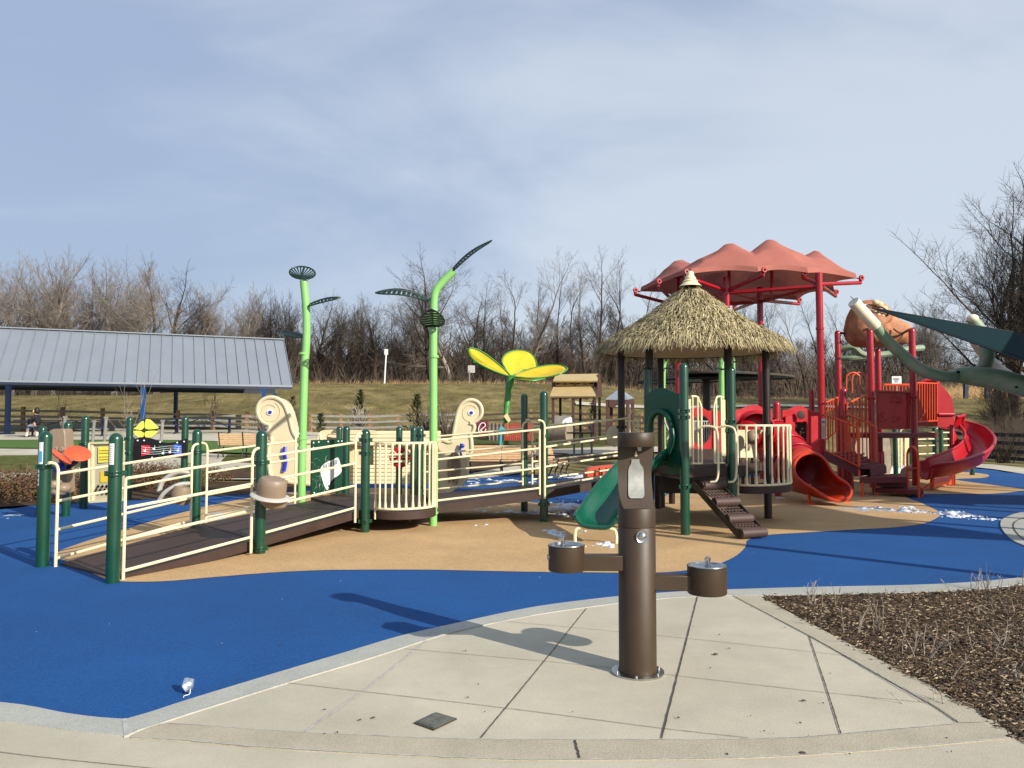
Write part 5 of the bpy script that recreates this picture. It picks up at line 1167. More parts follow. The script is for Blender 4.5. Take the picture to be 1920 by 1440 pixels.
mb.build('brow_scales', M['rock_pale'], hd_)
mb = MB(); mb.ball(P(1652.5, 582.5, 19.46), (.075, .05, .065), 14); ey = mb.build('eye', M['white_paint'], hd_)
mb = MB(); mb.ball(P(1652.5, 582.5, 19.42), (.035, .03, .035), 10); mb.build('pupil', M['iron'], ey)
mb = MB(); mb.tube(cr([P(1675, 616, 19.55), P(1684, 623, 19.5), P(1694, 624, 19.55), P(1702, 621, 19.65), P(1707, 618, 19.7)], 4), .02, 6); mb.tube(cr([P(1694, 624, 19.53), P(1690, 632, 19.5), P(1685, 638, 19.5)], 4), .018, 6); mb.tube(cr([P(1640, 578, 19.45), P(1652, 576, 19.38), P(1663, 583, 19.4), P(1665, 592, 19.45)], 4), .022, 6); mb.tube(cr([P(1618, 618, 19.5), P(1625, 616, 19.48), P(1632, 617, 19.48)], 4), .016, 6); mb.build('crease', M['rock_line'], hd_)
mb = MB()
for a, b, Ya, Yb in (((1574,624),(1590,626),20,20),((1634,618),(1640,640),18.7,19.4),((1712,616),(1704,618),19.2,19.8),((1648,655),(1646,640),20.8,20)):
    mb.tube([P(*a, Ya), P(*b, Yb)], .03, 8)
mb.build('mount_bracket', M['iron'], hd_)
lb = thing('driftwood_limb', 'huge green and cream sculpted limb leaning across the right side and holding the dark sail', 'sculpture', V((12.6, 14.2, 0)))
pth = [P(1600, 566, 15.6), P(1622, 590, 15.7), P(1642, 612, 15.8)]
mb = MB(); mb.tube([pth[0], pth[0].lerp(pth[2], .5), pth[2]], [.12, .125, .12], 16); mb.build('cut_end', M['limb_cream'], lb)
mb = MB(); mb.tube(cr([P(1640, 609, 15.8), P(1665, 640, 15.9), P(1695, 668, 16.0), P(1722, 690, 16.0), P(1750, 702, 16.0), P(1778, 706, 16.0), P(1804, 700, 16.1)], 7), [.105+.02*math.sin(3.1*k/42) for k in range(43)], 16); mb.build('branch', M['limb_green'], lb)
mb = MB(); mb.tube(cr([P(1782, 707, 16.2), P(1800, 704, 16.1), P(1835, 706, 15.8), P(1875, 712, 15.5), P(1920, 724, 15.2), P(2000, 742, 14.9), P(2100, 790, 14.6), V((12.6, 14.2, -.1))], 7), [.12+.09*min(1, k/14) for k in range(50)], 18); mb.build('trunk', M['limb_green'], lb)
mb = MB(); mb.box(P(1797, 697.5, 15.85), (.05, .04, .05)); mb.box(P(1906, 726, 14.9), (.04, .04, .04)); mb.build('peg_hole', M['iron'], lb)
mb = MB(); mb.tube(cr([P(1820, 596, 16.1), P(1832, 612, 16.1), P(1848, 640, 16.1), P(1852, 665, 16.0), P(1845, 692, 15.9)], 6), [.10, .105, .11, .12, .125, .13]+[.135]*19, 14); mb.build('branch', M['limb_green'], lb)
mb = MB(); mb.tube(cr([P(1812, 622, 16.5), P(1826, 640, 16.5), P(1845, 665, 16.5), P(1870, 692, 16.4), P(1890, 708, 16.2)], 5), [.07+.004*k for k in range(21)], 12); mb.ball(P(1824, 597, 16.05), (.12, .1, .09), 12); mb.build('cream_branch', M['limb_cream'], lb)
mb = MB(); mb.tube(cr([P(1574, 655, 22.5), P(1600, 652, 22.3), P(1620, 665, 22.2), P(1660, 664, 22.2), P(1700, 655, 22.2), P(1730, 652, 22.4)], 5), .09, 8); mb.tube(cr([P(1574, 673, 22.5), P(1600, 671, 22.3), P(1640, 668, 22.2)], 5), .08, 8); mb.tube(cr([P(1606, 650, 22.3), P(1604, 662, 22.3), P(1612, 670, 22.3)], 4), .09, 8)
gb = thing('back_limb', 'pale green sculpted branch resting between the red posts below the animal head', 'sculpture', P(1640, 665, 22.3)); mb.build('branch', M['limb_green'], gb)
def sail(name, label, cs_, posts_, sag=.14, m='sail_fabric'):
    root = thing(name, label, 'shade sail', cs_[0]); n = 14; m_ = len(cs_)
    cen = sum((V(c) for c in cs_), V((0, 0, 0)))/m_; edge = []
    for i in range(m_):
        a, b = V(cs_[i]), V(cs_[(i+1) % m_])
        for k in range(n): t = k/n; edge.append(a.lerp(b, t).lerp(cen, sag*math.sin(math.pi*t)))
    rows = [[cen.lerp(e, s_/8)+V((0, 0, -.0)) for e in edge] for s_ in range(9)]
    mb = MB(); mb.grid(rows, closed=True); mb.build('fabric', M[m], root, thick=.006)
    mb = MB(); mb.tube(edge+[edge[0]], .014, 6); mb.build('edge_cable', M['iron'], root)
    for b, t in posts_:
        mb = MB(); mb.tube([V(b), V(t)], .09, 14); mb.build('mast', M['navy_metal'], root)
    return root
A_ = P(1634, 577, 15.9)
sl = sail('shade_sail', 'dark green triangular shade sail stretched from the pale limb tip', [A_, P(2250, 800, 12.4), P(2320, 690, 15.5)], [((P(2250, 800, 12.4).x+.3, 12.3, 0), P(2250, 800, 12.4)+V((.3, -.1, .1))), ((P(2320, 690, 15.5).x+.3, 15.6, 0), P(2320, 690, 15.5)+V((.3, .1, .2)))], .06)
mb = MB(); mb.tube(cr([P(1604, 563, 15.65), P(1616, 569, 15.7), A_], 3), .016, 6); mb.ball(P(1612, 567, 15.7), .035, 8); mb.ball(P(1622, 572, 15.75), .03, 8); mb.tube([P(1595, 556, 15.6), P(1604, 564, 15.65)], .012, 6); mb.build('turnbuckle', M['steel'], sl)
hs = 4.5; sh2 = V((SUN_H.x, SUN_H.y, 0)).normalized()*(hs/math.tan(SUN_EL))+V((0, 0, hs))
def over(pts): return [V((a, b, 0))+sh2 for a, b in pts]  # lifts a wanted ground shadow outline towards the sun
q_ = over([(.1, 12.6), (7.4, 10.1), (5.6, 15.1)]); sail('shade_sail', 'unseen teal sail right of the view, nearest the camera, shaped to its shadow', q_, [((p.x+.2, p.y-.1, 0), p+V((.2, -.1, .2))) for p in q_])  # unseen sail, corners traced back from the shadow on the tan rubber
q_ = over([(7, 15.3), (14.5, 13.9), (14.5, 16.2), (9.5, 17)]); sail('shade_sail', 'narrow four cornered teal sail added unseen right of the view to cast shade', q_, [((p.x+.2, p.y-.1, 0), p+V((.2, -.1, .2))) for p in q_], .03)  # added out of view, shaped to cast the shadow band on the blue
q_ = over([(4.1, 14.5), (10.4, 16.6), (8.9, 21.6), (5.3, 23.4)]); sail('shade_sail', 'kite shaped teal sail added unseen right of the view, farther back, to cast shade', q_, [((p.x+.2, p.y-.1, 0), p+V((.2, -.1, .2))) for p in q_], .05)  # added out of view, shaped to shade the red tower and slide mouth
# ================================================================== PICNIC SHELTER
E0 = V(((0-960)/F*39, 39, 3.7)); E1 = V((-12.85, 44.9, 3.7)); ev = (E1-E0).normalized(); pb_ = V((-ev.y, ev.x, 0)); E0 = E0-ev*9
ZR = 6.75; wd_ = 4.0
shl = thing('picnic_shelter', 'long open picnic shelter with grey standing seam metal roof on blue steel posts', 'picnic shelter', (E1.x, E1.y, terr(E1.x, E1.y)))
def rs(u, v): return E0.lerp(E1, u)+pb_*(wd_*v)+V((0, 0, (ZR-3.7)*v))
mb = MB(); mb.prism([rs(0, 0), rs(1, 0), rs(1, 1), rs(0, 1)], (0, 0, -.1)); rf = mb.build('roof', M['roof_metal'], shl)
def rs2(u, v): return E0.lerp(E1, u)+pb_*(wd_*(2-v))+V((0, 0, (ZR-3.7)*v))
mb = MB(); mb.prism([rs2(0, 0), rs2(1, 0), rs2(1, 1), rs2(0, 1)], (0, 0, -.1)); mb.build('roof', M['roof_metal'], shl)
mb = MB(); n = int((E1-E0).length/.58)
for k in range(n+1): mb.bar(rs(k/n, 0)+V((0, 0, .035)), rs(k/n, 1)+V((0, 0, .035)), .03, .07)
mb.bar(rs(0, 1)+V((0, 0, .05)), rs(1, 1)+V((0, 0, .05)), .3, .06)
mb.build('seam_ribs', M['roof_metal'], rf)
mb = MB(); mb.bar(rs(0, .02)+V((0, 0, -.2)), rs(1, .02)+V((0, 0, -.2)), .12, .18); mb.bar(rs2(0, .02)+V((0, 0, -.2)), rs2(1, .02)+V((0, 0, -.2)), .12, .18); mb.build('eave_beam', M['navy_metal'], shl)
for px_, v in ((16, .03), (268, .03), (495, .03), (520, 1.97), (330, 1.97)):
    best = None
    for i in range(400):
        q = rs(i/399, .03) if v < 1 else rs2(i/399, .03)
        e_ = abs(960+F*q.x/q.y-px_)
        if best is None or e_ < best[0]: best = (e_, q)
    q = best[1]; zg = terr(q.x, q.y); mb = MB(); mb.bar(V((q.x, q.y, zg)), V((q.x, q.y, 3.5)), .2, .2); mb.box((q.x, q.y, zg+.05), (.5, .5, .1)); mb.build('post', M['navy_metal' if px_ == 16 else 'blue_metal'], shl)

def picnic_table(px, Y, ang, label, l=2.6):
    g = onground(px, Y); root = thing('picnic_table', label, 'picnic table', g, 'picnic tables under the shelter'); rt_ = Matrix.Rotation(ang, 3, 'Z')
    def w(x, y, z): return g+rt_ @ V((x, y, z))
    mb = MB(); mb.bar(w(-l/2, 0, .76), w(l/2, 0, .76), .75, .05); mb.build('tabletop', M['navy_metal'], root)
    for s_ in (-.72, .72): mb = MB(); mb.bar(w(-l/2, s_, .46), w(l/2, s_, .46), .28, .05); mb.build('seat', M['navy_metal'], root)
    for s_ in (-.36, .36):
        mb = MB(); x = s_*l; mb.bar(w(x, -.75, .02), w(x, .75, .02), .07, .06)
        mb.bar(w(x, -.35, .02), w(x, -.25, .74), .07, .07); mb.bar(w(x, .35, .02), w(x, .25, .74), .07, .07); mb.bar(w(x, -.75, .43), w(x, .75, .43), .05, .05); mb.bar(w(x, 0, .3), w(x*.2, 0, .73), .04, .04); mb.build('frame', M['navy_metal'], root)
picnic_table(128, 37.2, R(16), 'dark blue picnic table under the shelter where the seated person sits', 4.4); picnic_table(382, 40.5, R(16), 'dark blue picnic table under the right half of the shelter, nobody at it', 3.6)

# seated person
def skinned(name, pts, edges, radii, m, root, sub=1):
    base = V(root['_b']); me = bpy.data.meshes.new(name); me.from_pydata([V(p)-base for p in pts], edges, []); o = bpy.data.objects.new(name, me); C.objects.link(o); o.parent = root
    md = o.modifiers.new('skin', 'SKIN'); md.use_smooth_shade = True
    for v, r_ in zip(me.skin_vertices[0].data, radii): v.radius = r_ if isinstance(r_, tuple) else (r_, r_)
    me.skin_vertices[0].data[0].use_root = True
    s_ = o.modifiers.new('sub', 'SUBSURF'); s_.levels = sub; s_.render_levels = sub; me.materials.append(m); return o
g = onground(66, 36.2); pr = thing('person', 'seated person in dark hooded jacket, grey trousers and white boots on the picnic bench', 'person', g)
def w(x, y, z): return g+V((x, y, z))
pts = [w(.12,0,.55), w(.13,0,.75), w(.12,0,.98), w(.08,0,1.1), w(.04,0,1.22), w(.03,-.01,1.33), w(.08,-.18,.95), w(-.08,-.22,.78), w(-.22,-.16,.86), w(.1,.17,.95), w(-.06,.2,.8), w(-.2,.12,.86), w(.0,-.1,.54), w(-.22,-.12,.52), w(-.26,-.12,.1), w(-.36,-.12,.05), w(.0,.12,.54), w(-.12,.16,.5), w(.02,.2,.1), w(-.08,.22,.05)]
ed = [(0,1),(1,2),(2,3),(3,4),(4,5),(2,6),(6,7),(7,8),(2,9),(9,10),(10,11),(0,12),(12,13),(13,14),(14,15),(0,16),(16,17),(17,18),(18,19)]
skinned('body', pts, ed, [.13,.13,.14,.06,.085,.07,.05,.042,.03,.05,.042,.03,.09,.07,.045,.035,.09,.07,.045,.035], M['skin'], pr, 2)
skinned('jacket', pts[:4]+pts[6:12], [(0,1),(1,2),(2,3),(2,4),(4,5),(5,6),(2,7),(7,8),(8,9)], [.17,.17,.18,.1,.08,.075,.05,.08,.075,.05], M['black_cloth'], pr)
skinned('trousers', [pts[0],pts[12],pts[13],pts[14]+V((0,0,.12)),pts[16],pts[17],pts[18]+V((0,0,.12))], [(0,1),(1,2),(2,3),(0,4),(4,5),(5,6)], [.14,.1,.09,.06,.1,.09,.06], M['grey_cloth'], pr)
for k in (14, 18): skinned('boot', [pts[k]+V((0,0,.14)), pts[k]+V((0,0,-.02)), pts[k+1]], [(0,1),(1,2)], [.065,.06,.05], M['white_paint'], pr)
skinned('hood', [w(.10,0,1.05), w(.10,0,1.22), w(.10,0,1.34), w(.04,0,1.40)], [(0,1),(1,2),(2,3)], [.1,.13,.12,.07], M['hair'], pr)
mb = MB(); mb.ball(w(-.045,-.0,1.235), (.05,.07,.06), 10); mb.ball(w(-.075,0,1.25), (.02,.015,.025), 8); mb.build('face', M['skin'], pr)
mb = MB(); mb.ball(w(-.065,-.03,1.28), .012, 6); mb.ball(w(-.065,.03,1.28), .012, 6); mb.build('eye', M['iron'], pr)
mb = MB(); mb.ball(w(-.05, -.0, 1.2), (.045, .065, .04), 8); mb.build('mask', M['pale_yellow'], pr)

# ================================================================== BENCHES
def bench(px, Y, ang, label, l=1.8, slat_m='wood_slat'):
    g = G(px, 790+EYE*F/Y) if Y < 22 else onground(px, Y); root = thing('park_bench', label, 'bench', g, 'slatted benches along the path'); rt_ = Matrix.Rotation(ang, 3, 'Z')
    def w(x, y, z): return g+rt_ @ V((x, y, z))
    mb = MB()
    for k in range(4): mb.bar(w(-l/2, -.05-.1*k, .44), w(l/2, -.05-.1*k, .44), .08, .03)
    mb.build('seat', M[slat_m], root); mb = MB()
    for k in range(6): z = .50+.068*k; mb.bar(w(-l/2, .02+.022*k, z), w(l/2, .02+.022*k, z), .03, .058)
    mb.build('backrest', M[slat_m], root)
    for s_ in (-1, 0, 1):
        x = s_*l*.47; mb = MB(); mb.tube(cr([w(x, .2, 0), w(x, .12, .2), w(x, .02, .42), w(x, .06, .6), w(x, .16, .92)], 4), .024, 8); mb.tube(cr([w(x, -.42, 0), w(x, -.34, .2), w(x, -.42, .43), w(x, 0, .43)], 4), .024, 8)
        if s_: mb.tube(cr([w(x, .08, .66), w(x, -.2, .66), w(x, -.42, .64), w(x, -.46, .55), w(x, -.38, .46)], 4), .02, 8)
        mb.build('side_frame', M['iron'], root)
bench(458, 27.2, R(183), 'slatted wooden bench beside the left cream scroll, seen from behind', 1.75)
bench(632, 21.5, R(182), 'slatted bench glimpsed through the window in the cream hull', 1.7)
bench(941, 22.6, R(-4), 'slatted wooden bench right of the cream scroll, in front of dark soil', 2.0)
bench(1030, 22.0, R(70), 'slatted bench turned side on, between the two tall green posts and the fountain', 1.2)

# ================================================================== FENCES
def fence(name, label, pxs, Y0, Y1_, tops, hs, m_post, m_rail, pz=None, rail=.13, extra=None):
    root = thing('rail_fence', label, 'fence', onground(pxs[0], Y0)); ps = []
    for i, px in enumerate(pxs):
        t = i/(len(pxs)-1); Y = Y0+(Y1_-Y0)*t; x = (px-960)/F*Y; ztop = zat(tops[i], Y); zb = min(terr(x, Y), ztop-1.15); ps.append((V((x, Y, zb)), ztop))
        mb = MB(); mb.bar(V((x, Y, zb)), V((x, Y, ztop-.02)), .17, .17); mb.box((x, Y, ztop), (.19, .19, .04)); mb.build('post', M[m_post], root)
    for (a, za), (b, zb) in zip(ps, ps[1:]):
        mb = MB(); 
        for h in hs: mb.bar(V((a.x, a.y-.1, za-h)), V((b.x, b.y-.1, zb-h)), .05, rail)
        mb.build('rails', M[m_rail], root)
fence('f', 'wooden rail fence behind the picnic shelter, light posts and grey rails', [-100,-30,44,118,193,264,334,401,464,525], 43, 47, [761,762,763,764,766,768,770,770.5,774,775], (.22,.55,.88,1.2), 'wood_post', 'wood_grey')
fence('f', 'weathered rail fence between the two lime stems, below the grassy berm', [584,640,694,747,803,862], 46, 48, [775,776.5,777,775,774,773], (.14,.48,.82), 'wood_post', 'wood_grey')
fence('f', 'rail fence with dark rails behind the yellow flower and the playhouses', [862,996,1046,1096,1150,1203,1260,1330], 48, 47, [774,768,769,770,772,776,778,780], (.2,.55,.9,1.2), 'wood_post', 'wood_dark')
fence('f', 'dark stained rail fence right of the curly slide', [1780,1857,1960,2060], 36, 29, [806,808,811,815], (.15,.5,.85,1.15), 'wood_dark', 'fence_dark', rail=.16)
for px, Y, t, b, lab in ((120, 31.5, 782, 815, 'thin grey stake nearest the seated person'), (197, 30.5, 783, 829, 'leaning grey stake left of the leafless sapling'), (175, 32, 790, 815, 'short grey stake between the tan tower and the yellow panel'), (303, 30, 789, 828, 'grey stake right of the yellow petals')):
    q = onground(px, Y); mb = MB(); mb.tube([V((q.x, q.y, min(q.z, zat(b, Y)))), V((q.x+.06, q.y, zat(t, Y)))], .06, 8); mb.box(V((q.x+.06, q.y, zat(t, Y))), (.12, .12, .08)); tag(mb.build('wooden_stake', M['wood_grey']), lab, 'stake', 'grey stakes on the plaza')

# ================================================================== YELLOW FLOWER SHADE
fl = thing('flower_shade', 'giant yellow flower shade with green rimmed petals on a bent green stem', 'shade canopy', onground(948, 34))
hub = P(957, 705, 34.5)
def petal(pts, Ys, name='petal'):
    out = [P(a, b, y) for (a, b), y in zip(pts, Ys)]; out = cr(out, 5, True); cen = sum(out, V((0, 0, 0)))/len(out)
    rows = [[cen.lerp(p, k/6)+V((0, .06, -.10))*(1-(k/6)**2) for p in out] for k in range(7)]
    mb = MB(); mb.grid(rows, closed=True); o = mb.build(name, M['yellow_fabric'], fl, thick=.01)
    mb = MB(); mb.tube(out+[out[0]], .035, 8); mb.build('rim', M['petal_green'], o)
petal([(956,704),(934,682),(906,661),(887,653),(879,655),(880,664),(890,676),(912,689),(938,700)], [34.5,34.3,34.0,33.8,33.7,33.8,34.0,34.2,34.4])
petal([(957,704),(946,689),(941,677),(946,666),(958,659),(974,657),(990,660),(1001,669),(1006,682),(1004,691),(985,698),(968,704)], [34.5,35.2,35.8,36.4,36.8,37,36.9,36.6,36.1,35.6,35,34.6])
petal([(960,705),(978,697),(1000,690),(1025,685),(1048,684.5),(1062,689),(1062,694),(1050,701),(1028,707),(1000,709),(976,708)], [34.5,34.8,34.9,34.9,34.7,34.2,33.6,33.2,33.3,33.7,34.2])
petal([(962,707),(975,707.5),(1000,710),(1022,709),(1005,713),(985,713.5),(968,711)], [34.6,34.0,33.5,33.4,33.0,33.0,33.8], 'petal')
mb = MB(); mb.tube(cr([onground(950, 34.2), P(949, 780, 34.3), P(951, 755, 34.4), P(954, 730, 34.5), P(958, 706, 34.5)], 6), [.12]*10+[.14]*8+[.17]*7, 14); mb.build('stem', M['petal_green'], fl)
mb = MB(); mb.tube([P(887, 679, 34.6), P(930, 698, 34.6), P(957, 706, 34.6)], .05, 8); mb.tube([P(962, 705, 34.7), P(985, 693, 35.2)], .04, 6); mb.build('branch_arm', M['petal_green'], fl)
mb = MB(); mb.prism([P(944, 780, 33.9), P(951, 775, 33.9), P(958, 788, 33.9), P(953, 792, 33.9)], (0, .2, 0)); mb.build('leaf_plate', M['rock_pale'], fl)

# ================================================================== PLAYHOUSES
bh = thing('barn_playhouse', 'two tier barn playhouse with beige roofs and white crossed windows on dark red posts', 'playhouse', onground(1080, 36))
Yb = 35.0; zg = terr(3, 36)
def q3(pts, Y, dy=None): return [P(a, b, Y+(0 if dy is None else dy[i])) for i, (a, b) in enumerate(pts)]
mb = MB(); mb.prism(q3([(1031,743),(1117,742.5),(1121,724.5),(1037,725.5)], Yb, [0,0,1.2,1.2]), (0, .05, -.06)); mb.build('roof', M['barn_roof'], bh)
mb = MB(); mb.prism(q3([(1037,714),(1120,714),(1123,700.5),(1042,702)], Yb+.9, [0,0,1,1]), (0, .05, -.06)); mb.build('roof', M['barn_roof'], bh)
mb = MB(); mb.prism(q3([(1038,714),(1120,714),(1120,726),(1038,726)], Yb+1.25), (0, 1.6, 0)); cl = mb.build('clerestory', M['barn_wood'], bh)
mb = MB()
for x0, x1 in ((1042,1076),(1080,1113)):
    a = [P(x0, 716.5, Yb+1.2), P(x1, 716.5, Yb+1.2), P(x1, 722.5, Yb+1.2), P(x0, 722.5, Yb+1.2)]
    for i in range(4): mb.bar(a[i], a[(i+1) % 4], .03, .04)
    mb.bar(a[0], a[2], .02, .035); mb.bar(a[1], a[3], .02, .035)
mb.build('window_cross', M['barn_roof'], cl)
mb = MB(); mb.prism([P(1118, 743, Yb), P(1128, 744, Yb+2.4), P(1124, 701, Yb+2.0), P(1121, 701, Yb+1.6)], (.04, 0, 0)); mb.prism(q3([(1034,744),(1117,743.5),(1117,748),(1108,746),(1100,750),(1090,746),(1080,750),(1070,746),(1060,750),(1050,746),(1043,750),(1034,748)], Yb+.1), (0, .08, 0)); mb.build('gable', M['barn_wood'], bh)
for px, Y in ((1037,35.2),(1050.5,37.4),(1074.5,35.2),(1088,37.4),(1115,35.2),(1124,37.4)):
    q = onground(px, Y); mb = MB(); mb.bar(q, V((q.x, q.y, zat(745, Y))), .12, .12); mb.build('post', M['barn_wood' if Y < 36 else 'post_brown'], bh)
mb = MB(); mb.bar(P(1037, 790, 35.2), P(1074, 790, 35.2), .05, .5); mb.build('low_wall', M['wood_grey'], bh)
cot = thing('small_playhouse', 'small playhouse with pointed silver roof on brown posts, left of the thatched tower', 'playhouse', onground(1162, 35.5))
mb = MB(); c = P(1162, 728, 35.5)
b4 = [P(1136, 747.5, 34.4), P(1178, 747.5, 34.4), P(1188, 746, 36.6), P(1146, 746, 36.6)]
for i in range(4): mb.prism([b4[i], b4[(i+1) % 4], c], (0, 0, -.05))
mb.build('roof', M['silver_roof'], cot)
mb = MB()
for i in range(4): mb.bar(b4[i]*.97+b4[(i+2) % 4]*.03+V((0, 0, -.15)), b4[(i+1) % 4]*.97+b4[(i+3) % 4]*.03+V((0, 0, -.15)), .08, .22)
mb.prism([P(1142, 750, 34.4), P(1172, 750, 34.4), P(1160, 758, 34.4), P(1150, 765, 34.4), P(1142, 762, 34.4)], (0, .05, 0)); mb.build('fascia', M['barn_wood'], cot)
for px, Y in ((1139,34.5),(1146,36.5),(1177,34.5),(1186,36.5)): q = onground(px, Y); mb = MB(); mb.bar(q, V((q.x, q.y, zat(750, Y))), .14, .14); mb.build('post', M['barn_wood'], cot)
# teal flat shade discs
ds = thing('disc_shade', 'flat overlapping teal leaf shades on a dark post behind the thatched tower', 'shade canopy', xy(1325, 25.5, 0))
for (px, py, Y, rx, ry, tl) in ((1318, 712, 26, 2.35, 1.5, -2), (1372, 704, 24.8, 1.85, 1.3, 2.0)):
    c = P(px, py, Y); mb = MB(); rt_ = Matrix.Rotation(R(tl), 3, 'Y'); k = 36; rim_ = [c+rt_ @ V((rx*math.cos(6.2832*i/k)*(1+.06*math.cos(6.28*i/k)), ry*math.sin(6.2832*i/k), 0)) for i in range(k)]
    rows = [[c+(p-c)*(j/5)+V((0, 0, .12*(1-(j/5)**2))) for p in rim_] for j in range(6)]; mb.grid(rows, closed=True); o = mb.build('disc', M['teal_fabric'], ds, thick=.03)
    mb = MB(); mb.tube(rim_+[rim_[0]], .045, 6); mb.build('rim', M['wood_dark'], o)
mb = MB(); mb.tube([xy(1325, 25.5, 0), P(1325, 710, 25.5)], .13, 14); mb.tube([P(1318, 712, 26), P(1372, 706, 24.8)], .07, 8); mb.build('post', M['post_brown'], ds)

# ================================================================== SMALL MIDGROUND THINGS
def boardthing(name, label, cat, pts, Y, m, d=.08, z=None): 
    mb = MB(); mb.prism(q3(pts, Y), (0, d, 0)); return tag(mb.build(name, M[m]), label, cat)
mu = thing('painted_board', 'maroon painted board with pale swirls beside the right scroll', 'play panel', onground(904, 33))
mb = MB(); mb.prism(q3([(893,790),(915,789),(915,820),(893,820)], 33), (0, .1, 0)); mb.build('board', M['maroon_board'], mu)
mb = MB(); mb.tube(cr([P(a, b, 32.95) for a, b in [(899,813),(897,804),(901,795),(907,793),(910,798),(905,803),(901,807),(908,810),(911,804)]], 4), .025, 5); mb.build('swirl', M['white_paint'], mu)
pk = thing('picket_wall', 'low wall of red and grey pickets behind the railings', 'play wall', onground(958, 33))
for k in range(24):
    x = 917+3.55*k; mb = MB(); mb.prism(q3([(x,793+(k%3)),(x+2.6,793+(k%2)),(x+2.6,826),(x,826)], 33.2), (0, .08, 0)); mb.build('picket', M['red_board' if x > 945 else ('barn_wood' if k % 2 else 'wood_grey')], pk)
mb = MB(); mb.prism(cr(q3([(935,812),(937,802),(941,799),(945,803),(950,808),(950,813),(944,812),(940,815)], 32.4), 3, True), (0, .15, 0)); mb.tube([P(939, 813, 32.4), P(938, 835, 32.4)], .05, 6); tag(mb.build('teal_spinner', M['teal_plastic']), 'teal plastic spinner on a thin stem in front of the red pickets', 'play spinner')
cw = thing('cow_board', 'white board with black marks in front of the barn playhouse', 'play panel', onground(1060, 33.5))
mb = MB(); mb.prism(cr(q3([(1053,808),(1053,795),(1058,786),(1066,783),(1072,783),(1072,808)], 33.6), 2, True), (0, .08, 0)); mb.build('board', M['white_paint'], cw)
mb = MB(); mb.ball(P(1060.5, 795, 33.55), (.07, .03, .07), 8); mb.tube(cr([P(1060, 798, 33.55), P(1063, 800, 33.55), P(1066, 796, 33.55)], 4), .02, 5); mb.build('black_mark', M['iron'], cw)
mb = MB(); mb.prism(q3([(1037,815),(1045,815),(1045,826),(1038,826)], 33), (0, .2, 0)); tag(mb.build('white_box', M['white_paint']), 'small white box on the grass left of the grey log', 'box')
mb = MB(); a, b = P(1030, 812, 32), P(1068, 812, 31.5); mb.tube([a, a.lerp(b, .5)+V((0, 0, .02)), b], .38, 16); tag(mb.build('fallen_log', M['log']), 'thick grey log lying in front of the barn playhouse', 'log')
tb = thing('round_table', 'dark metal table with thin legs on the path in front of the barn playhouse', 'table', onground(1088, 28))
mb = MB(); mb.lathe(P(1088, 813, 28), [(0, .05), (.5, .05), (.5, 0), (0, 0)], 24); mb.build('tabletop', M['barn_wood'], tb)
for px in (1076, 1091, 1109): q = onground(px, 27.9); mb = MB(); mb.tube([q, V((q.x, q.y, zat(790 if px != 1091 else 813, 28)))], .04, 8); mb.build('leg', M['wood_grey'], tb)
og = thing('orange_rocker', 'bright orange plastic rocker with dark bars on snowy blue rubber', 'play rocker', G(1126, 908))
mb = MB(); mb.prism(cr([P(a, b, 19.6) for a, b in [(1100,900),(1098,888),(1106,879),(1125,876),(1150,873),(1172,872),(1174,895),(1150,899),(1125,902)]], 3, True), (0, .6, 0)); mb.build('shell', M['coral_plastic'], og, bevel=.06)
mb = MB()
for px in (1124, 1137, 1150): mb.tube([P(px, 877, 19.5), P(px-1, 904, 19.5)], .02, 6)
mb.build('bar', M['iron'], og)
# rock wall and boulder behind the red tower, cream railed deck beyond
ck = thing('climbing_rock', 'grey sculpted climbing rock seen through the red stairs', 'climbing rock', xy(1630, 22.5, 0))
mb = MB(); vs = cr([P(a, b, 22.5) for a, b in [(1604,890),(1602,850),(1608,822),(1625,815),(1640,812),(1652,812),(1664,812),(1670,840),(1671,880),(1660,892)]], 4, True); mb.prism(vs, (0, .9, 0)); mb.build('rock', M['climb_rock'], ck, bevel=.12)
bl = thing('boulder', 'flat pale boulder behind the orange grab arch', 'boulder', xy(1722, 21.5, 0))
mb = MB(); rows = []
for j in range(9):
    th = math.pi*j/8; rows.append([xy(1722, 21.5, 0)+V((.52*math.sin(th)*math.cos(a)*(1+.15*noise.noise(V((math.cos(a), math.sin(a), j*.4)))), .4*math.sin(th)*math.sin(a), .18+.22*math.cos(th)*(1+.2*noise.noise(V((a, j*.3, 1)))))) for a in [k*.35 for k in range(18)]])
mb.grid(rows, closed=True); mb.build('rock', M['climb_rock'], bl)
rd = thing('railed_platform', 'cream railed platform with green posts behind the red tower', 'play platform', xy(1720, 23, 0))
for px, Y, t, b in ((1680, 22.2, 800, 894), (1754, 24.2, 790, 0), (1766, 23.6, 800, 0), (1708, 24, 805, 0), (1823, 23, 850, 0)): 
    post(rd, xy(px, Y, 0), zat(t, Y), r=.07)
for a_, b_ in (((1720, 23.5), (1756, 24.2)), ((1671, 22.6), (1690, 22.6)), ((1768, 24), (1790, 24.4))):
    pa_, pb2 = xy(*a_, 0), xy(*b_, 0); rails(rd, pa_+V((0, 0, .3)), pb2+V((0, 0, .3)), hs=(.05, .3, .55, .75, .95), hook_b=True, r=.02)
mb = MB()
for x0 in (1684, 1690, 1698, 1702): mb.bar(P(x0, 812, 22.4), P(x0, 874, 22.4), .06, .04)
mb.build('guard_plate', M['cream_metal'], rd)
mb = MB(); mb.prism([xy(1668, 22.9, .2), xy(1790, 23.9, .2), xy(1790, 25.5, .2), xy(1668, 24.5, .2)], (0, 0, -.15)); mb.build('deck', M['white_paint'], rd)
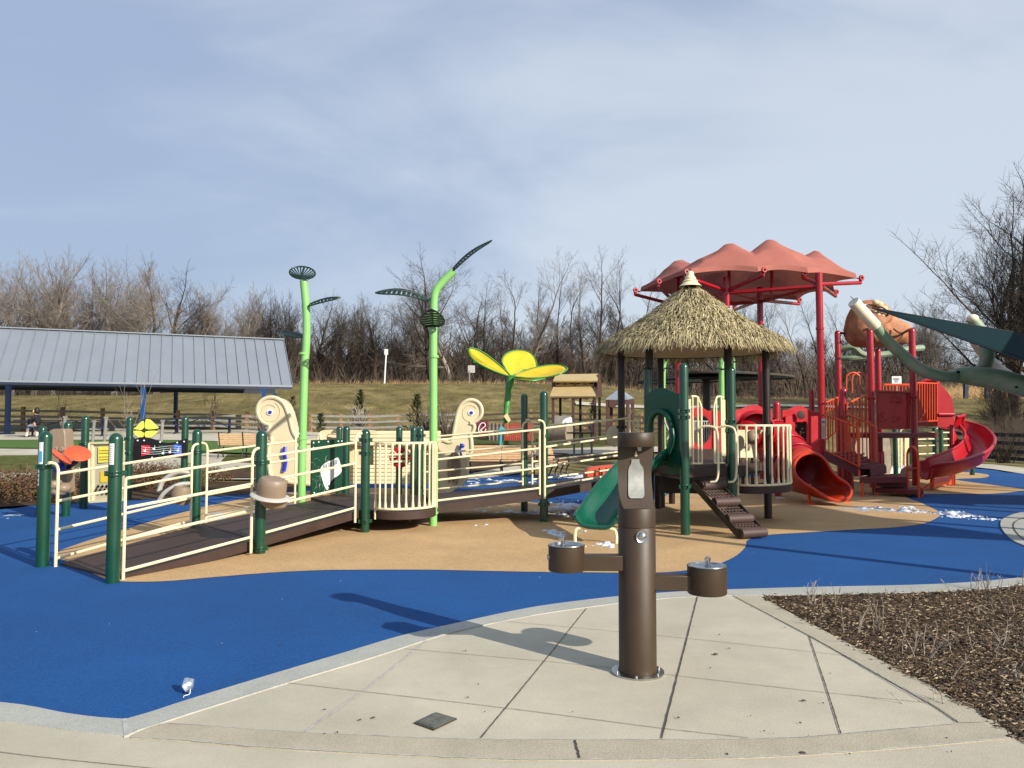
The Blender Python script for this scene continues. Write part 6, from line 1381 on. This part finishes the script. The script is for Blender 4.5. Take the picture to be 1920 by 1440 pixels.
# signs
sg = thing('white_sign', 'tall white pole sign standing alone on top of the berm', 'sign', onground(722, 74))
mb = MB(); q = onground(720.5, 74); mb.tube([q, P(724, 662, 74)], .07, 8); mb.build('pole', M['white_paint'], sg); mb = MB(); mb.box(P(724.2, 660, 74), (.34, .08, .56)); mb.build('plate', M['white_paint'], sg)
sg = thing('goal_board', 'pale grey board on a post below the trees left of the yellow flower', 'sign', onground(880, 78))
mb = MB(); mb.tube([onground(880, 78), P(880, 695, 78)], .07, 8); mb.build('pole', M['wood_grey'], sg); mb = MB(); mb.box(P(884, 692, 78), (.72, .06, .75)); mb.build('board', M['grey_trim'], sg)
sg = thing('rules_sign', 'small white sign with lines of print above the orange top rail', 'sign', xy(1681, 26, 0))
mb = MB(); mb.tube([xy(1681, 26, 0), P(1681, 716, 26)], .04, 8); mb.build('pole', M['wood_grey'], sg); mb = MB(); mb.box(P(1681, 712.5, 25.95), (.32, .03, .25)); bd = mb.build('board', M['white_paint'], sg)
mb = MB()
for k in range(4): mb.bar(P(1675 if k < 2 else 1677, 708.8+2.4*k, 25.92), P(1687 if k < 2 else 1685, 708.8+2.4*k, 25.92), .006, .014)
mb.build('print', M['panel_green'], bd)
for px, t, b, lab in ((1811, 713, 742, 'dark steel post of the far pavilion, left one'), (1851, 717, 745, 'dark steel post of the far pavilion, right one beside the hanging frame')):
    mb = MB(); Y = 64; q = onground(px, Y); mb.bar(q, P(px, t-6, Y), .3, .3); tag(mb.build('pavilion_post', M['navy_metal']), lab, 'post', 'posts of the far pavilion')
hw = thing('far_building', 'white building with orange barrier far off at the left edge behind the trees', 'building', onground(50, 120))
mb = MB(); z0 = zat(740, 120); mb.prism([P(18, 742, 120), P(86, 742, 120), P(86, 722, 120), P(18, 720, 120)], (0, 5, 0)); wl = mb.build('wall', M['building_white'], hw)
for px in (28, 38, 50, 60, 72): mb = MB(); mb.prism([P(px, 738, 119.9), P(px+3, 738, 119.9), P(px+3, 727, 119.9), P(px, 727, 119.9)], (0, .1, 0)); mb.build('window', M['post_brown'], wl)
br = thing('orange_barrier', 'orange site barrier in front of the far white building', 'barrier', onground(66, 95)); mb = MB(); mb.prism([P(64, 737, 95), P(71, 735, 95), P(69, 731, 95), P(66, 724, 95), P(64, 731, 95)], (0, .3, 0)); mb.build('panel', M['orange_metal'], br)
# plain ground slabs far
# ================================================================== TREES
def grow(seed, kind):
    r_ = random.Random(seed); T_, Cn = MB(), MB(); cnt = [0]
    def seg(mbx, p, d, l, r0, r1, n, sides):
        pts = [p]; dd = d.copy()
        for i in range(n):
            dd = (dd+V((r_.gauss(0, .1), r_.gauss(0, .1), r_.gauss(0, .06)+ (.03 if kind != 'spread' else .01)))).normalized(); pts.append(pts[-1]+dd*l/n)
        mbx.tube(pts, [r0+(r1-r0)*i/n for i in range(n+1)], sides, caps=False); return pts, dd
    def rec(p, d, l, r0, lev):
        if cnt[0] > 8500: return
        cnt[0] += 1
        mbx = T_ if lev == 0 else Cn; n = 5 if lev == 0 else (4 if lev < 3 else 2); sides = 8 if lev == 0 else (5 if lev < 2 else 3)
        pts, dd = seg(mbx, p, d, l, r0, r0*(.55 if lev < 2 else .4), n, sides)
        if lev >= 5: return
        if kind == 'spread': k = (6, 5, 4, 4, 4)[lev]
        elif kind == 'fan': k = (6, 5, 4, 4, 4)[lev]
        else: k = (11, 4, 4, 4, 3)[lev]
        for i in range(k):
            t = (.30 if kind == 'slim' and lev == 0 else (.42 if lev == 0 else .22))+(.62)*(i+r_.random())/k; t = min(1, t)
            j = min(len(pts)-2, int(t*(len(pts)-1))); q = pts[j].lerp(pts[j+1], t*(len(pts)-1)-j) if j+1 < len(pts) else pts[-1]
            az = r_.uniform(0, 6.2832); sp_ = {'spread': r_.uniform(.5, 1.05), 'fan': r_.uniform(.3, .68), 'slim': r_.uniform(.4, 1.1) if lev == 0 else r_.uniform(.4, .9)}[kind]
            o = dd.orthogonal().normalized(); o = Matrix.Rotation(az, 3, dd) @ o
            nd = (dd*math.cos(sp_)+o*math.sin(sp_)); nd.z += .07; nd.normalize()
            f = {'spread': .66, 'fan': .62, 'slim': .34 if lev == 0 else .62}[kind]*r_.uniform(.7, 1.15)*(1-.35*t if lev == 0 and kind == 'slim' else 1)
            rec(q, nd, l*f, max(.005, r0*(1-.5*t)*r_.uniform(.34, .52)), lev+1)
        if lev < 4: rec(pts[-1], dd, l*(.62 if kind != 'slim' else .5), max(.006, r0*.5), lev+1)
    stems = {'spread': 1, 'fan': 3, 'slim': 1}[kind]
    for s_ in range(stems):
        lean = V((r_.gauss(0, .08 if stems == 1 else .2), r_.gauss(0, .12), 1)).normalized()
        rec(V((r_.gauss(0, .1)*(stems > 1), 0, -.3)), lean, {'spread': 4.2, 'fan': 3.6, 'slim': 7.2}[kind], {'spread': .24, 'fan': .15, 'slim': .15}[kind], 0)
    top = max(v[2] for v in Cn.v)
    return T_, Cn, top
protos = []
for i, (sd_, kind, m1, m2) in enumerate([(1,'spread','bark_pale','twig'),(2,'fan','bark','twig'),(3,'spread','bark_pale','twig'),(4,'slim','bark_dark','twig_dark'),(5,'slim','bark_dark','twig_dark'),(6,'fan','bark_dark','twig_dark'),(7,'slim','bark_dark','twig_dark'),(8,'spread','bark_dark','twig_dark'),(9,'slim','bark_dark','twig')]):
    T_, Cn, top = grow(sd_*13+1, kind)
    if kind == 'slim' and i in (3, 6):                      # vines wrapped round the trunk
        r_ = random.Random(i)
        for k in range(700):
            z = r_.uniform(.5, 7); a = r_.uniform(0, 6.28); rr_ = r_.uniform(.05, .38)*(1-z/14); p = V((math.cos(a)*rr_, math.sin(a)*rr_, z)); Cn.tube([p, p+V((r_.gauss(0, .12), r_.gauss(0, .12), r_.gauss(-.12, .14)))], .007, 3, caps=False)
    protos.append((T_, Cn, top, kind, m1, m2))
pmesh = {}
land = [(0,'far left, over the grey shelter roof end'),(120,'above the left part of the shelter roof'),(200,'above the middle of the shelter roof'),(330,'above the right part of the shelter roof'),(430,'over the right end of the shelter roof'),(540,'just left of the round leaf stem'),(600,'just right of the round leaf stem'),(700,'left of the white pole sign'),(760,'between the white sign and the feather leaf stem'),(850,'right of the feather leaf stem'),(900,'left of the yellow flower'),(960,'over the yellow flower'),(1030,'right of the yellow flower'),(1090,'over the barn playhouse'),(1140,'left of the thatched roof'),(1200,'over the left slope of the thatched roof'),(1320,'seen below the thatched eave'),(1450,'right of the thatched roof'),(1510,'between two red canopy posts'),(1560,'left of the animal head'),(1700,'just right of the animal head'),(1740,'above the dark green sail'),(1800,'behind the pale limb')]
fw = {'spread': 'spreading bare tree', 'fan': 'many stemmed bare tree', 'slim': 'tall slim bare tree'}; seen_l = {}
ordn = ['', ' second', ' third', ' fourth', ' fifth', ' sixth', ' seventh', ' eighth']
def tree(px, Y, topy, pi, rot, lab=None, wscale=1.0):
    T_, Cn, top, kind, m1, m2 = protos[pi]; g = onground(px, Y); h = (zat(topy, Y)-g.z)*(1.1 if Y > 60 else 1); s_ = h/top
    root = thing('bare_tree', None, 'tree', g, 'leafless trees on and behind the berm'); root.rotation_euler = (0, 0, rot); root.scale = (s_*wscale, s_*wscale, s_)
    if pi not in pmesh:
        root['_b'] = (0, 0, 0); a = T_.build('trunk', M[m1], root); b = Cn.build('crown', M[m2], root); pmesh[pi] = (a, b)
    else:
        for src in pmesh[pi]: c = src.copy(); C.objects.link(c); c.parent = root
    ld = min(land, key=lambda q: abs(q[0]-px))[1]
    h_ = 'very tall' if h > 15.5 else ('tall' if h > 12.5 else ('middling' if h > 9.5 else 'low'))
    base = f"{fw[kind].replace('tall ', '')} {ld}".replace('many stemmed bare', 'many-stemmed'); l = f"{h_} {base}"; k = seen_l.get(l, 0); seen_l[l] = k+1
    root['label'] = lab or (l if k == 0 else l+','+ordn[k]+' from left')
    return root
TR_ = [(-40,84,500,0),(18,86,486,0),(62,83,478,1),(100,88,492,2),(148,85,492,1),(172,92,512,5),(212,84,494,0),(246,90,500,1),(292,83,489,2),(318,88,512,7),(356,84,530,2),(398,90,548,1),(436,86,545,1),(470,92,556,5),(505,88,548,5),(536,84,552,5),
(598,88,560,7),(628,92,566,5),(668,90,562,5),(704,82,556,7),(742,90,572,6),(786,88,590,5),(812,82,486,7),(846,86,520,2),(880,90,545,7),(908,84,538,3),(936,92,548,8),(962,86,510,4),(990,80,480,8),(1012,90,520,6),(1044,86,516,3),(1070,92,530,4),(1098,82,498,8),(1122,80,466,3),(1146,86,512,6),(1172,90,520,4),(1196,84,528,3),(1228,90,560,8),(1262,86,560,5),(1310,88,560,2),(1350,84,560,7),(1400,88,560,5),(1448,84,556,3),(1480,90,562,6),(1512,82,566,8),(1548,88,560,3),(1590,86,580,4),(1612,90,590,5),(1690,90,574,1),(1716,88,572,1),(1742,84,578,1),(1775,86,640,5),(1806,90,652,5),(1850,92,640,5)]
rr = random.Random(21)
for px, Y, t, pi in sorted(TR_): tree(px, Y, t, pi, rr.uniform(0, 6.28))
tree(1922, 46, 270, 7, 1.2, 'wide dark bare tree at the right edge behind the driftwood limb', 1.0); tree(1935, 50, 350, 6, 2.2, 'bare tree reaching in from beyond the right edge, above the sail', 1.2); tree(1870, 52, 430, 7, .6, 'dark spreading tree low behind the sail and the upright pale branch', .9)
tree(1908, 48, 330, 5, 1.0, 'dark many stemmed tree at the right edge, low trunks hidden by the pale limb', 1.0)
tree(1896, 45, 250, 3, 2.9, 'vine wrapped dark tree, the tallest at the right edge, standing behind the sail', 1.4)
tree(1868, 44, 690, 5, .8, 'low bare thicket tree on the slope behind the dark right fence', 1.6); tree(1905, 41, 700, 5, 2.8, 'low bushy bare tree on the slope at the right edge', 1.6)
# young leafless sapling in front of the shelter
def twiggy(px, Y, h, wdt, n, seed, label, m='twig', cat='shrub', name='bare_shrub', thick=.004, group=None, z=None):
    r_ = random.Random(seed); g = onground(px, Y) if Y > 22 else G(px, 790+EYE*F/Y); mb = MB()
    for i in range(n):
        a = r_.uniform(0, 6.28); ln = h*r_.uniform(.5, 1.05); d = V((math.cos(a)*wdt*r_.random(), math.sin(a)*wdt*r_.random(), 1))
        p = g+V((r_.gauss(0, .04)*wdt*4, r_.gauss(0, .04), 0)); pts = [p]; dd = d.normalized()
        for k in range(5): dd = (dd+V((r_.gauss(0, .12), r_.gauss(0, .12), .02))).normalized(); pts.append(pts[-1]+dd*ln/5)
        mb.tube(pts, [thick*1.6*(1-.14*k) for k in range(6)], 4, caps=False)
        for k in range(3):
            j = r_.randint(1, 4); q = pts[j]; e = q+(dd+V((r_.gauss(0, .6), r_.gauss(0, .6), .3))).normalized()*ln*r_.uniform(.15, .35); mb.tube([q, e], [thick, thick*.5], 3, caps=False)
    return tag(mb.build(name, M[m]), label, cat, group)
twiggy(250, 25.5, 3.3, .16, 9, 77, 'thin reddish leafless sapling in front of the grey shelter roof', 'twig', 'sapling', 'sapling', .009)
gsh = 'leafless twig shrubs in the right mulch bed'
def bs(px, py, h, w_, n, seed, lab): twiggy(px, EYE*F/(py-790), h, w_, n, seed, lab, 'bark_pale', 'shrub', 'bare_shrub', .0026, gsh)
bs(1553,1137,.27,.9,9,1,'leafless twig shrub nearest the concrete path border, below the kerb'); bs(1608,1186,.30,.7,7,2,'sparse upright twigs in mulch, second shrub from the path'); bs(1742,1232,.30,.9,10,3,'leafless shrub in the middle of the right mulch bed'); bs(1888,1218,.26,.8,10,4,'leafless shrub at the right edge of the mulch bed'); bs(1868,1110,.26,1.0,18,5,'dense twig shrub beside the kerb at the far right of the bed'); bs(1810,1322,.12,1.4,5,6,'flat lying twigs beside the lower path border'); bs(1866,1152,.16,.9,6,7,'small twig tuft in mulch between two larger right hand shrubs'); bs(1690,1120,.10,1.2,6,8,'tiny twig tuft along the kerb in the mulch bed'); bs(1912,1275,.2,1.3,7,9,'spreading twigs low at the right picture edge')
twiggy(672,47.5,1.9,.5,26,31,'loose brown shrub on the berm left of the white sign','bark_pale','shrub','young_shrub',.018)
twiggy(805,42,2.2,.7,40,33,'bare grey bush behind the right scroll and stem','bark','shrub','bare_shrub',.012); twiggy(835,43,2.4,.6,30,34,'bare bush just left of the right cream scroll','bark','shrub','bare_shrub',.012); twiggy(555,44,2,.5,20,35,'thin bare bush beside the left lime stem','bark','shrub','bare_shrub',.012); twiggy(398,45,2.6,.35,14,36,'slender bare bush behind the fence below the shelter eave','bark','shrub','bare_shrub',.012); twiggy(492,41,2.4,.5,20,37,'bare bush left of the left cream scroll','bark','shrub','bare_shrub',.012); twiggy(120,43,2.4,.2,8,38,'thin bare sapling behind the seated person','twig','shrub','bare_shrub',.012); twiggy(1880,30,1.6,1.2,30,39,'tangled bare bush in front of the dark right fence','bark_dark','shrub','bare_shrub',.01)
def conifer(px, Y, topy, wdt, seed, label, dens=420):
    r_ = random.Random(seed); g = onground(px, Y); h = zat(topy, Y)-g.z; root = thing('young_evergreen', label, 'tree', g)
    mb = MB(); mb.tube([g, g+V((.03, 0, h*.9))], [.035, .01], 6); mb.build('trunk', M['bark_dark'], root); mb = MB()
    for i in range(dens):
        t = r_.random()**.8; a = r_.uniform(0, 6.28); rad = wdt*(1-t)**.7*r_.uniform(.15, 1)*(1+.3*math.sin(a*3+seed)); p = g+V((math.cos(a)*rad, math.sin(a)*rad, .15+h*t*.9)); d = V((math.cos(a), math.sin(a), r_.uniform(.3, 1.2))).normalized()*r_.uniform(.14, .30); s_ = d.cross(V((0, 0, 1))).normalized()*.035
        mb.add([p-s_, p+s_, p+d*.7+s_*.9, p+d, p+d*.7-s_*.9], [(0,1,2,3,4)])
    mb.build('crown', M['evergreen'], root)
conifer(676, 49, 730, .75, 1, 'bushy young evergreen on the berm between the lime stems'); conifer(782, 47, 738, .8, 2, 'dark young evergreen on the berm just left of the feather leaf stem'); conifer(548, 48, 742, .45, 3, 'narrow young evergreen left of the round leaf stem', 160); conifer(882, 49, 748, .3, 4, 'tiny evergreen tip above the right cream scroll', 90); conifer(602, 41.5, 780, .35, 5, 'dark drooping little evergreen right of the left lime stem', 160); conifer(1112, 44, 752, .5, 6, 'young evergreen seen between the barn playhouse posts', 160); conifer(1022, 45, 770, .4, 7, 'young evergreen between the two tall green posts', 100)
# hedge shrubs left
def hedge(px, Y, rx, ry, h, seed, label):
    r_ = random.Random(seed); g = G(px, 790+EYE*F/Y); g.z = 0; root = thing('low_shrub', label, 'shrub', g, 'brown leafed shrubs along the left kerb'); mb = MB(); mt = MB()
    for i in range(2600):
        a = r_.uniform(0, 6.28); u = math.sqrt(r_.random()); el = r_.random(); zz = h*math.sqrt(max(0, 1-u*u))*(.35+.65*el)*(1+.35*noise.noise(V((math.cos(a)*u*3+seed, math.sin(a)*u*3, 0)))); p = g+V((rx*u*math.cos(a), ry*u*math.sin(a), max(.02, zz)))
        n_ = V((r_.gauss(0, 1), r_.gauss(0, 1), r_.gauss(.5, 1))).normalized(); t = n_.orthogonal().normalized(); s_ = n_.cross(t); l = r_.uniform(.018, .042)
        mb.add([p-t*l, p-s_*l*.45, p+t*l, p+s_*l*.45], [(0,1,2,3)])
    for i in range(90):
        a = r_.uniform(0, 6.28); u = math.sqrt(r_.random()); b = g+V((rx*.6*u*math.cos(a), ry*.6*u*math.sin(a), 0)); e = g+V((rx*u*math.cos(a), ry*u*math.sin(a), h*math.sqrt(1-u*u*.8)*r_.uniform(.9, 1.25))); mt.tube([b, b.lerp(e, .5)+V((0, 0, .05)), e], [.007, .005, .003], 3, caps=False)
    mb.build('foliage', M['hedge_leaf'], root); mt.build('twigs', M['bark'], root)
hs_ = [(-30,15.6,1.2,.9,.62,'at the left picture edge'),(40,15.8,1.1,.9,.66,'left of the first green post'),(100,16.4,1.0,.9,.55,'behind the tan drum tower'),(150,17.2,1.0,.9,.5,'behind the orange drums'),(215,18.4,1.1,.9,.5,'behind the yellow braille panel'),(268,18.6,1.0,.8,.62,'directly below the yellow petals'),(318,19.0,.9,.8,.55,'below the music panel'),(372,20.4,.9,.7,.45,'behind the grey rain drum')]
for i, (px, Y, rx, ry, h, w__) in enumerate(hs_): hedge(px, Y, rx, ry, h, i+3, 'low shrub with brown and olive winter leaves '+w__)
# brush and reeds in front of and behind the trees
def strokes(name, label, n, pxr, Yr, hr, m, wr=(.02, .05), seed=1, off=0):
    r_ = random.Random(seed); mb = MB()
    for i in range(n):
        Y = r_.uniform(*Yr); px = r_.uniform(*pxr); x = (px-960)/F*Y; g = V((x, Y, terr(x, Y)-.1)); h = r_.uniform(*hr)*(r_.random()**.5); l = r_.gauss(0, .45)*h; w_ = r_.uniform(*wr)*(h/3)**.5
        m1_ = g+V((l*.3, r_.gauss(0, .2), h*.5)); e = g+V((l, 0, h))
        mb.add([g+V((-w_, 0, 0)), g+V((w_, 0, 0)), m1_+V((w_*.7, 0, 0)), e, m1_-V((w_*.7, 0, 0))], [(0,1,2,4),(4,2,3)])
        if h > 1.5:
            for k in range(3):
                t = r_.uniform(.3, .9); q = g.lerp(m1_, t*2) if t < .5 else m1_.lerp(e, t*2-1); e2 = q+V((r_.gauss(0, .5), 0, r_.uniform(.1, .8)))*h*.2; mb.add([q-V((w_*.4, 0, 0)), q+V((w_*.4, 0, 0)), e2], [(0,1,2)])
    return tag(mb.build(name, M[m]), label, 'brush', kind='stuff')
strokes('woodland_brush', 'dense brown leafless brush filling the wood behind the berm', 12500, (420, 1780), (84, 112), (2.5, 8.5), 'brush', (.02, .06), 1)
strokes('woodland_brush', 'tall grey twigs deep in the wood behind the front trees', 6000, (440, 1700), (95, 125), (6, 12.5), 'twig_dark', (.02, .05), 5)
strokes('bramble_edge', 'dark low brambles along the foot of the trees', 5200, (-80, 1780), (80, 86), (.5, 2.6), 'twig_dark', (.02, .05), 2)
strokes('dry_reeds', 'pale dry reeds on the far side of the right hand slope', 3200, (1770, 2000), (66, 76), (.8, 2.0), 'reed', (.03, .05), 3)
strokes('dry_reeds', 'short tan dead grass along the berm top below the trees', 4200, (560, 1500), (76, 80), (.2, .9), 'reed', (.02, .04), 4)
strokes('dark_thicket', 'dark tangled thicket on the slope behind the right fence', 3000, (1845, 1980), (36, 46), (.6, 2.6), 'twig_dark', (.008, .018), 6)
strokes('woodland_brush', 'leafless brush right of the animal head behind the slope', 3500, (1640, 2000), (78, 100), (2, 6), 'twig_dark', (.02, .05), 8)
strokes('berm_grass', 'coarse winter grass tufts over the grassy berm', 16000, (-60, 1990), (49, 73), (.10, .30), 'reed', (.02, .05), 14)
strokes('berm_grass', 'greener grass tufts over the grassy berm', 12000, (-60, 1990), (49, 73), (.08, .24), 'lawn', (.02, .05), 15)
strokes('woodland_brush', 'low leafless brush behind the picnic shelter', 3500, (-80, 440), (88, 110), (1.5, 6.0), 'brush', (.02, .05), 41)
